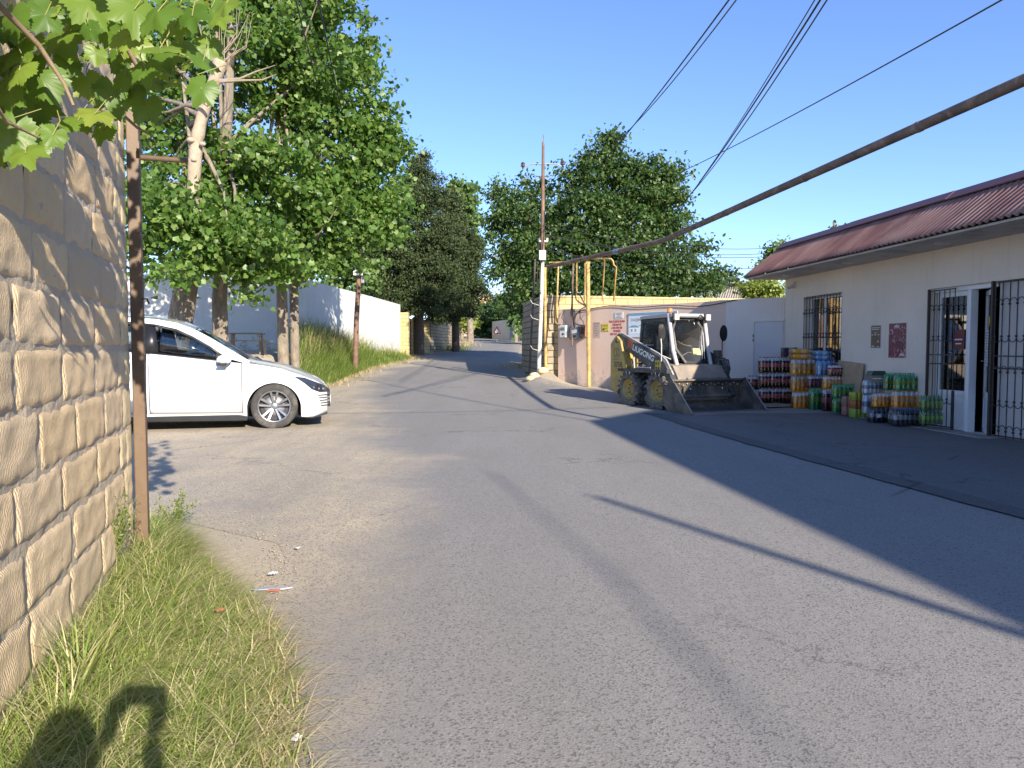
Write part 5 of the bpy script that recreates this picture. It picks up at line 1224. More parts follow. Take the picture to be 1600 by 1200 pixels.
# wheels
def wheel():
    w_ = bpy.data.objects.new('wheel', None); COL.objects.link(w_); w_.parent = ldr
    R0, Wd = .345, .26; mb = MB()
    mb.lathe([(.215,-.10),(.24,-.125),(.30,-.13),(.335,-.115),(R0,-.09),(R0,.09),(.335,.115),(.30,.13),(.24,.125),(.215,.10)], 40, 'y')
    n = 19
    for k in range(n):
        for s in (-1,1):
            a = 2*PI*(k+(0 if s > 0 else .5))/n
            mb.X = Matrix.Rotation(a, 4, 'Y') @ Matrix.Translation((R0+.018, s*.072, 0)) @ Matrix.Rotation(s*R(32), 4, 'X')
            mb.box((-.03,-.068,-.026), (.022,.062,.026), jit=.003)
            mb.X = Matrix.Rotation(a, 4, 'Y') @ Matrix.Translation((R0-.01, s*.122, 0))
            mb.box((-.03,-.012,-.03), (.012,.014,.03))
    mb.X = Matrix.Identity(4); mb.build('tyre', m_tyre, w_)
    mb = MB(); mb.lathe([(.225,-.108),(.21,-.085),(.19,-.03),(.175,-.005),(.06,.01),(.05,-.03),(0,-.03)], 32, 'y')
    mb.lathe([(.225,.108),(.2,.05),(0,.05)], 32, 'y'); rm = mb.build('rim', m_lyel, w_)
    mb = MB()
    for k in range(8): a = 2*PI*k/8; mb.lathe([(0,-.022),(.013,-.022),(.014,.01)], 6, 'y', (.115*math.cos(a),0,.115*math.sin(a)))
    mb.build('wheel_nuts', m_lblk, rm); return w_
wh = wheel(); first = True
for x in (.49,-.49):
    for s in (-1,1):
        o = wh if first else copy_tree(wh, ldr); first = False
        o.location = (x, s*.67, .375); o.rotation_euler = (0, random.uniform(0,1), 0 if s < 0 else PI)
# chassis
mb = MB(); mb.prism([(-.95,.28),(.80,.22),(.92,.34),(.92,.62),(.78,.86),(-.95,.95)], 'y', -.50, .50); mb.build('chassis', m_lblk, ldr, bevel=.015)
mb = MB(); mb.prism([(.90,.60),(.97,.60),(.97,.66),(.80,.90),(.55,.93),(.55,.86),(.74,.84)], 'y', -.62, .62); mb.box((.86,-.60,.50),(.945,.60,.60)); mb.build('front_panel', M('dusty_grey_panel', (.19,.165,.14), .7, (.25,.21,.17), 4, stain=(.34,.26,.18), samt=.5), ldr, bevel=.01)
for s in (-1,1):
    mb = MB(); mb.prism([(-.86,.74),(.85,.74),(.85,.82),(-.86,.82)], 'y', s*.50, s*.80); mb.build('fender', m_lblk, ldr, bevel=.01)
# engine body and rear towers
mb = MB(); mb.prism([(-1.22,.34),(-1.0,.30),(-.5,.7),(-.5,1.22),(-1.0,1.30),(-1.2,1.22)], 'y', -.54, .54); mb.build('engine_hood', m_lyel, ldr, bevel=.02)
TW = [(-1.14,.42),(-.90,.24),(-.80,.40),(-.56,.86),(-.76,1.40),(-.90,1.50),(-.96,1.50),(-1.14,1.34)]
for s in (-1,1):
    mb = MB(); a, b = (s*.55, s*.80); mb.prism(TW, 'y', min(a,b), max(a,b)); tw = mb.build('rear_tower', m_lyel, ldr, bevel=.012)
    mb = MB(); mb.lathe([(0,-.02),(.045,-.02),(.045,.02),(0,.02)], 16, 'y', (-.88,s*.805,1.40)); mb.build('pivot_pin', m_lblk, tw)
    if s < 0:
        text('375B', .155, m_lblk, tw, (-1.0,-.803,.84), (PI/2,0,0), 'model_lettering', .001, 'LEFT', 1, .002)
        mb = MB(); [mb.box((x0,-.8035,z0), (x1,-.801,z1)) for x0,x1,z0,z1 in ((-1.0,-.80,1.22,1.232),(-1.0,-.80,1.07,1.082),(-1.0,-.99,1.07,1.22),(-.81,-.80,1.07,1.22),(-.91,-.895,1.09,1.2),(-1.02,-.82,1.0,1.01),(-.70,-.675,.72,.86),(-.90,-.885,1.41,1.5))]; mb.build('decal', m_lblk, tw)
# lift arms
ARM = [(-1.02,1.50),(-.90,1.56),(.42,1.12),(.66,1.00),(.88,.72),(1.12,.30),(1.02,.24),(.94,.30),(.76,.60),(.52,.70),(.36,.76),(-.62,1.20)]
for s in (-1,1):
    mb = MB(); mb.prism(ARM, 'y', min(s*.615,s*.745), max(s*.615,s*.745)); arm = mb.build('lift_arm', m_lblk, ldr, bevel=.012)
    mb = MB(); mb.tube([(-.88,s*.68,1.57),(.42,s*.68,1.135),(.67,s*.68,1.01),(.90,s*.68,.72)], .018, 8); mb.build('edge_pipe', m_lsil if s < 0 else m_lblk, arm)
    mb = MB(); mb.tube([(-.72,s*.58,.72),(-.2,s*.58,.86)], .05, 12); mb.build('lift_cylinder', m_lblk, ldr); mb = MB(); mb.tube([(-.2,s*.58,.86),(.55,s*.60,1.0)], .025, 10); mb.build('lift_rod', m_chrome, ldr)
    mb = MB(); mb.tube([(.78,s*.40,.84),(.96,s*.40,.60)], .045, 12); mb.build('tilt_cylinder', m_lblk, ldr); mb = MB(); mb.tube([(.96,s*.40,.60),(1.08,s*.40,.42)], .024, 10); mb.build('tilt_rod', m_chrome, ldr)
    if s < 0:
        sl = math.atan2(-.44,1.32); ya = -.7475
        rot = Euler((PI/2, -sl, 0)).to_matrix()
        text('LIUGONG', .165, m_wht, arm, (-.40,ya,1.215), (PI/2, -sl, 0), 'maker_lettering', .0012, 'LEFT', 1.05, .004)
        mb = MB(); cs, sn = math.cos(sl), math.sin(sl)
        for o_, w2 in ((0,.045),(.055,.045),(.11,.05)):
            P0 = Vector((-.56+o_, 0, 1.27+o_*math.tan(sl))); mb.prism([(P0.x,P0.z),(P0.x+w2,P0.z+w2*math.tan(sl)),(P0.x+w2+.02,P0.z+.17),(P0.x+.02,P0.z+.17-w2*math.tan(sl)*0)], 'y', ya-.002, ya-.0002)
        mb.build('orange_emblem', M('orange_decal', (.60,.14,.05), .5), arm)
        mb = MB(); mb.box((.40,ya-.003,.80),(.58,ya-.0005,1.0)); st_ = mb.build('warning_sticker', m_yel, arm)
        mb = MB(); [mb.box((x,ya-.005,z),(x+.05,ya-.0035,z+.05)) for x in (.42,.50) for z in (.82,.91)]; mb.build('sticker_symbols', m_lblk, st_)
mb = MB(); mb.tube([(1.04,-.68,.30),(1.04,.68,.30)], .05, 12); mb.box((1.0,-.56,.22),(1.07,.56,.50)); mb.build('quick_coupler', m_buck, ldr, bevel=.006)
# cab
CX0, CX1, CY, CZ0, CZ1 = -.62, .42, .45, .88, 1.90
mb = MB()
for s in (-1,1):
    mb.prism([(CX0,CZ0),(CX1+.24,CZ0+.06),(CX1+.24,CZ0+.12),(CX0,CZ0+.06)], 'y', min(s*(CY-.05),s*CY), max(s*(CY-.05),s*CY))
    mb.prism([(CX0,CZ0+.06),(CX0+.07,CZ0+.06),(CX0+.19,CZ1-.05),(CX0+.11,CZ1-.05)], 'y', min(s*(CY-.05),s*CY), max(s*(CY-.05),s*CY))
    mb.prism([(CX1-.10,CZ0+.1),(CX1-.02,CZ0+.1),(CX1+.0,CZ1-.05),(CX1-.10,CZ1-.05)], 'y', min(s*(CY-.05),s*CY), max(s*(CY-.05),s*CY))
    mb.prism([(CX0+.12,CZ1-.12),(CX1,CZ1-.12),(CX1,CZ1-.05),(CX0+.12,CZ1-.05)], 'y', min(s*(CY-.05),s*CY), max(s*(CY-.05),s*CY))
mb.box((CX0+.02,-CY,CZ0+.06), (CX0+.07,CY,1.30)); mb.build('cab_frame', m_lblk, ldr, bevel=.012)
for s in (-1,1):
    mb = MB(); mb.tube([(CX1+.27,s*(CY-.02),.90),(CX1+.16,s*(CY-.005),1.20),(CX1+.05,s*CY,1.75),(CX1+.02,s*CY,1.93)], [.042,.042,.042,.046], 12)
    mb.build('cab_post', m_lsil, ldr)
mb = MB(); mb.prism([(CX0+.10,CZ1-.05),(CX1+.13,CZ1-.04),(CX1+.17,CZ1-.01),(CX1+.15,CZ1+.035),(CX1,CZ1+.05),(CX0+.2,CZ1+.02),(CX0+.10,CZ1-.0)], 'y', -CY-.03, CY+.03); mb.build('cab_roof', m_lsil, ldr, bevel=.012)
# side window screens: welded mesh
for s in (-1,1):
    mb = MB(); y = s*(CY-.025)
    for k in range(1,13): x = CX0+.13+(CX1-CX0-.24)*k/13; mb.tube([(x-.09*(1-.0),y,CZ0+.08),(x,y,CZ1-.10)], .0055, 4, cap=False)
    for k in range(1,16): z = CZ0+.08+(CZ1-CZ0-.2)*k/16; mb.tube([(CX0+.06+.1*k/16,y-.006*s,z),(CX1-.06,y-.006*s,z)], .0055, 4, cap=False)
    mb.build('side_screen', m_lblk, ldr)
mb = MB(); mb.box((CX0+.12,-CY+.05,1.32),(CX0+.125,CY-.05,1.85)); mb.build('rear_window', m_lglass, ldr)
# front door: eight sided pane in a dark frame
def fx(z): return CX1+.035+.22*max(0,(1.80-z)/.9)
OUT = [(-.30,1.86),(.24,1.86),(.385,1.66),(.385,1.35),(.20,.93),(-.20,.93),(-.40,1.22),(-.40,1.64)]
mb = MB(); n8 = len(OUT)
def ring(sc, dx): return [Vector((fx(z)+dx, y*sc, 1.40+(z-1.40)*sc)) for y, z in OUT]
A_, B_ = ring(1.0,.0), ring(.90,.004); A2, B2 = ring(1.0,-.03), ring(.90,-.03)
vs = A_+B_+A2+B2; fs = []
for i in range(n8):
    j = (i+1) % n8; fs += [(i,j,n8+j,n8+i), (2*n8+i,3*n8+i,3*n8+j,2*n8+j), (i,2*n8+i,2*n8+j,j), (n8+i,n8+j,3*n8+j,3*n8+i)]
mb.add(vs, fs); dr_ = mb.build('door', m_lblk, ldr)
mb = MB(); mb.add(ring(.905,-.012), [tuple(range(n8))]); mb.build('windscreen', m_lglass, dr_)
mb = MB(); p = lambda y, z, d=.014: (fx(z)+d, y, z); mb.tube([p(.22,1.02,.03),p(.26,1.30,.03)], .009, 6); mb.tube([p(.28,1.02,.03),p(.34,1.56,.03)], .008, 6); mb.tube([p(.25,1.25,.02),p(.33,1.6,.02)], .007, 4); mb.build('wiper', m_lsil, dr_)
mb = MB(); mb.add([p(.02,1.12),p(.22,1.10),p(.21,1.23),p(.03,1.24)], [(0,1,2,3)]); mb.build('yellow_note', M('pale_yellow_paper', (.62,.60,.25), .7), dr_, solid=.002)
mb = MB(); mb.tube([p(-.33,1.38,.02),p(-.2,1.31,.02),p(.0,1.28,.02)], .006, 5); mb.tube([p(-.3,1.08,.02),p(-.1,1.16,.02),p(.1,1.12,.02)], .006, 5); mb.build('crack_tape', m_lgrey, dr_)
# inside: seat, control levers, back panel
m_seat = M('seat_vinyl', (.05,.05,.055), .6)
mb = MB(); mb.box((-.25,-.25,1.0),(.2,.25,1.14)); mb.box((-.36,-.25,1.12),(-.22,.25,1.62)); mb.build('seat', m_seat, ldr, bevel=.04, seg=3)
for s in (-1,1):
    mb = MB(); mb.tube([(.25,s*.3,1.0),(.27,s*.3,1.28),(.25,s*.27,1.38)], .014, 8); mb.ball((.25,s*.27,1.40), .03); mb.build('control_lever', m_lblk, ldr)
    mb = MB(); mb.box((-.2,s*.36-.06,1.12),(.25,s*.36+.06,1.2)); mb.build('arm_rest', m_seat, ldr, bevel=.02)
mb = MB(); mb.box((CX0+.16,-.36,1.45),(CX0+.19,.30,1.75)); [mb.tube([(.38,-.3+.16*k,1.9),(.3,-.34+.19*k,1.55),(.1,-.3+.15*k,1.35)], .010, 5) for k in range(5)]; mb.build('cab_lining', m_lgrey, ldr)
# lights, beacon, mirrors
m_lens = M('work_lamp_lens', (.70,.66,.52), .2, var=.1)
for y in (-.40,.40):
    mb = MB(); mb.box((CX1+.12,y-.075,1.80),(CX1+.21,y+.075,1.94)); lp = mb.build('work_lamp', m_lblk, ldr, bevel=.015); mb = MB(); mb.box((CX1+.211,y-.055,1.805),(CX1+.222,y+.055,1.925)); mb.build('lens', m_lens, lp, bevel=.004)
mb = MB(); mb.lathe([(0,-.04),(.05,-.03),(.055,0),(.05,.02),(0,.02)], 16, 'x', (CX1+.16,.24,1.87)); mb.build('round_lamp', m_lblk, ldr)
mb = MB(); mb.lathe([(.055,CZ1+.05),(.062,CZ1+.055),(.062,CZ1+.085),(.0,CZ1+.085)], 18, c=(.05,-.12,0)); bc = mb.build('beacon', m_lblk, ldr)
mb = MB(); mb.lathe([(.057,CZ1+.085),(.058,CZ1+.13),(.045,CZ1+.165),(.0,CZ1+.18)], 18, c=(.05,-.12,0)); mb.build('amber_dome', liquid('amber_plastic', (.65,.22,.05), .15), bc)
m_mir = M('mirror_glass', (.75,.76,.78), .06, metal=1, var=.03)
for s, base, c in ((-1,(.62,-.76,.98),(.55,-.74,1.55)),(1,(.62,.78,.98),(.60,.80,1.55))):
    mb = MB(); mb.tube([base,(base[0],base[1],1.3),c], .012, 8); mb.tube([(base[0],base[1],1.1),(.58,s*.5,1.02)], .012, 8); mr = mb.build('mirror_arm', m_lsil if s < 0 else m_lblk, ldr)
    mb = MB(); c = Vector(c); mb.grid(lambda u, v: c+Vector((.02+.035*math.sin(PI*v)*1, .095*math.cos(2*PI*u)*math.sin(PI*v)**.6*.9, -.17*math.cos(PI*v))), 20, 10); mb.build('mirror_shell', m_lblk, mr)
    mb = MB(); mb.grid(lambda u, v: c+Vector((.012, .082*math.cos(2*PI*u)*v, .150*math.sin(2*PI*u)*v)), 20, 4, flip=True); mb.build('mirror_glass', m_mir, mr)
# hydraulic block and hoses at the front left
mb = MB(); mb.box((.58,.52,.86),(.80,.72,1.05)); mb.box((.62,.54,1.05),(.74,.66,1.2)); mb.box((.70,.60,.70),(.86,.78,.88)); mb.build('hydraulic_block', m_lblk, ldr, bevel=.012)
mb = MB()
for k in range(4): mb.tube([(.72,.56+.05*k,1.02),(.86,.58+.05*k,1.0),(.93,.6+.04*k,.82),(.86,.62+.03*k,.66)], .016, 7)
mb.build('hydraulic_hose', m_lblk, ldr); mb = MB(); mb.tube([(.60,-.5,.9),(.78,-.52,.88),(.9,-.5,.7)], .014, 7); mb.build('hydraulic_hose', m_lblk, ldr)
mb = MB(); [mb.box((-.2+.0*k,-.79,.835+.0*k),(.3,-.775,.86)) for k in range(1)]; mb.tube([(-.6,-.52,.92),(-.2,-.56,.96),(.2,-.56,.92)], .012, 6); mb.tube([(-.55,-.6,1.05),(-.52,-.6,.82)], .02, 6); mb.build('hand_rail', m_lsil, ldr)
# bucket
bk = bpy.data.objects.new('bucket', None); COL.objects.link(bk); bk.parent = ldr; bk.location = (-.14,0,0)
BW = .92; prof = [(1.86,.02),(1.30,.025),(1.16,.07),(1.09,.16),(1.08,.28),(1.12,.42),(1.20,.56),(1.24,.60)]
th = .018
mb = MB(); inner = [(x+(.0 if i == 0 else th), z+(th*.8 if i < 3 else 0)) for i, (x, z) in enumerate(prof)]
poly = prof+inner[::-1]; mb.prism(poly, 'y', -BW+.01, BW-.01); mb.build('shell', m_buck, bk)
SP_ = [(1.87,.0),(1.28,.005),(1.13,.05),(1.05,.17),(1.05,.30),(1.10,.46),(1.24,.645),(1.30,.62),(1.40,.40),(1.90,.03)]
SPL = [(1.87,.0),(1.28,.005),(1.13,.05),(1.05,.17),(1.05,.30),(1.10,.46),(1.20,.62),(1.30,.66),(1.36,.58),(1.90,.03)]
for s in (-1,1):
    mb = MB(); mb.prism(SPL, 'y', min(s*BW,s*(BW-.02)), max(s*BW,s*(BW-.02))); mb.build('side_plate', m_buck, bk)
    mb = MB(); a = Vector((1.375,s*(BW-.01),.58)); b = Vector((1.91,s*(BW-.01),.035)); mb.tube([a,b], .013, 6); mb.build('side_edge', m_bedge, bk)
mb = MB(); mb.prism([(1.84,.0),(1.95,.002),(1.90,.035),(1.70,.045),(1.70,.028)], 'y', -BW+.02, BW-.02); mb.build('cutting_edge', m_bedge, bk)
mb = MB(); mb.prism([(1.20,.56),(1.30,.61),(1.29,.64),(1.18,.63)], 'y', -BW+.022, BW-.022); mb.build('top_lip', m_buck, bk)
mb = MB()
for k in range(17):
    y = -.78+.0975*k; mb.lathe([(0,-.012),(.016,-.012),(.016,.012),(0,.012)], 8, 'x', (1.20+.02, y, .52+.03*(k % 2)))
mb.build('bolt_row', M('bright_bolt', (.5,.47,.42), .4, metal=.5), bk)
# ------------------------------------------------------------------ white car (local: x forward from the front axle, y left, z up)
cp = at(432,545,12.05); car = empty('white_car', (cp.x, cp.y, .012), R(15), 'white hatchback car with dark alloy wheels parked half behind the brown post', 'car')
def paint(name, c, rough=.25, coat=1.0, metal=0):
    m, nt, out = nodes_of(name); p = N(nt, 'ShaderNodeBsdfPrincipled'); co = coords(nt)
    sp = nt.nodes.new('ShaderNodeSeparateXYZ'); L(nt, co, sp.inputs[0])
    z = math_(nt, 'MULTIPLY_ADD', sp.outputs[2], -3.2); z.node.inputs[2].default_value = 1.05
    f = math_(nt, 'MULTIPLY', math_(nt, 'ADD', z, math_(nt, 'MULTIPLY', noise(nt, co, 6, 6, .7), .5)), .5, True)
    col = mix(nt, f, c, (.50,.43,.33)); L(nt, col, p.inputs['Base Color']); p.inputs['Roughness'].default_value = rough; p.inputs['Coat Weight'].default_value = coat; p.inputs['Coat Roughness'].default_value = .04; p.inputs['Metallic'].default_value = metal
    L(nt, p.outputs[0], out.inputs['Surface']); return m
m_cw = paint('car_white', (.66,.665,.67)); m_cblk = M('car_black_trim', (.016,.016,.018), .35, var=.1); m_cdark = M('car_underside', (.012,.012,.012), .9)
m_cgl = glass_mat('car_glass', (.78,.83,.85), .06); m_ctyre = M('car_tyre', (.032,.031,.030), .85, (.06,.055,.05), 8, stain=(.16,.14,.12), samt=.4)
m_alloy = M('alloy_face', (.32,.32,.34), .3, metal=.8, var=.1); m_alloyd = M('alloy_dark', (.06,.06,.065), .4, metal=.5)
X0, X1 = -3.75, .80
ZS = [(-3.75,1.02),(-3.3,1.20),(-2.4,1.20),(-2.0,1.185),(-1.6,1.145),(-.78,1.045),(-.3,1.0),(.1,.925),(.4,.82),(.62,.73),(.74,.66),(.80,.60)]     # shoulder
ZC = [(-3.75,1.05),(-3.3,1.26),(-.6,1.15),(-.3,1.06),(.1,.985),(.4,.885),(.62,.79),(.74,.71),(.80,.63)]                                         # centre of hood / tail
ZB = [(-3.75,.45),(-3.5,.24),(-3.2,.20),(-.4,.19),(.38,.17),(.5,.16),(.66,.15),(.80,.22)]
WX = [(-3.75,.70),(-3.5,.82),(-3.0,.89),(-.2,.90),(.2,.885),(.45,.845),(.62,.775),(.73,.68),(.80,.55)]
AX = [(0,.31),(-2.74,.31)]; AR = .40
def zbot(x):
    z = interp(x, ZB)
    for a, c in AX:
        if abs(x-a) < AR: z = max(z, c+math.sqrt(AR*AR-(x-a)**2))
    return z
def halfw(x, t):      # t 0 at the sill, 1 at the shoulder
    w_ = interp(x, WX); return w_-.055*max(0,(t-.55)/.45)**1.6-.05*max(0,(.30-t)/.30)**1.5-.012*math.sin(PI*t)*0
cols = sorted(set([round(v, 4) for v in list(np.linspace(X0,X1,70))+[a+AR*math.cos(q) for a, _ in AX for q in np.linspace(0,PI,33)]+[-2.62,-1.80,-1.79,-.46,-.45]]))
NR = 14
def sidept(x, j, s, off=0):
    zb = zbot(x); zs = interp(x, ZS); t = j/NR; z = zb+(zs-zb)*t; tt = (z-interp(x,ZB))/max(.05, zs-interp(x,ZB))
    return Vector((x, s*(halfw(x, tt)+off), z))
DOORS = ((-1.785,-.455),(-2.62,-1.795))
def in_door(a, b): return any(a >= d0-1e-4 and b <= d1+1e-4 for d0, d1 in DOORS)
body = MB()
for s in (-1,1):
    V = [sidept(x, j, s) for x in cols for j in range(NR+1)]; fs = []
    for i in range(len(cols)-1):
        for j in range(NR):
            if in_door(cols[i], cols[i+1]) and j >= 1: continue
            a = i*(NR+1)+j; q = (a, a+NR+1, a+NR+2, a+1); fs.append(q if s < 0 else q[::-1])
    body.add(V, fs, 0, True)
    # wheel arch lips, flared inwards
    for a, c in AX:
        pts_ = []
        for q in np.linspace(-.12, PI+.12, 28):
            x = a+AR*math.cos(q); z = c+AR*math.sin(q)
            tt = max(0, (z-interp(x,ZB))/max(.05, interp(x,ZS)-interp(x,ZB))); pts_.append(Vector((x, s*(halfw(x,tt)-.004), z)))
        V = []; 
        for p in pts_: V += [p, p+Vector((0,-s*.16,0))]
        trims = MB(); trims.add(V, [(2*k,2*k+1,2*k+3,2*k+2) for k in range(27)], 0, True); trims.build('wheel_arch_liner', m_cdark, car)
# hood and tail deck, nose
def deck(x, u):
    zs = interp(x, ZS); zc = interp(x, ZC); w_ = halfw(x, 1); y = -w_+2*w_*u; k = 1-abs(2*u-1)**2.4
    cr = .022*math.exp(-((abs(2*u-1)-.62)/.10)**2)*sstep(.75,.2,x)
    return Vector((x, y, zs+(zc-zs)*k+cr*(x > -.4)))
body.grid(lambda u, v: deck(-.42+(X1+.42)*v, u), 28, 24)
body.grid(lambda u, v: deck(X0+.55*v, u), 20, 6)
def nose(u, v):
    zb, zs, zc = interp(X1,ZB), interp(X1,ZS), interp(X1,ZC); y0 = 2*u-1; top = zs+(zc-zs)*(1-abs(y0)**2.4); z = zb+(top-zb)*v
    return Vector((X1+.05*(1-y0*y0)*math.sin(PI*min(1,v*1.1)), y0*halfw(X1, v), z))
body.grid(nose, 16, 8)
body.grid(lambda u, v: Vector((X0-.05*math.sin(PI*v), (2*u-1)*halfw(X0,v), .45+(interp(X0,ZC)-.47)*v)), 12, 6, flip=True)
# roof and pillars
ROOF = [(-3.62,1.30,.60),(-3.35,1.52,.64),(-2.9,1.66,.66),(-2.2,1.725,.67),(-1.7,1.70,.67),(-1.4,1.64,.665),(-1.15,1.53,.67)]   # x, edge height, half width
def roofz(x): return interp(x, [(r[0], r[1]) for r in ROOF])
def roofw(x): return interp(x, [(r[0], r[2]) for r in ROOF])
def roofpt(u, v):
    x = -3.30+(-1.15+3.30)*v; w_ = roofw(x); y = -w_+2*w_*u
    return Vector((x-.0, y, roofz(x)+.045*(1-abs(2*u-1)**2.2)))
body.grid(roofpt, 20, 30)
# rails: from the hood corner up over the doors to the tail
RAIL = [(-.36,1.02),(-.60,1.17),(-.90,1.36),(-1.15,1.50),(-1.4,1.61),(-1.7,1.672),(-2.2,1.70),(-2.9,1.64),(-3.35,1.50),(-3.62,1.28)]
GTOP = [(-.68,1.085),(-.92,1.265),(-1.17,1.415),(-1.4,1.525),(-1.7,1.595),(-2.2,1.645),(-2.8,1.59),(-3.15,1.45)]
def railw(z): return .845-(z-1.0)*.27
for s in (-1,1):
    n = 40; V = []
    for k in range(n+1):
        t = k/n; i = t*(len(RAIL)-1); a = min(int(i), len(RAIL)-2); f = i-a
        x = RAIL[a][0]+(RAIL[a+1][0]-RAIL[a][0])*f; z = RAIL[a][1]+(RAIL[a+1][1]-RAIL[a][1])*f
        V += [Vector((x, s*(railw(z)-.055), z+.035)), Vector((x, s*(railw(z)-.012), z+.012)), Vector((x, s*(railw(z)+.0), z-.02))]
        gx = x; i2 = t*(len(GTOP)-1); a2 = min(int(i2), len(GTOP)-2); f2 = i2-a2
        gx = GTOP[a2][0]+(GTOP[a2+1][0]-GTOP[a2][0])*f2; gzz = GTOP[a2][1]+(GTOP[a2+1][1]-GTOP[a2][1])*f2
        V += [Vector((gx, s*(railw(gzz)+.004), gzz+.01))]
    for k in range(n):
        for q in range(3):
            f = (4*k+q, 4*k+q+1, 4*k+4+q+1, 4*k+4+q); body.add([V[i] for i in f], [(0,1,2,3) if s < 0 else (3,2,1,0)], 0, True)
body.build('body', m_cw, car, weld=True)

def quad_strip(name, A, B, m, parent, solid=.006):
    mb = MB(); V = []
    for a, b in zip(A, B): V += [a, b]
    mb.add(V, [(2*k,2*k+1,2*k+3,2*k+2) for k in range(len(A)-1)], 0, True); return mb.build(name, m, parent, solid=solid)
def gp3(x, z, s, o=0): return Vector((x, s*(railw(z)+o), z))
belt = lambda x: interp(x, ZS)+.006
for s in (-1,1):
    # black surround then glass, front door window and rear door window
    quad_strip('window_surround', [gp3(x,z+.012,s,.006) for x, z in GTOP], [gp3(x,z-.028,s,.006) for x, z in GTOP], m_cblk, car)
    xs = np.linspace(-2.72,-.66,20); quad_strip('window_surround', [gp3(x,belt(x)+.022,s,.004) for x in xs], [Vector((x, s*(halfw(x,1)+.004), belt(x)-.012)) for x in xs], m_cblk, car)
    for nm, xa, xb in (('b_pillar',-1.92,-1.64),('c_pillar',-2.80,-2.66)):
        quad_strip(nm, [gp3(x,interp(-x,[(-g[0],g[1]) for g in GTOP]),s,.006) for x in (xa+.05,xb-.06)], [gp3(x,belt(x),s,.006) for x in (xa,xb)], m_cblk, car)
    gt = lambda x: interp(-x, [(-g[0], g[1]) for g in GTOP])-.01
    for xa, xb in ((-1.66,-.72),(-2.68,-1.90)):
        xs = np.linspace(xa, xb, 12); quad_strip('side_window', [gp3(x,max(belt(x)+.01,gt(x)),s,-.006) for x in xs], [gp3(x,belt(x)+.002,s,-.006) for x in xs], m_cgl, car, .004)
# doors with shut lines, handle
for s in (-1,1):
    for (d0, d1) in DOORS:
        xs = [x for x in cols if d0-1e-4 <= x <= d1+1e-4]; g = .012
        mb = MB(); V = []
        bow = lambda z: .055*math.exp(-((z-.78)/.28)**2)
        for i, x in enumerate(xs):
            for j in range(1, NR+1):
                p = sidept(x, j, s); xx = p.x+(g if i == 0 else -g if i == len(xs)-1 else 0); V.append(Vector((xx, p.y, p.z+(.006 if j == 1 else 0))))
        n_ = NR; fs = []
        for i in range(len(xs)-1):
            for j in range(n_-1):
                a = i*n_+j; q = (a, a+n_, a+n_+1, a+1); fs.append(q if s < 0 else q[::-1])
        mb.add(V, fs, 0, True); dd = mb.build('door', m_cw, car, solid=.012)
        hx = d0+.20; mb = MB(); hz = .905; tt = .85
        mb.grid(lambda u, v: Vector((hx+.19*(u-.5)*1.0, s*(halfw(hx,.82)+.006+.012*math.sin(PI*u)*math.sin(PI*v)), hz+.022*(v-.5))), 10, 4); mb.build('handle', m_cw, dd, solid=.006)
        mb = MB(); mb.box((hx-.10, min(s*(halfw(hx,.8)-.004),s*(halfw(hx,.8)+.004)), hz-.018), (hx+.10, max(s*(halfw(hx,.8)-.004),s*(halfw(hx,.8)+.004)), hz-.011)); mb.build('handle_gap', m_cblk, dd)
# underbody and dark inner shell behind the shut lines
mb = MB(); mb.box((-3.3,-.80,.155),(-3.13,.80,.55)); mb.box((-2.34,-.835,.17),(-.40,.835,.98)); mb.box((-3.2,-.6,.17),(.62,.6,.62)); mb.box((.40,-.70,.17),(.60,.70,.5)); mb.box((-.42,-.6,.6),(.1,.6,.86)); mb.build('underbody', m_cdark, car)
for s in (-1,1):
    mb = MB(); xs = np.linspace(-2.34,-.40,16); mb.prism([(-2.34,.15),(-.40,.13),(-.38,.20),(-.52,.225),(-2.34,.225)], 'y', min(s*.80,s*.868), max(s*.80,s*.868)); mb.build('sill_trim', m_cblk, car, bevel=.01)
# windscreen, rear window, cowl
def ws(u, v):
    x = -.38+(-1.17+.38)*v; z = 1.035+(1.535-1.035)*v; w_ = (.78+(.66-.78)*v); k = 1-(2*u-1)**2
    return Vector((x+.05*k*(1-v*.5), (2*u-1)*w_, z+.035*k*v))
mb = MB(); mb.grid(ws, 16, 10); mb.build('windscreen', m_cgl, car, solid=.005)
mb = MB(); mb.grid(lambda u, v: Vector((-.42+.16*v+.06*(1-(2*u-1)**2), (2*u-1)*.79, 1.03-.03*v+.012*(1-(2*u-1)**2))), 14, 3); mb.build('cowl', m_cblk, car, solid=.01)
mb = MB(); mb.grid(lambda u, v: Vector((-3.62+.34*v, (2*u-1)*(.66-.03*v), 1.24+.30*v)), 10, 4); mb.build('rear_window', m_cgl, car, solid=.005)
mb = MB(); mb.tube([(-.20,-.55,1.065),(-.33,-.1,1.105),(-.30,.1,1.10)], .010, 6); mb.build('wiper', m_cblk, car)
# mirrors
for s in (-1,1):
    mb = MB(); c = Vector((-.72, s*.99, 1.075)); mb.grid(lambda u, v: c+Vector((.115*math.cos(2*PI*u)*math.sin(PI*v)**.7*(1.1 if math.cos(2*PI*u) > 0 else .8), .105*-math.cos(PI*v), .068*math.sin(2*PI*u)*math.sin(PI*v)**.7)), 20, 12); mr = mb.build('mirror', m_cw, car)
    mb = MB(); mb.tube([(-.72,s*.86,1.02),(-.71,s*.95,1.02)], .035, 8); mb.box((-.80,s*.98-.08,.985),(-.66,s*.98+.08,1.02)); mb.build('mirror_foot', m_cblk, mr, bevel=.01)
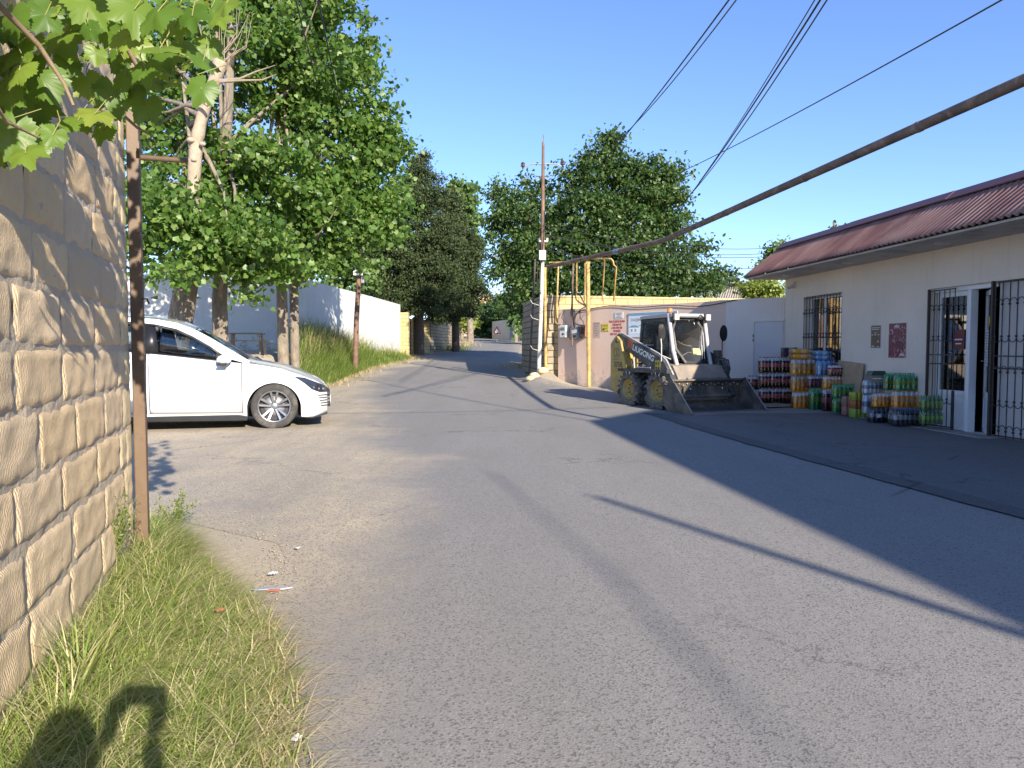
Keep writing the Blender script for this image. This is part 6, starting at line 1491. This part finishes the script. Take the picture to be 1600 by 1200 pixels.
# lights and front face
m_head = M('headlight_glass', (.03,.033,.04), .06, var=.2, coat=1); m_ledc = M('headlight_reflector', (.45,.47,.5), .15, metal=.8)
for s in (-1,1):
    HU = [(.30,.805),(.45,.785),(.60,.72),(.72,.67),(.80,.61)]; HB = [(.30,.80),(.45,.70),(.56,.60),(.68,.55),(.80,.545)]
    mb = MB(); lerp_ = lambda P_, t: (float(np.interp(t, np.linspace(0,1,len(P_)), [q[0] for q in P_])), float(np.interp(t, np.linspace(0,1,len(P_)), [q[1] for q in P_])))
    def hlp(u, v):
        xa, za = lerp_(HB, u); xb, zb_ = lerp_(HU, u); x = xa+(xb-xa)*v; z = za+(zb_-za)*v
        return Vector((x+.004, s*(halfw(x, min(1,(z-interp(x,ZB))/(interp(x,ZS)-interp(x,ZB))))+.008), z))
    mb.grid(hlp, 16, 6, flip=(s > 0)); hl = mb.build('headlight', m_head, car, solid=.006)
    mb = MB()
    for x, z in ((.58,.625),(.66,.605),(.73,.60)):
        mb.box((x-.025, s*(halfw(x,.85)+.012)-.004, z-.014), (x+.025, s*(halfw(x,.85)+.012)+.006, z+.014))
    mb.build('reflector', m_ledc, hl)
    mb = MB()
    for k in range(5):
        z = .50-.042*k; xs = np.linspace(.66+.012*k,.80,6); mb.tube([(x, s*(halfw(x,.5)+.003), z-.02*(x-.66)) for x in xs], .008, 5)
    mb.build('grille_slats', m_cblk, car)
    mb = MB(); mb.prism([(.40,.155),(.56,.14),(.80,.20),(.80,.235),(.58,.165)], 'y', min(s*.55,s*.80), max(s*.55,s*.80)); mb.build('lower_lip', m_cblk, car)
mb = MB(); [mb.box((.78,-.5,.30+.055*k),(.848,.5,.325+.055*k)) for k in range(5)]; mb.build('grille', m_cblk, car)
mb = MB(); mb.box((.848,-.26,.36),(.858,.26,.47)); mb.build('number_plate', m_wht, car)
# wheels: flat-spotted tyre, ten spoke two tone alloy
def cwheel():
    w_ = bpy.data.objects.new('wheel', None); COL.objects.link(w_); w_.parent = car
    R_ = .352; mb = MB()
    pr = [(.235,-.09),(.25,-.105),(.30,-.108),(R_-.012,-.098),(R_,-.07),(R_,.07),(R_-.012,.098),(.30,.108),(.25,.105),(.235,.09)]
    mb.lathe(pr, 56, 'y'); mb.build('tyre', m_ctyre, w_)
    for s_ in (1,): pass
    mb = MB(); mb.lathe([(.240,-.100),(.232,-.096),(.222,-.06),(.215,.0),(.215,.06)], 48, 'y'); mb.lathe([(.0,.0),(.215,.0)], 32, 'y'); rim = mb.build('rim', m_alloyd, w_)
    mb = MB()
    for k in range(10):
        a = 2*PI*k/10+(.09 if k % 2 else -.09); mb.X = Matrix.Rotation(a, 4, 'Y')
        mb.add([(.045,-.058,-.013),(.230,-.088,-.017),(.230,-.088,.017),(.045,-.058,.013),(.045,-.03,-.015),(.230,-.05,-.02),(.230,-.05,.02),(.045,-.03,.015)], [(0,1,2,3),(0,4,5,1),(3,2,6,7)])
    mb.X = Matrix.Identity(4); mb.lathe([(0,-.064),(.04,-.064),(.058,-.055),(.06,-.03)], 20, 'y'); mb.lathe([(.226,-.09),(.236,-.101),(.243,-.1)], 48, 'y'); mb.build('spokes', m_alloy, rim)
    mb = MB(); mb.lathe([(.06,-.01),(.155,-.01),(.155,.01)], 28, 'y'); mb.build('brake_disc', m_steel, rim); return w_
cwh = cwheel(); cwh.location = (0,-.775,.345)
for x, s in ((0,1),(-2.74,-1),(-2.74,1)):
    o = copy_tree(cwh, car); o.location = (x, s*.775, .345); o.rotation_euler = (0,.7*s, PI if s > 0 else 0)
# interior
m_seatc = M('car_seat', (.10,.10,.105), .8)
for x in (-1.55,-2.5):
    for s in (-1,1): mb = MB(); mb.box((x-.25,s*.37-.23,.75),(x+.25,s*.37+.23,.95)); mb.box((x-.38,s*.37-.22,.92),(x-.22,s*.37+.22,1.36)); mb.box((x-.36,s*.37-.11,1.38),(x-.27,s*.37+.11,1.52)); mb.build('seat', m_seatc, car, bevel=.04)
mb = MB(); mb.box((-.78,-.72,.8),(-.30,.72,1.02)); mb.tube([(-1.02+.0*math.cos(a),.37+.18*math.cos(a),1.05+.18*math.sin(a)) for a in np.linspace(0,2*PI,25)], .016, 7); mb.build('dashboard', M('dash_plastic', (.10,.10,.11), .7), car, bevel=.02)
# ------------------------------------------------------------------ poles, gas pipes, meters, wires
m_ppole = M('white_pole_paint', (.70,.66,.58), .6, (.60,.54,.45), 5, stain=(.36,.24,.15), samt=.35)
m_prust = M('rusty_pole', (.20,.115,.08), .8, (.13,.075,.055), 6, stain=(.30,.17,.10), samt=.4, bmp=.3)
m_gyel = M('gas_yellow', (.58,.40,.13), .55, (.50,.33,.11), 5, stain=(.32,.17,.07), sscale=4, samt=.5)
m_pipe = M('rusty_main_pipe', (.17,.115,.085), .75, (.11,.08,.065), 3, stain=(.27,.20,.15), sscale=5, samt=.45, bmp=.4, bscale=30)
m_ins = M('brown_porcelain', (.09,.05,.035), .2)
YP = 21.4; b = at(842,571,YP); bz = H(b.x,b.y)
up = empty('utility_pole', (b.x,b.y,bz), 0, 'tall utility pole, white below and rusty above, with a crossarm and two insulators', 'pole')
def q_(px, py, d=0): return at(px, py, YP+d)-Vector((b.x,b.y,bz))
mb = MB(); mb.tube([Vector((0,0,-.3)), q_(842.5,560), q_(846,470), q_(848,395)], [.062,.060,.057,.054], 14); mb.build('lower_mast', m_ppole, up)
mb = MB(); mb.tube([q_(848,396), q_(848.2,330), q_(848.5,270), q_(848.8,222)], [.060,.055,.048,.036], 12); mb.tube([q_(848.8,222),q_(849.5,215),q_(848.6,210)], .012, 6); mb.build('upper_mast', m_prust, up)
mb = MB(); mb.tube([q_(819,262),q_(826,257),q_(835,256),q_(848,256.5),q_(862,255.5),q_(871,256.5),q_(877,260)], .016, 7); mb.build('crossarm', m_steel, up)
for px, py in ((817,259),(879,256)):
    mb = MB(); c = q_(px, py); mb.lathe([(0,.11),(.035,.10),(.035,.075),(.06,.07),(.06,.045),(.035,.04),(.035,.015),(.065,.01),(.065,-.02),(.03,-.03),(.02,-.09)], 14, c=c); mb.build('insulator', m_ins, up)
mb = MB(); mb.tube([q_(837,275.5),q_(858,275.5)], .018, 7); mb.build('small_arm', m_prust, up)
mb = MB(); mb.tube([q_(841,377),q_(856,377)], .028, 7)
for px in (842,848,855): mb.tube([q_(px,377),q_(px,372)], .03, 7)
mb.build('insulator_rack', m_wht, up)
c = q_(847.5,399,-.12); mb = MB(); mb.box((c.x-.10,c.y-.09,c.z-.14), (c.x+.10,c.y+.05,c.z+.14)); mb.build('junction_box', M('box_cream', (.66,.62,.54), .6), up, bevel=.012)
mb = MB()
mb.tube([q_(843,360,-.07),q_(842,385,-.08),q_(840,410,-.1),q_(839,445,-.1),q_(840,455,-.08),q_(846,458,-.08)], .014, 6)
mb.tube([q_(851,330,-.06),q_(850,370,-.07),q_(846,405,-.08),q_(843,440,-.09)], .012, 6); mb.build('cable_drop', m_cable, up)
mb = MB(); 
for py in (477,500,548): mb.tube([q_(842,py),q_(832,py-3),q_(829,py-8)], .010, 5)
mb.build('step_iron', m_ppole, up)
# slim steel rail beside the pole
p0 = at(826,572,21.9); mb = MB(); a = at(827,570,21.9); o_ = Vector((p0.x,p0.y,H(p0.x,p0.y))); mb.tube([Vector((0,0,-.2)), at(833,470,21.9)-o_, at(836,405,22)-o_], .03, 8); mb.tube([at(829,545,21.9)-o_, at(841,545,21.5)-o_], .016, 6); o = mb.build('leaning_pole', M('dark_timber', (.12,.10,.085), .9)); o.location = o_; tag(o, 'thin dark leaning pole just left of the white utility pole', 'pole')
# gas main and its posts
PA, PB, PC = at(857,417,22.2), at(1035,376.5,16.95), at(1600,125,6.85)
dirc = (PC-PB).normalized(); PE = PC+Vector((3.3,-7.5,.1))  # unseen pipe end, swung aside so its shadow merges with the house shadow
gp0 = empty('gas_main', (PA.x,PA.y,PA.z), 0, 'long rusty overhead gas pipe running from the yellow posts past the shop roof', 'pipe')
mb = MB(); P = [PA+(PA-PB).normalized()*.12, PA]+[PA.lerp(PB, t) for t in (.3,.6,.85,.95)]+[PB+Vector((.01,0,.01))]+[PB.lerp(PC, t) for t in (.04,.12,.3,.5,.7,.9)]+[PC, PE]
P = [p-PA for p in P]; mb.tube(P, .058, 16); mb.build('main_pipe', m_pipe, gp0)
mb = MB()
for t in (.07,.35,.62,.86): c = PB.lerp(PC, t)-PA; mb.tube([c-dirc*.035, c+dirc*.035], .063, 16)
mb.build('weld_collar', m_pipe, gp0)
c = PA.lerp(PB, .66)-PA; mb = MB(); dd_ = (PB-PA).normalized(); mb.tube([c-dd_*.12, c+dd_*.12], .064, 14); mb.build('blue_wrap', M('blue_tape', (.16,.30,.42), .5), gp0)
def gpost(px, pyb, pyt, Y, r, label):
    f = at(px, pyb, Y); z0 = H(f.x,f.y); t = empty('gas_post', (f.x,f.y,z0), 0, label, 'post'); tp_ = at(px-2, pyt, Y); 
    mb = MB(); mb.tube([Vector((0,0,-.3)), Vector((tp_.x-f.x, 0, tp_.z-z0))], r, 12); mb.build('tube', m_gyel, t)
    mb = MB(); mb.tube([Vector((tp_.x-f.x-.06,0,tp_.z-z0-.005)), Vector((tp_.x-f.x+.06,0,tp_.z-z0-.005))], .05, 8); mb.build('saddle', m_gyel, t); return t
gpost(920.5, 603, 411, 20.45, .058, 'yellow rusty gas post standing alone in front of the pink wall')
gpost(853, 573, 420, 21.75, .05, 'yellow gas post right beside the white utility pole')
# small yellow pipes rising behind the wall and joining the main
def smallpipe(pts, r, label, name='gas_branch_pipe', m=None):
    p0 = Vector(at(*pts[0])); o = empty(name, p0, 0, label, 'pipe'); mb = MB(); mb.tube([at(*p)-p0 for p in pts], r, 8); mb.build('tube', m or m_gyel, o); return o
smallpipe([(901,470,22.3),(901,412,22.1),(902.5,406,22.0),(908,403.5,21.8),(925,404.5,21.2),(945,404,20.6),(955,404.5,20.4),(958,408,20.4),(959,414,20.4),(963,417,20.4),(959,470,21.6)], .024, 'thin yellow gas pipe looping over the wall with an offset bend near the main pipe')
smallpipe([(941,470,21.6),(944.5,407,20.8),(943,404.8,20.7),(940,404.3,20.7)], .022, 'thin yellow gas pipe standing between the post and the offset loop')
smallpipe([(914,470,22.2),(914,411,21.9)], .020, 'thin yellow gas pipe just left of the front yellow post')
smallpipe([(858,410.5,22.3),(897,409.5,22.0),(905,408.5,21.8)], .028, 'yellow crossbar pipe linking the two gas posts above the wall')
smallpipe([(871,497,21.6),(870,480,21.6),(872.5,413,21.9)], .026, 'rusty yellow riser pipe between the utility pole and the meters')
smallpipe([(894,540,21.0),(894,470,21.2),(895.5,412,21.6)], .026, 'brown conduit rising from the electricity meters over the wall', 'conduit', m_prust)
smallpipe([(868,470,21.55),(867.5,500,21.5),(869,505,21.5),(872,506,21.45)], .014, 'small bent yellow pipe hooked at the corner of the stone wall')
# meters on the plastered wall
def wallbox(px, py, w_, h_, d_, m, name, label, cat, tilt=0):
    s = s_at(px); y = (16.2+5.5*s/7.24); z = EYE+(545-py)/F*y; p = PW+PD*s+PN*.0; t = empty(name, (p.x,p.y,z), PANG, label, cat)
    mb = MB(); mb.box((-w_/2,.004,-h_/2), (w_/2,d_,h_/2)); o = mb.build('case', m, t, bevel=.012); o.rotation_euler = (0,R(tilt),0); return t, o
m_mw = M('meter_white', (.68,.68,.66), .4); m_mg = M('meter_grey', (.18,.20,.22), .4); m_mb = M('box_rust', (.28,.13,.07), .8, (.35,.2,.1), 8)
t, o = wallbox(884,518,.26,.36,.14,m_mw,'gas_meter','white gas meter hanging on the left end of the pink wall','meter')
mb = MB(); mb.box((-.08,.141,.03), (.08,.148,.12)); mb.build('dial', m_mg, o); mb = MB(); mb.box((-.05,.141,-.1),(.02,.15,-.05)); mb.build('display', m_iron, o)
t, o = wallbox(903,521,.34,.34,.16,m_mg,'electricity_meter','dark grey electricity meter tilted on the pink wall left of the rusty box','meter',8)
mb = MB(); mb.box((-.10,.161,.0),(.10,.17,.10)); mb.build('dial', m_mw, o); mb = MB(); mb.box((-.06,.161,-.12),(.06,.168,-.05)); mb.build('terminal_cover', m_iron, o)
t, o = wallbox(914,517,.22,.34,.12,m_mb,'fuse_box','open rusty brown fuse box right behind the front yellow post','box',-6)
mb = MB(); mb.box((-.07,.121,-.1),(.07,.126,.1)); mb.build('fuse_panel', m_iron, o)
def wloc(px, py, off): s = s_at(px); y = (16.2+5.5*s/7.24); p = PW+PD*s+PN*off; return Vector((p.x,p.y,EYE+(545-py)/F*y))
o_ = wloc(895,500,.05)
for pts_, lab in (([(921,478),(912,482),(903,490),(898,500),(899,512)], 'black cable drooping from the wall top to the grey meter'), ([(895,470),(894,490),(897,508),(893,512),(890,526),(894,530)], 'tangled black cable hanging beside the brown conduit'), ([(907,484),(909,497),(913,503),(915,508)], 'short black cable running into the rusty fuse box'), ([(883,485),(880,497),(886,505),(884,512)], 'thin dark cable leading down to the white gas meter')):
    q0 = wloc(*pts_[0],.06); mb = MB(); mb.tube([wloc(x,y,.05+.03*(i % 2))-q0 for i, (x, y) in enumerate(pts_)], .011, 6); o = mb.build('meter_cable', m_cable); o.location = q0; tag(o, lab, 'cable')
# rusty pole with boxes in the tall grass on the left
b2 = at(554,572,25.4); z2 = H(b2.x,b2.y); lp = empty('rusty_pole', (b2.x,b2.y,z2), 0, 'leaning rusty steel pole with a white meter box rising from the tall grass', 'pole'); o_ = Vector((b2.x,b2.y,z2))
mb = MB(); mb.tube([Vector((0,0,-.3)), at(557,500,25.4)-o_, at(561,430,25.4)-o_, at(564,350,25.4)-o_], [.10,.09,.08,.06], 12); mb.build('mast', m_prust, lp)
c = at(560.5,423.5,25.25)-o_; mb = MB(); mb.box((c.x-.16,c.y-.14,c.z-.16),(c.x+.15,c.y,c.z+.16)); bx = mb.build('meter_box', m_wht, lp, bevel=.012); mb = MB(); mb.box((c.x-.08,c.y-.146,c.z-.10),(c.x+.04,c.y-.141,c.z-.02)); mb.build('dial', m_mg, bx)
c = at(567,436,25.35)-o_; mb = MB(); mb.box((c.x-.05,c.y-.06,c.z-.14),(c.x+.05,c.y+.02,c.z+.14)); mb.build('breaker_box', M('box_grey', (.34,.35,.36), .5), lp, bevel=.01)
mb = MB(); mb.tube([at(566,384,25.3)-o_, at(568,410,25.25)-o_, at(567,432,25.3)-o_, at(564,462,25.3)-o_], .012, 5); mb.build('cable_drop', m_cable, lp)
c = at(562,383,25.3)-o_; mb = MB(); mb.tube([c-Vector((.25,0,0)), c+Vector((.25,0,0))], .02, 6); mb.build('crossarm', m_prust, lp)
# far utility pole
b3 = at(775.5,520,100); z3 = H(b3.x,b3.y); t = empty('utility_pole', (b3.x,b3.y,z3), 0, 'distant pale utility pole with a crossarm among the trees at the far end', 'pole')
mb = MB(); mb.tube([(0,0,-.3),(0,0,at(775.5,451,100).z-z3)], [.16,.11], 8); mb.build('mast', m_ppole, t); mb = MB(); h3 = at(775.5,456,100).z-z3; mb.box((-1.1,-.05,h3-.05),(1.1,.05,h3+.05)); mb.build('crossarm', m_prust, t)
# wires
def wire(A, B, sag, r, label, n=18, group=None):
    A, B = Vector(A), Vector(B); mb = MB(); mb.tube([A.lerp(B, k/n)-A-Vector((0,0,sag*4*(k/n)*(1-k/n))) for k in range(n+1)], r, 5); o = mb.build('wire', m_cable); o.location = A; return tag(o, label, 'wire', group)
def ext(a, b, t): return a+(b-a)*t
a, b_ = at(945,250,27), at(1130,0,13.5); wire(a, ext(a,b_,1.45), .16, .017, 'overhead wire from the big mulberry tree, left one of the pair leaving the top edge')
a, b_ = at(958,226,27), at(1134,-4,13.3); wire(a, ext(a,b_,1.45), .34, .013, 'overhead wire from the big mulberry tree, right one of the pair leaving the top edge')
a, b_ = at(1058,330,25), at(1264,0,11); wire(a, ext(a,b_,1.5), .30, .016, 'thickest strand of the wire bundle curving up in the middle of the sky')
a, b_ = at(1062,322,25), at(1267,0,11); wire(a, ext(a,b_,1.5), .42, .012, 'lower strand of the wire bundle curving up in the middle of the sky')
a, b_ = at(1092,285,25), at(1262,0,11.2); wire(a, ext(a,b_,1.5), .20, .010, 'short upper strand of the wire bundle curving up in the middle of the sky')
a, b_ = at(1066,268,25), at(1545,0,9.5); wire(a, ext(a,b_,1.35), .12, .012, 'single thin wire slanting up to the right above the gas pipe')
for k, (y0, y1, lab) in enumerate([(352,388,'uppermost thin wire crossing the mulberry tree to the far roof'),(366,396,'second thin wire crossing the mulberry tree'),(368,401,'third thin wire crossing the mulberry tree'),(390,418,'faint wire below the others crossing the mulberry tree')]):
    wire(at(849,y0,YP), at(1200,y1,27), .25, .010, lab)
wire(at(849,378,YP-.05), at(1110,455,27), .3, .010, 'wire sloping from the utility pole down towards the corrugated roof')
a, b_ = at(540,200,22), at(497,-10,11); wire(a, ext(a,b_,1.6), .1, .014, 'dark wire in front of the poplar crown, right one of three')
a, b_ = at(505,165,22), at(462,-10,11); wire(a, ext(a,b_,1.6), .1, .012, 'dark wire in front of the poplar crown, left one of three')
a, b_ = at(516,120,22), at(468,-10,12); wire(a, ext(a,b_,1.6), .1, .010, 'short dark wire in front of the poplar crown, middle one of three')
wire(at(775.5,456,100), at(690,430,40), .5, .020, 'sagging far wire between the distant pole and the dark cypress')
wire(at(775.5,457,100), at(842,380,22), 1.2, .012, 'long far wire from the distant pole to the white utility pole')
# heavy cables over the street, above the frame: their shadows cross the asphalt
for (g0, g1, h, r, lab) in (((545,588),(905,655),9.0,.026,'heavy cable over the street above the picture, farther one'), ((505,646),(795,640),5.6,.014,'cable over the street above the picture, level one'), ((770,740),(1250,1215),7.5,.011,'high cable over the street above the picture, nearest one'), ((940,870),(1120,1215),7.8,.007,'thin high cable over the street above the picture')):
    s2 = TOSUN*(h/TOSUN.z); A = G(*g0)+s2; B = G(*g1)+s2; d = (B-A); wire(A-d*.02, B+d*.6 if g1[0] != 905 else B+d*.25, .12, r, lab)
# pole out of frame whose shadow points across the road
tipg = G(930,776); hp = 6.4; tip = tipg+TOSUN*(hp/TOSUN.z); o = empty('utility_pole', (tip.x,tip.y,0), 0, 'rusty utility pole standing behind the viewer on the right, outside the picture', 'pole')
mb = MB(); mb.tube([(0,0,-.2),(0,0,hp)], [.085,.045], 12); mb.build('mast', m_prust, o)
# ------------------------------------------------------------------ the photographer, standing just behind the lens; the shadow falls on the verge
per = empty('person', (-.10,-.54,0), 0, 'person in a dark shirt with bent knees holding up a phone, behind the picture', 'person')
m_skin = M('skin', (.45,.28,.20), .6, var=.08); m_shirt = M('dark_shirt', (.05,.06,.09), .9); m_trous = M('grey_trousers', (.12,.12,.13), .9); m_hair = M('dark_hair', (.02,.015,.012), .7); m_shoe = M('dark_shoe', (.03,.03,.03), .6)
def skin_mesh(name, verts, edges, rad, mat, parent, root=0, sub=2):
    me = bpy.data.meshes.new(name); me.from_pydata(verts, edges, []); o = bpy.data.objects.new(name, me); COL.objects.link(o); o.parent = parent; me.materials.append(mat)
    sk = o.modifiers.new('skin', 'SKIN'); o.modifiers.new('sub', 'SUBSURF').render_levels = sub
    if not me.skin_vertices: 
        bpy.context.view_layer.objects.active = o
    for i, sv in enumerate(me.skin_vertices[0].data): sv.radius = rad[i]; sv.use_root = (i == root)
    for p in me.polygons: p.use_smooth = True
    return o
# body: pelvis, spine, neck, legs (knees bent), arms to the phone
v = [(0,-.05,.66),(0,-.04,.84),(0,.0,1.0),(0,.05,1.10),
     (.10,-.04,.62),(.12,.20,.36),(.12,.0,.08),(.12,.14,.035),
     (-.10,-.04,.62),(-.12,.20,.36),(-.12,.0,.08),(-.12,.14,.035),
     (.19,.02,1.03),(.36,.12,.86),(.175,.40,1.17),
     (-.19,.02,1.03),(-.26,.14,.85),(.035,.40,1.15)]
e = [(0,1),(1,2),(2,3),(0,4),(4,5),(5,6),(6,7),(0,8),(8,9),(9,10),(10,11),(2,12),(12,13),(13,14),(2,15),(15,16),(16,17)]
r_ = [(.15,.11),(.14,.10),(.15,.10),(.055,.055),(.085,.085),(.062,.062),(.042,.042),(.04,.03),(.085,.085),(.062,.062),(.042,.042),(.04,.03),(.062,.062),(.045,.045),(.030,.030),(.062,.062),(.045,.045),(.030,.030)]
body = skin_mesh('body', v, e, r_, m_shirt, per)
# head with face
hd = MB(); hc = Vector((.06,.10,1.225))
def hpt(u, vv):
    a = 2*PI*u; z = -math.cos(PI*vv); rr = math.sin(PI*vv)**.8; x = .092*math.cos(a)*rr; y = .105*math.sin(a)*rr
    if z < 0: x *= 1+.22*z; y *= 1+.10*z
    if math.sin(a) > .6 and -.35 < z < .2: y += .022*math.exp(-(math.cos(a)/.16)**2)*math.exp(-((z+.12)/.13)**2)
    if math.sin(a) > .5: y -= .010*math.exp(-((abs(math.cos(a))-.42)/.16)**2)*math.exp(-((z-.06)/.09)**2)
    return hc+Vector((x,y,.135*z))
hd.grid(hpt, 40, 30)
for s in (-1,1): hd.ball(hc+Vector((s*.092,-.005,-.005)), (.010,.018,.030), nu=10, nv=8)
head = hd.build('head', m_skin, per)
mb = MB(); mb.grid(lambda u, q: hc+Vector((0,-.006,.004))+Vector((.102*math.cos(2*PI*u)*math.sin(PI*(.52+.48*q))**.8, .116*math.sin(2*PI*u)*math.sin(PI*(.52+.48*q))**.8*(1 if math.sin(2*PI*u) < 0 else .92), -.145*math.cos(PI*(.52+.48*q))+(.03 if math.sin(2*PI*u) > .3 else -.045*(1-q)))), 32, 12); mb.build('hair', m_hair, head)
mb = MB(); [mb.ball(hc+Vector((s*.034,.088,.01)), .010, nu=10, nv=8) for s in (-1,1)]; mb.build('eyes', M('eye_white', (.7,.7,.68), .3), head)
mb = MB(); mb.ball(hc+Vector((0,.092,-.07)), (.022,.010,.006), nu=12, nv=6); mb.build('mouth', M('lips', (.38,.16,.14), .5), head)
# hands: palm, four fingers and thumb round the phone
for s, wx, wz in ((1,.175,1.17),(-1,.035,1.15)):
    w0 = Vector((wx,.40,wz)); tx = .10+s*.070; V = [w0, w0+Vector((0,.035,.03)), Vector((tx+s*.012,.470,1.225))]; E = [(0,1),(1,2)]; RR = [(.022,.018),(.030,.014),(.028,.012)]
    for k in range(4):
        base = Vector((tx+s*(.016-.003*k),.478,1.256-.019*k)); V += [base, base+Vector((-s*.004,.028,.002)), base+Vector((-s*(.026-.003*abs(k-1)),.034,.002)), base+Vector((-s*(.040-.004*abs(k-1)),.030,.001))]; n0 = len(V)-4
        E += [(2,n0),(n0,n0+1),(n0+1,n0+2),(n0+2,n0+3)]; RR += [(.009,.009),(.0085,.0085),(.0075,.0075),(.006,.006)]
    V += [Vector((tx-s*.004,.452,1.222)), Vector((tx-s*.026,.470,1.232)), Vector((tx-s*.040,.480,1.240))]; n0 = len(V)-3; E += [(1,n0),(n0,n0+1),(n0+1,n0+2)]; RR += [(.011,.011),(.009,.009),(.007,.007)]
    skin_mesh('hand', [tuple(q) for q in V], E, RR, m_skin, body)
for s in (-1,1):
    mb = MB(); mb.grid(lambda u, q: Vector((s*.12+.045*math.cos(2*PI*u)*math.sin(PI*q)**.5, .06-.14*math.cos(PI*q), .005+.055*max(0,math.sin(2*PI*u))*math.sin(PI*q)**.5*(1.3-.6*q))), 18, 12); mb.build('shoe', m_shoe, body)
    mb = MB(); mb.tube([(s*.09,-.04,.68),(s*.10,-.03,.60),(s*.12,.19,.37),(s*.12,.06,.18),(s*.12,.0,.09)], [.105,.100,.078,.065,.058], 14); mb.build('trouser_leg', m_trous, body)
ph = empty('phone', (0,-.022,EYE), 0, 'dark phone held sideways by the photographer behind the picture', 'phone')
mb = MB(); mb.box((-.075,-.006,-.036), (.075,.003,.036)); mb.build('case', m_cblk, ph, bevel=.003)
mb = MB(); mb.box((-.070,-.0068,-.032), (.070,-.0061,.032)); mb.build('screen', m_head, ph)
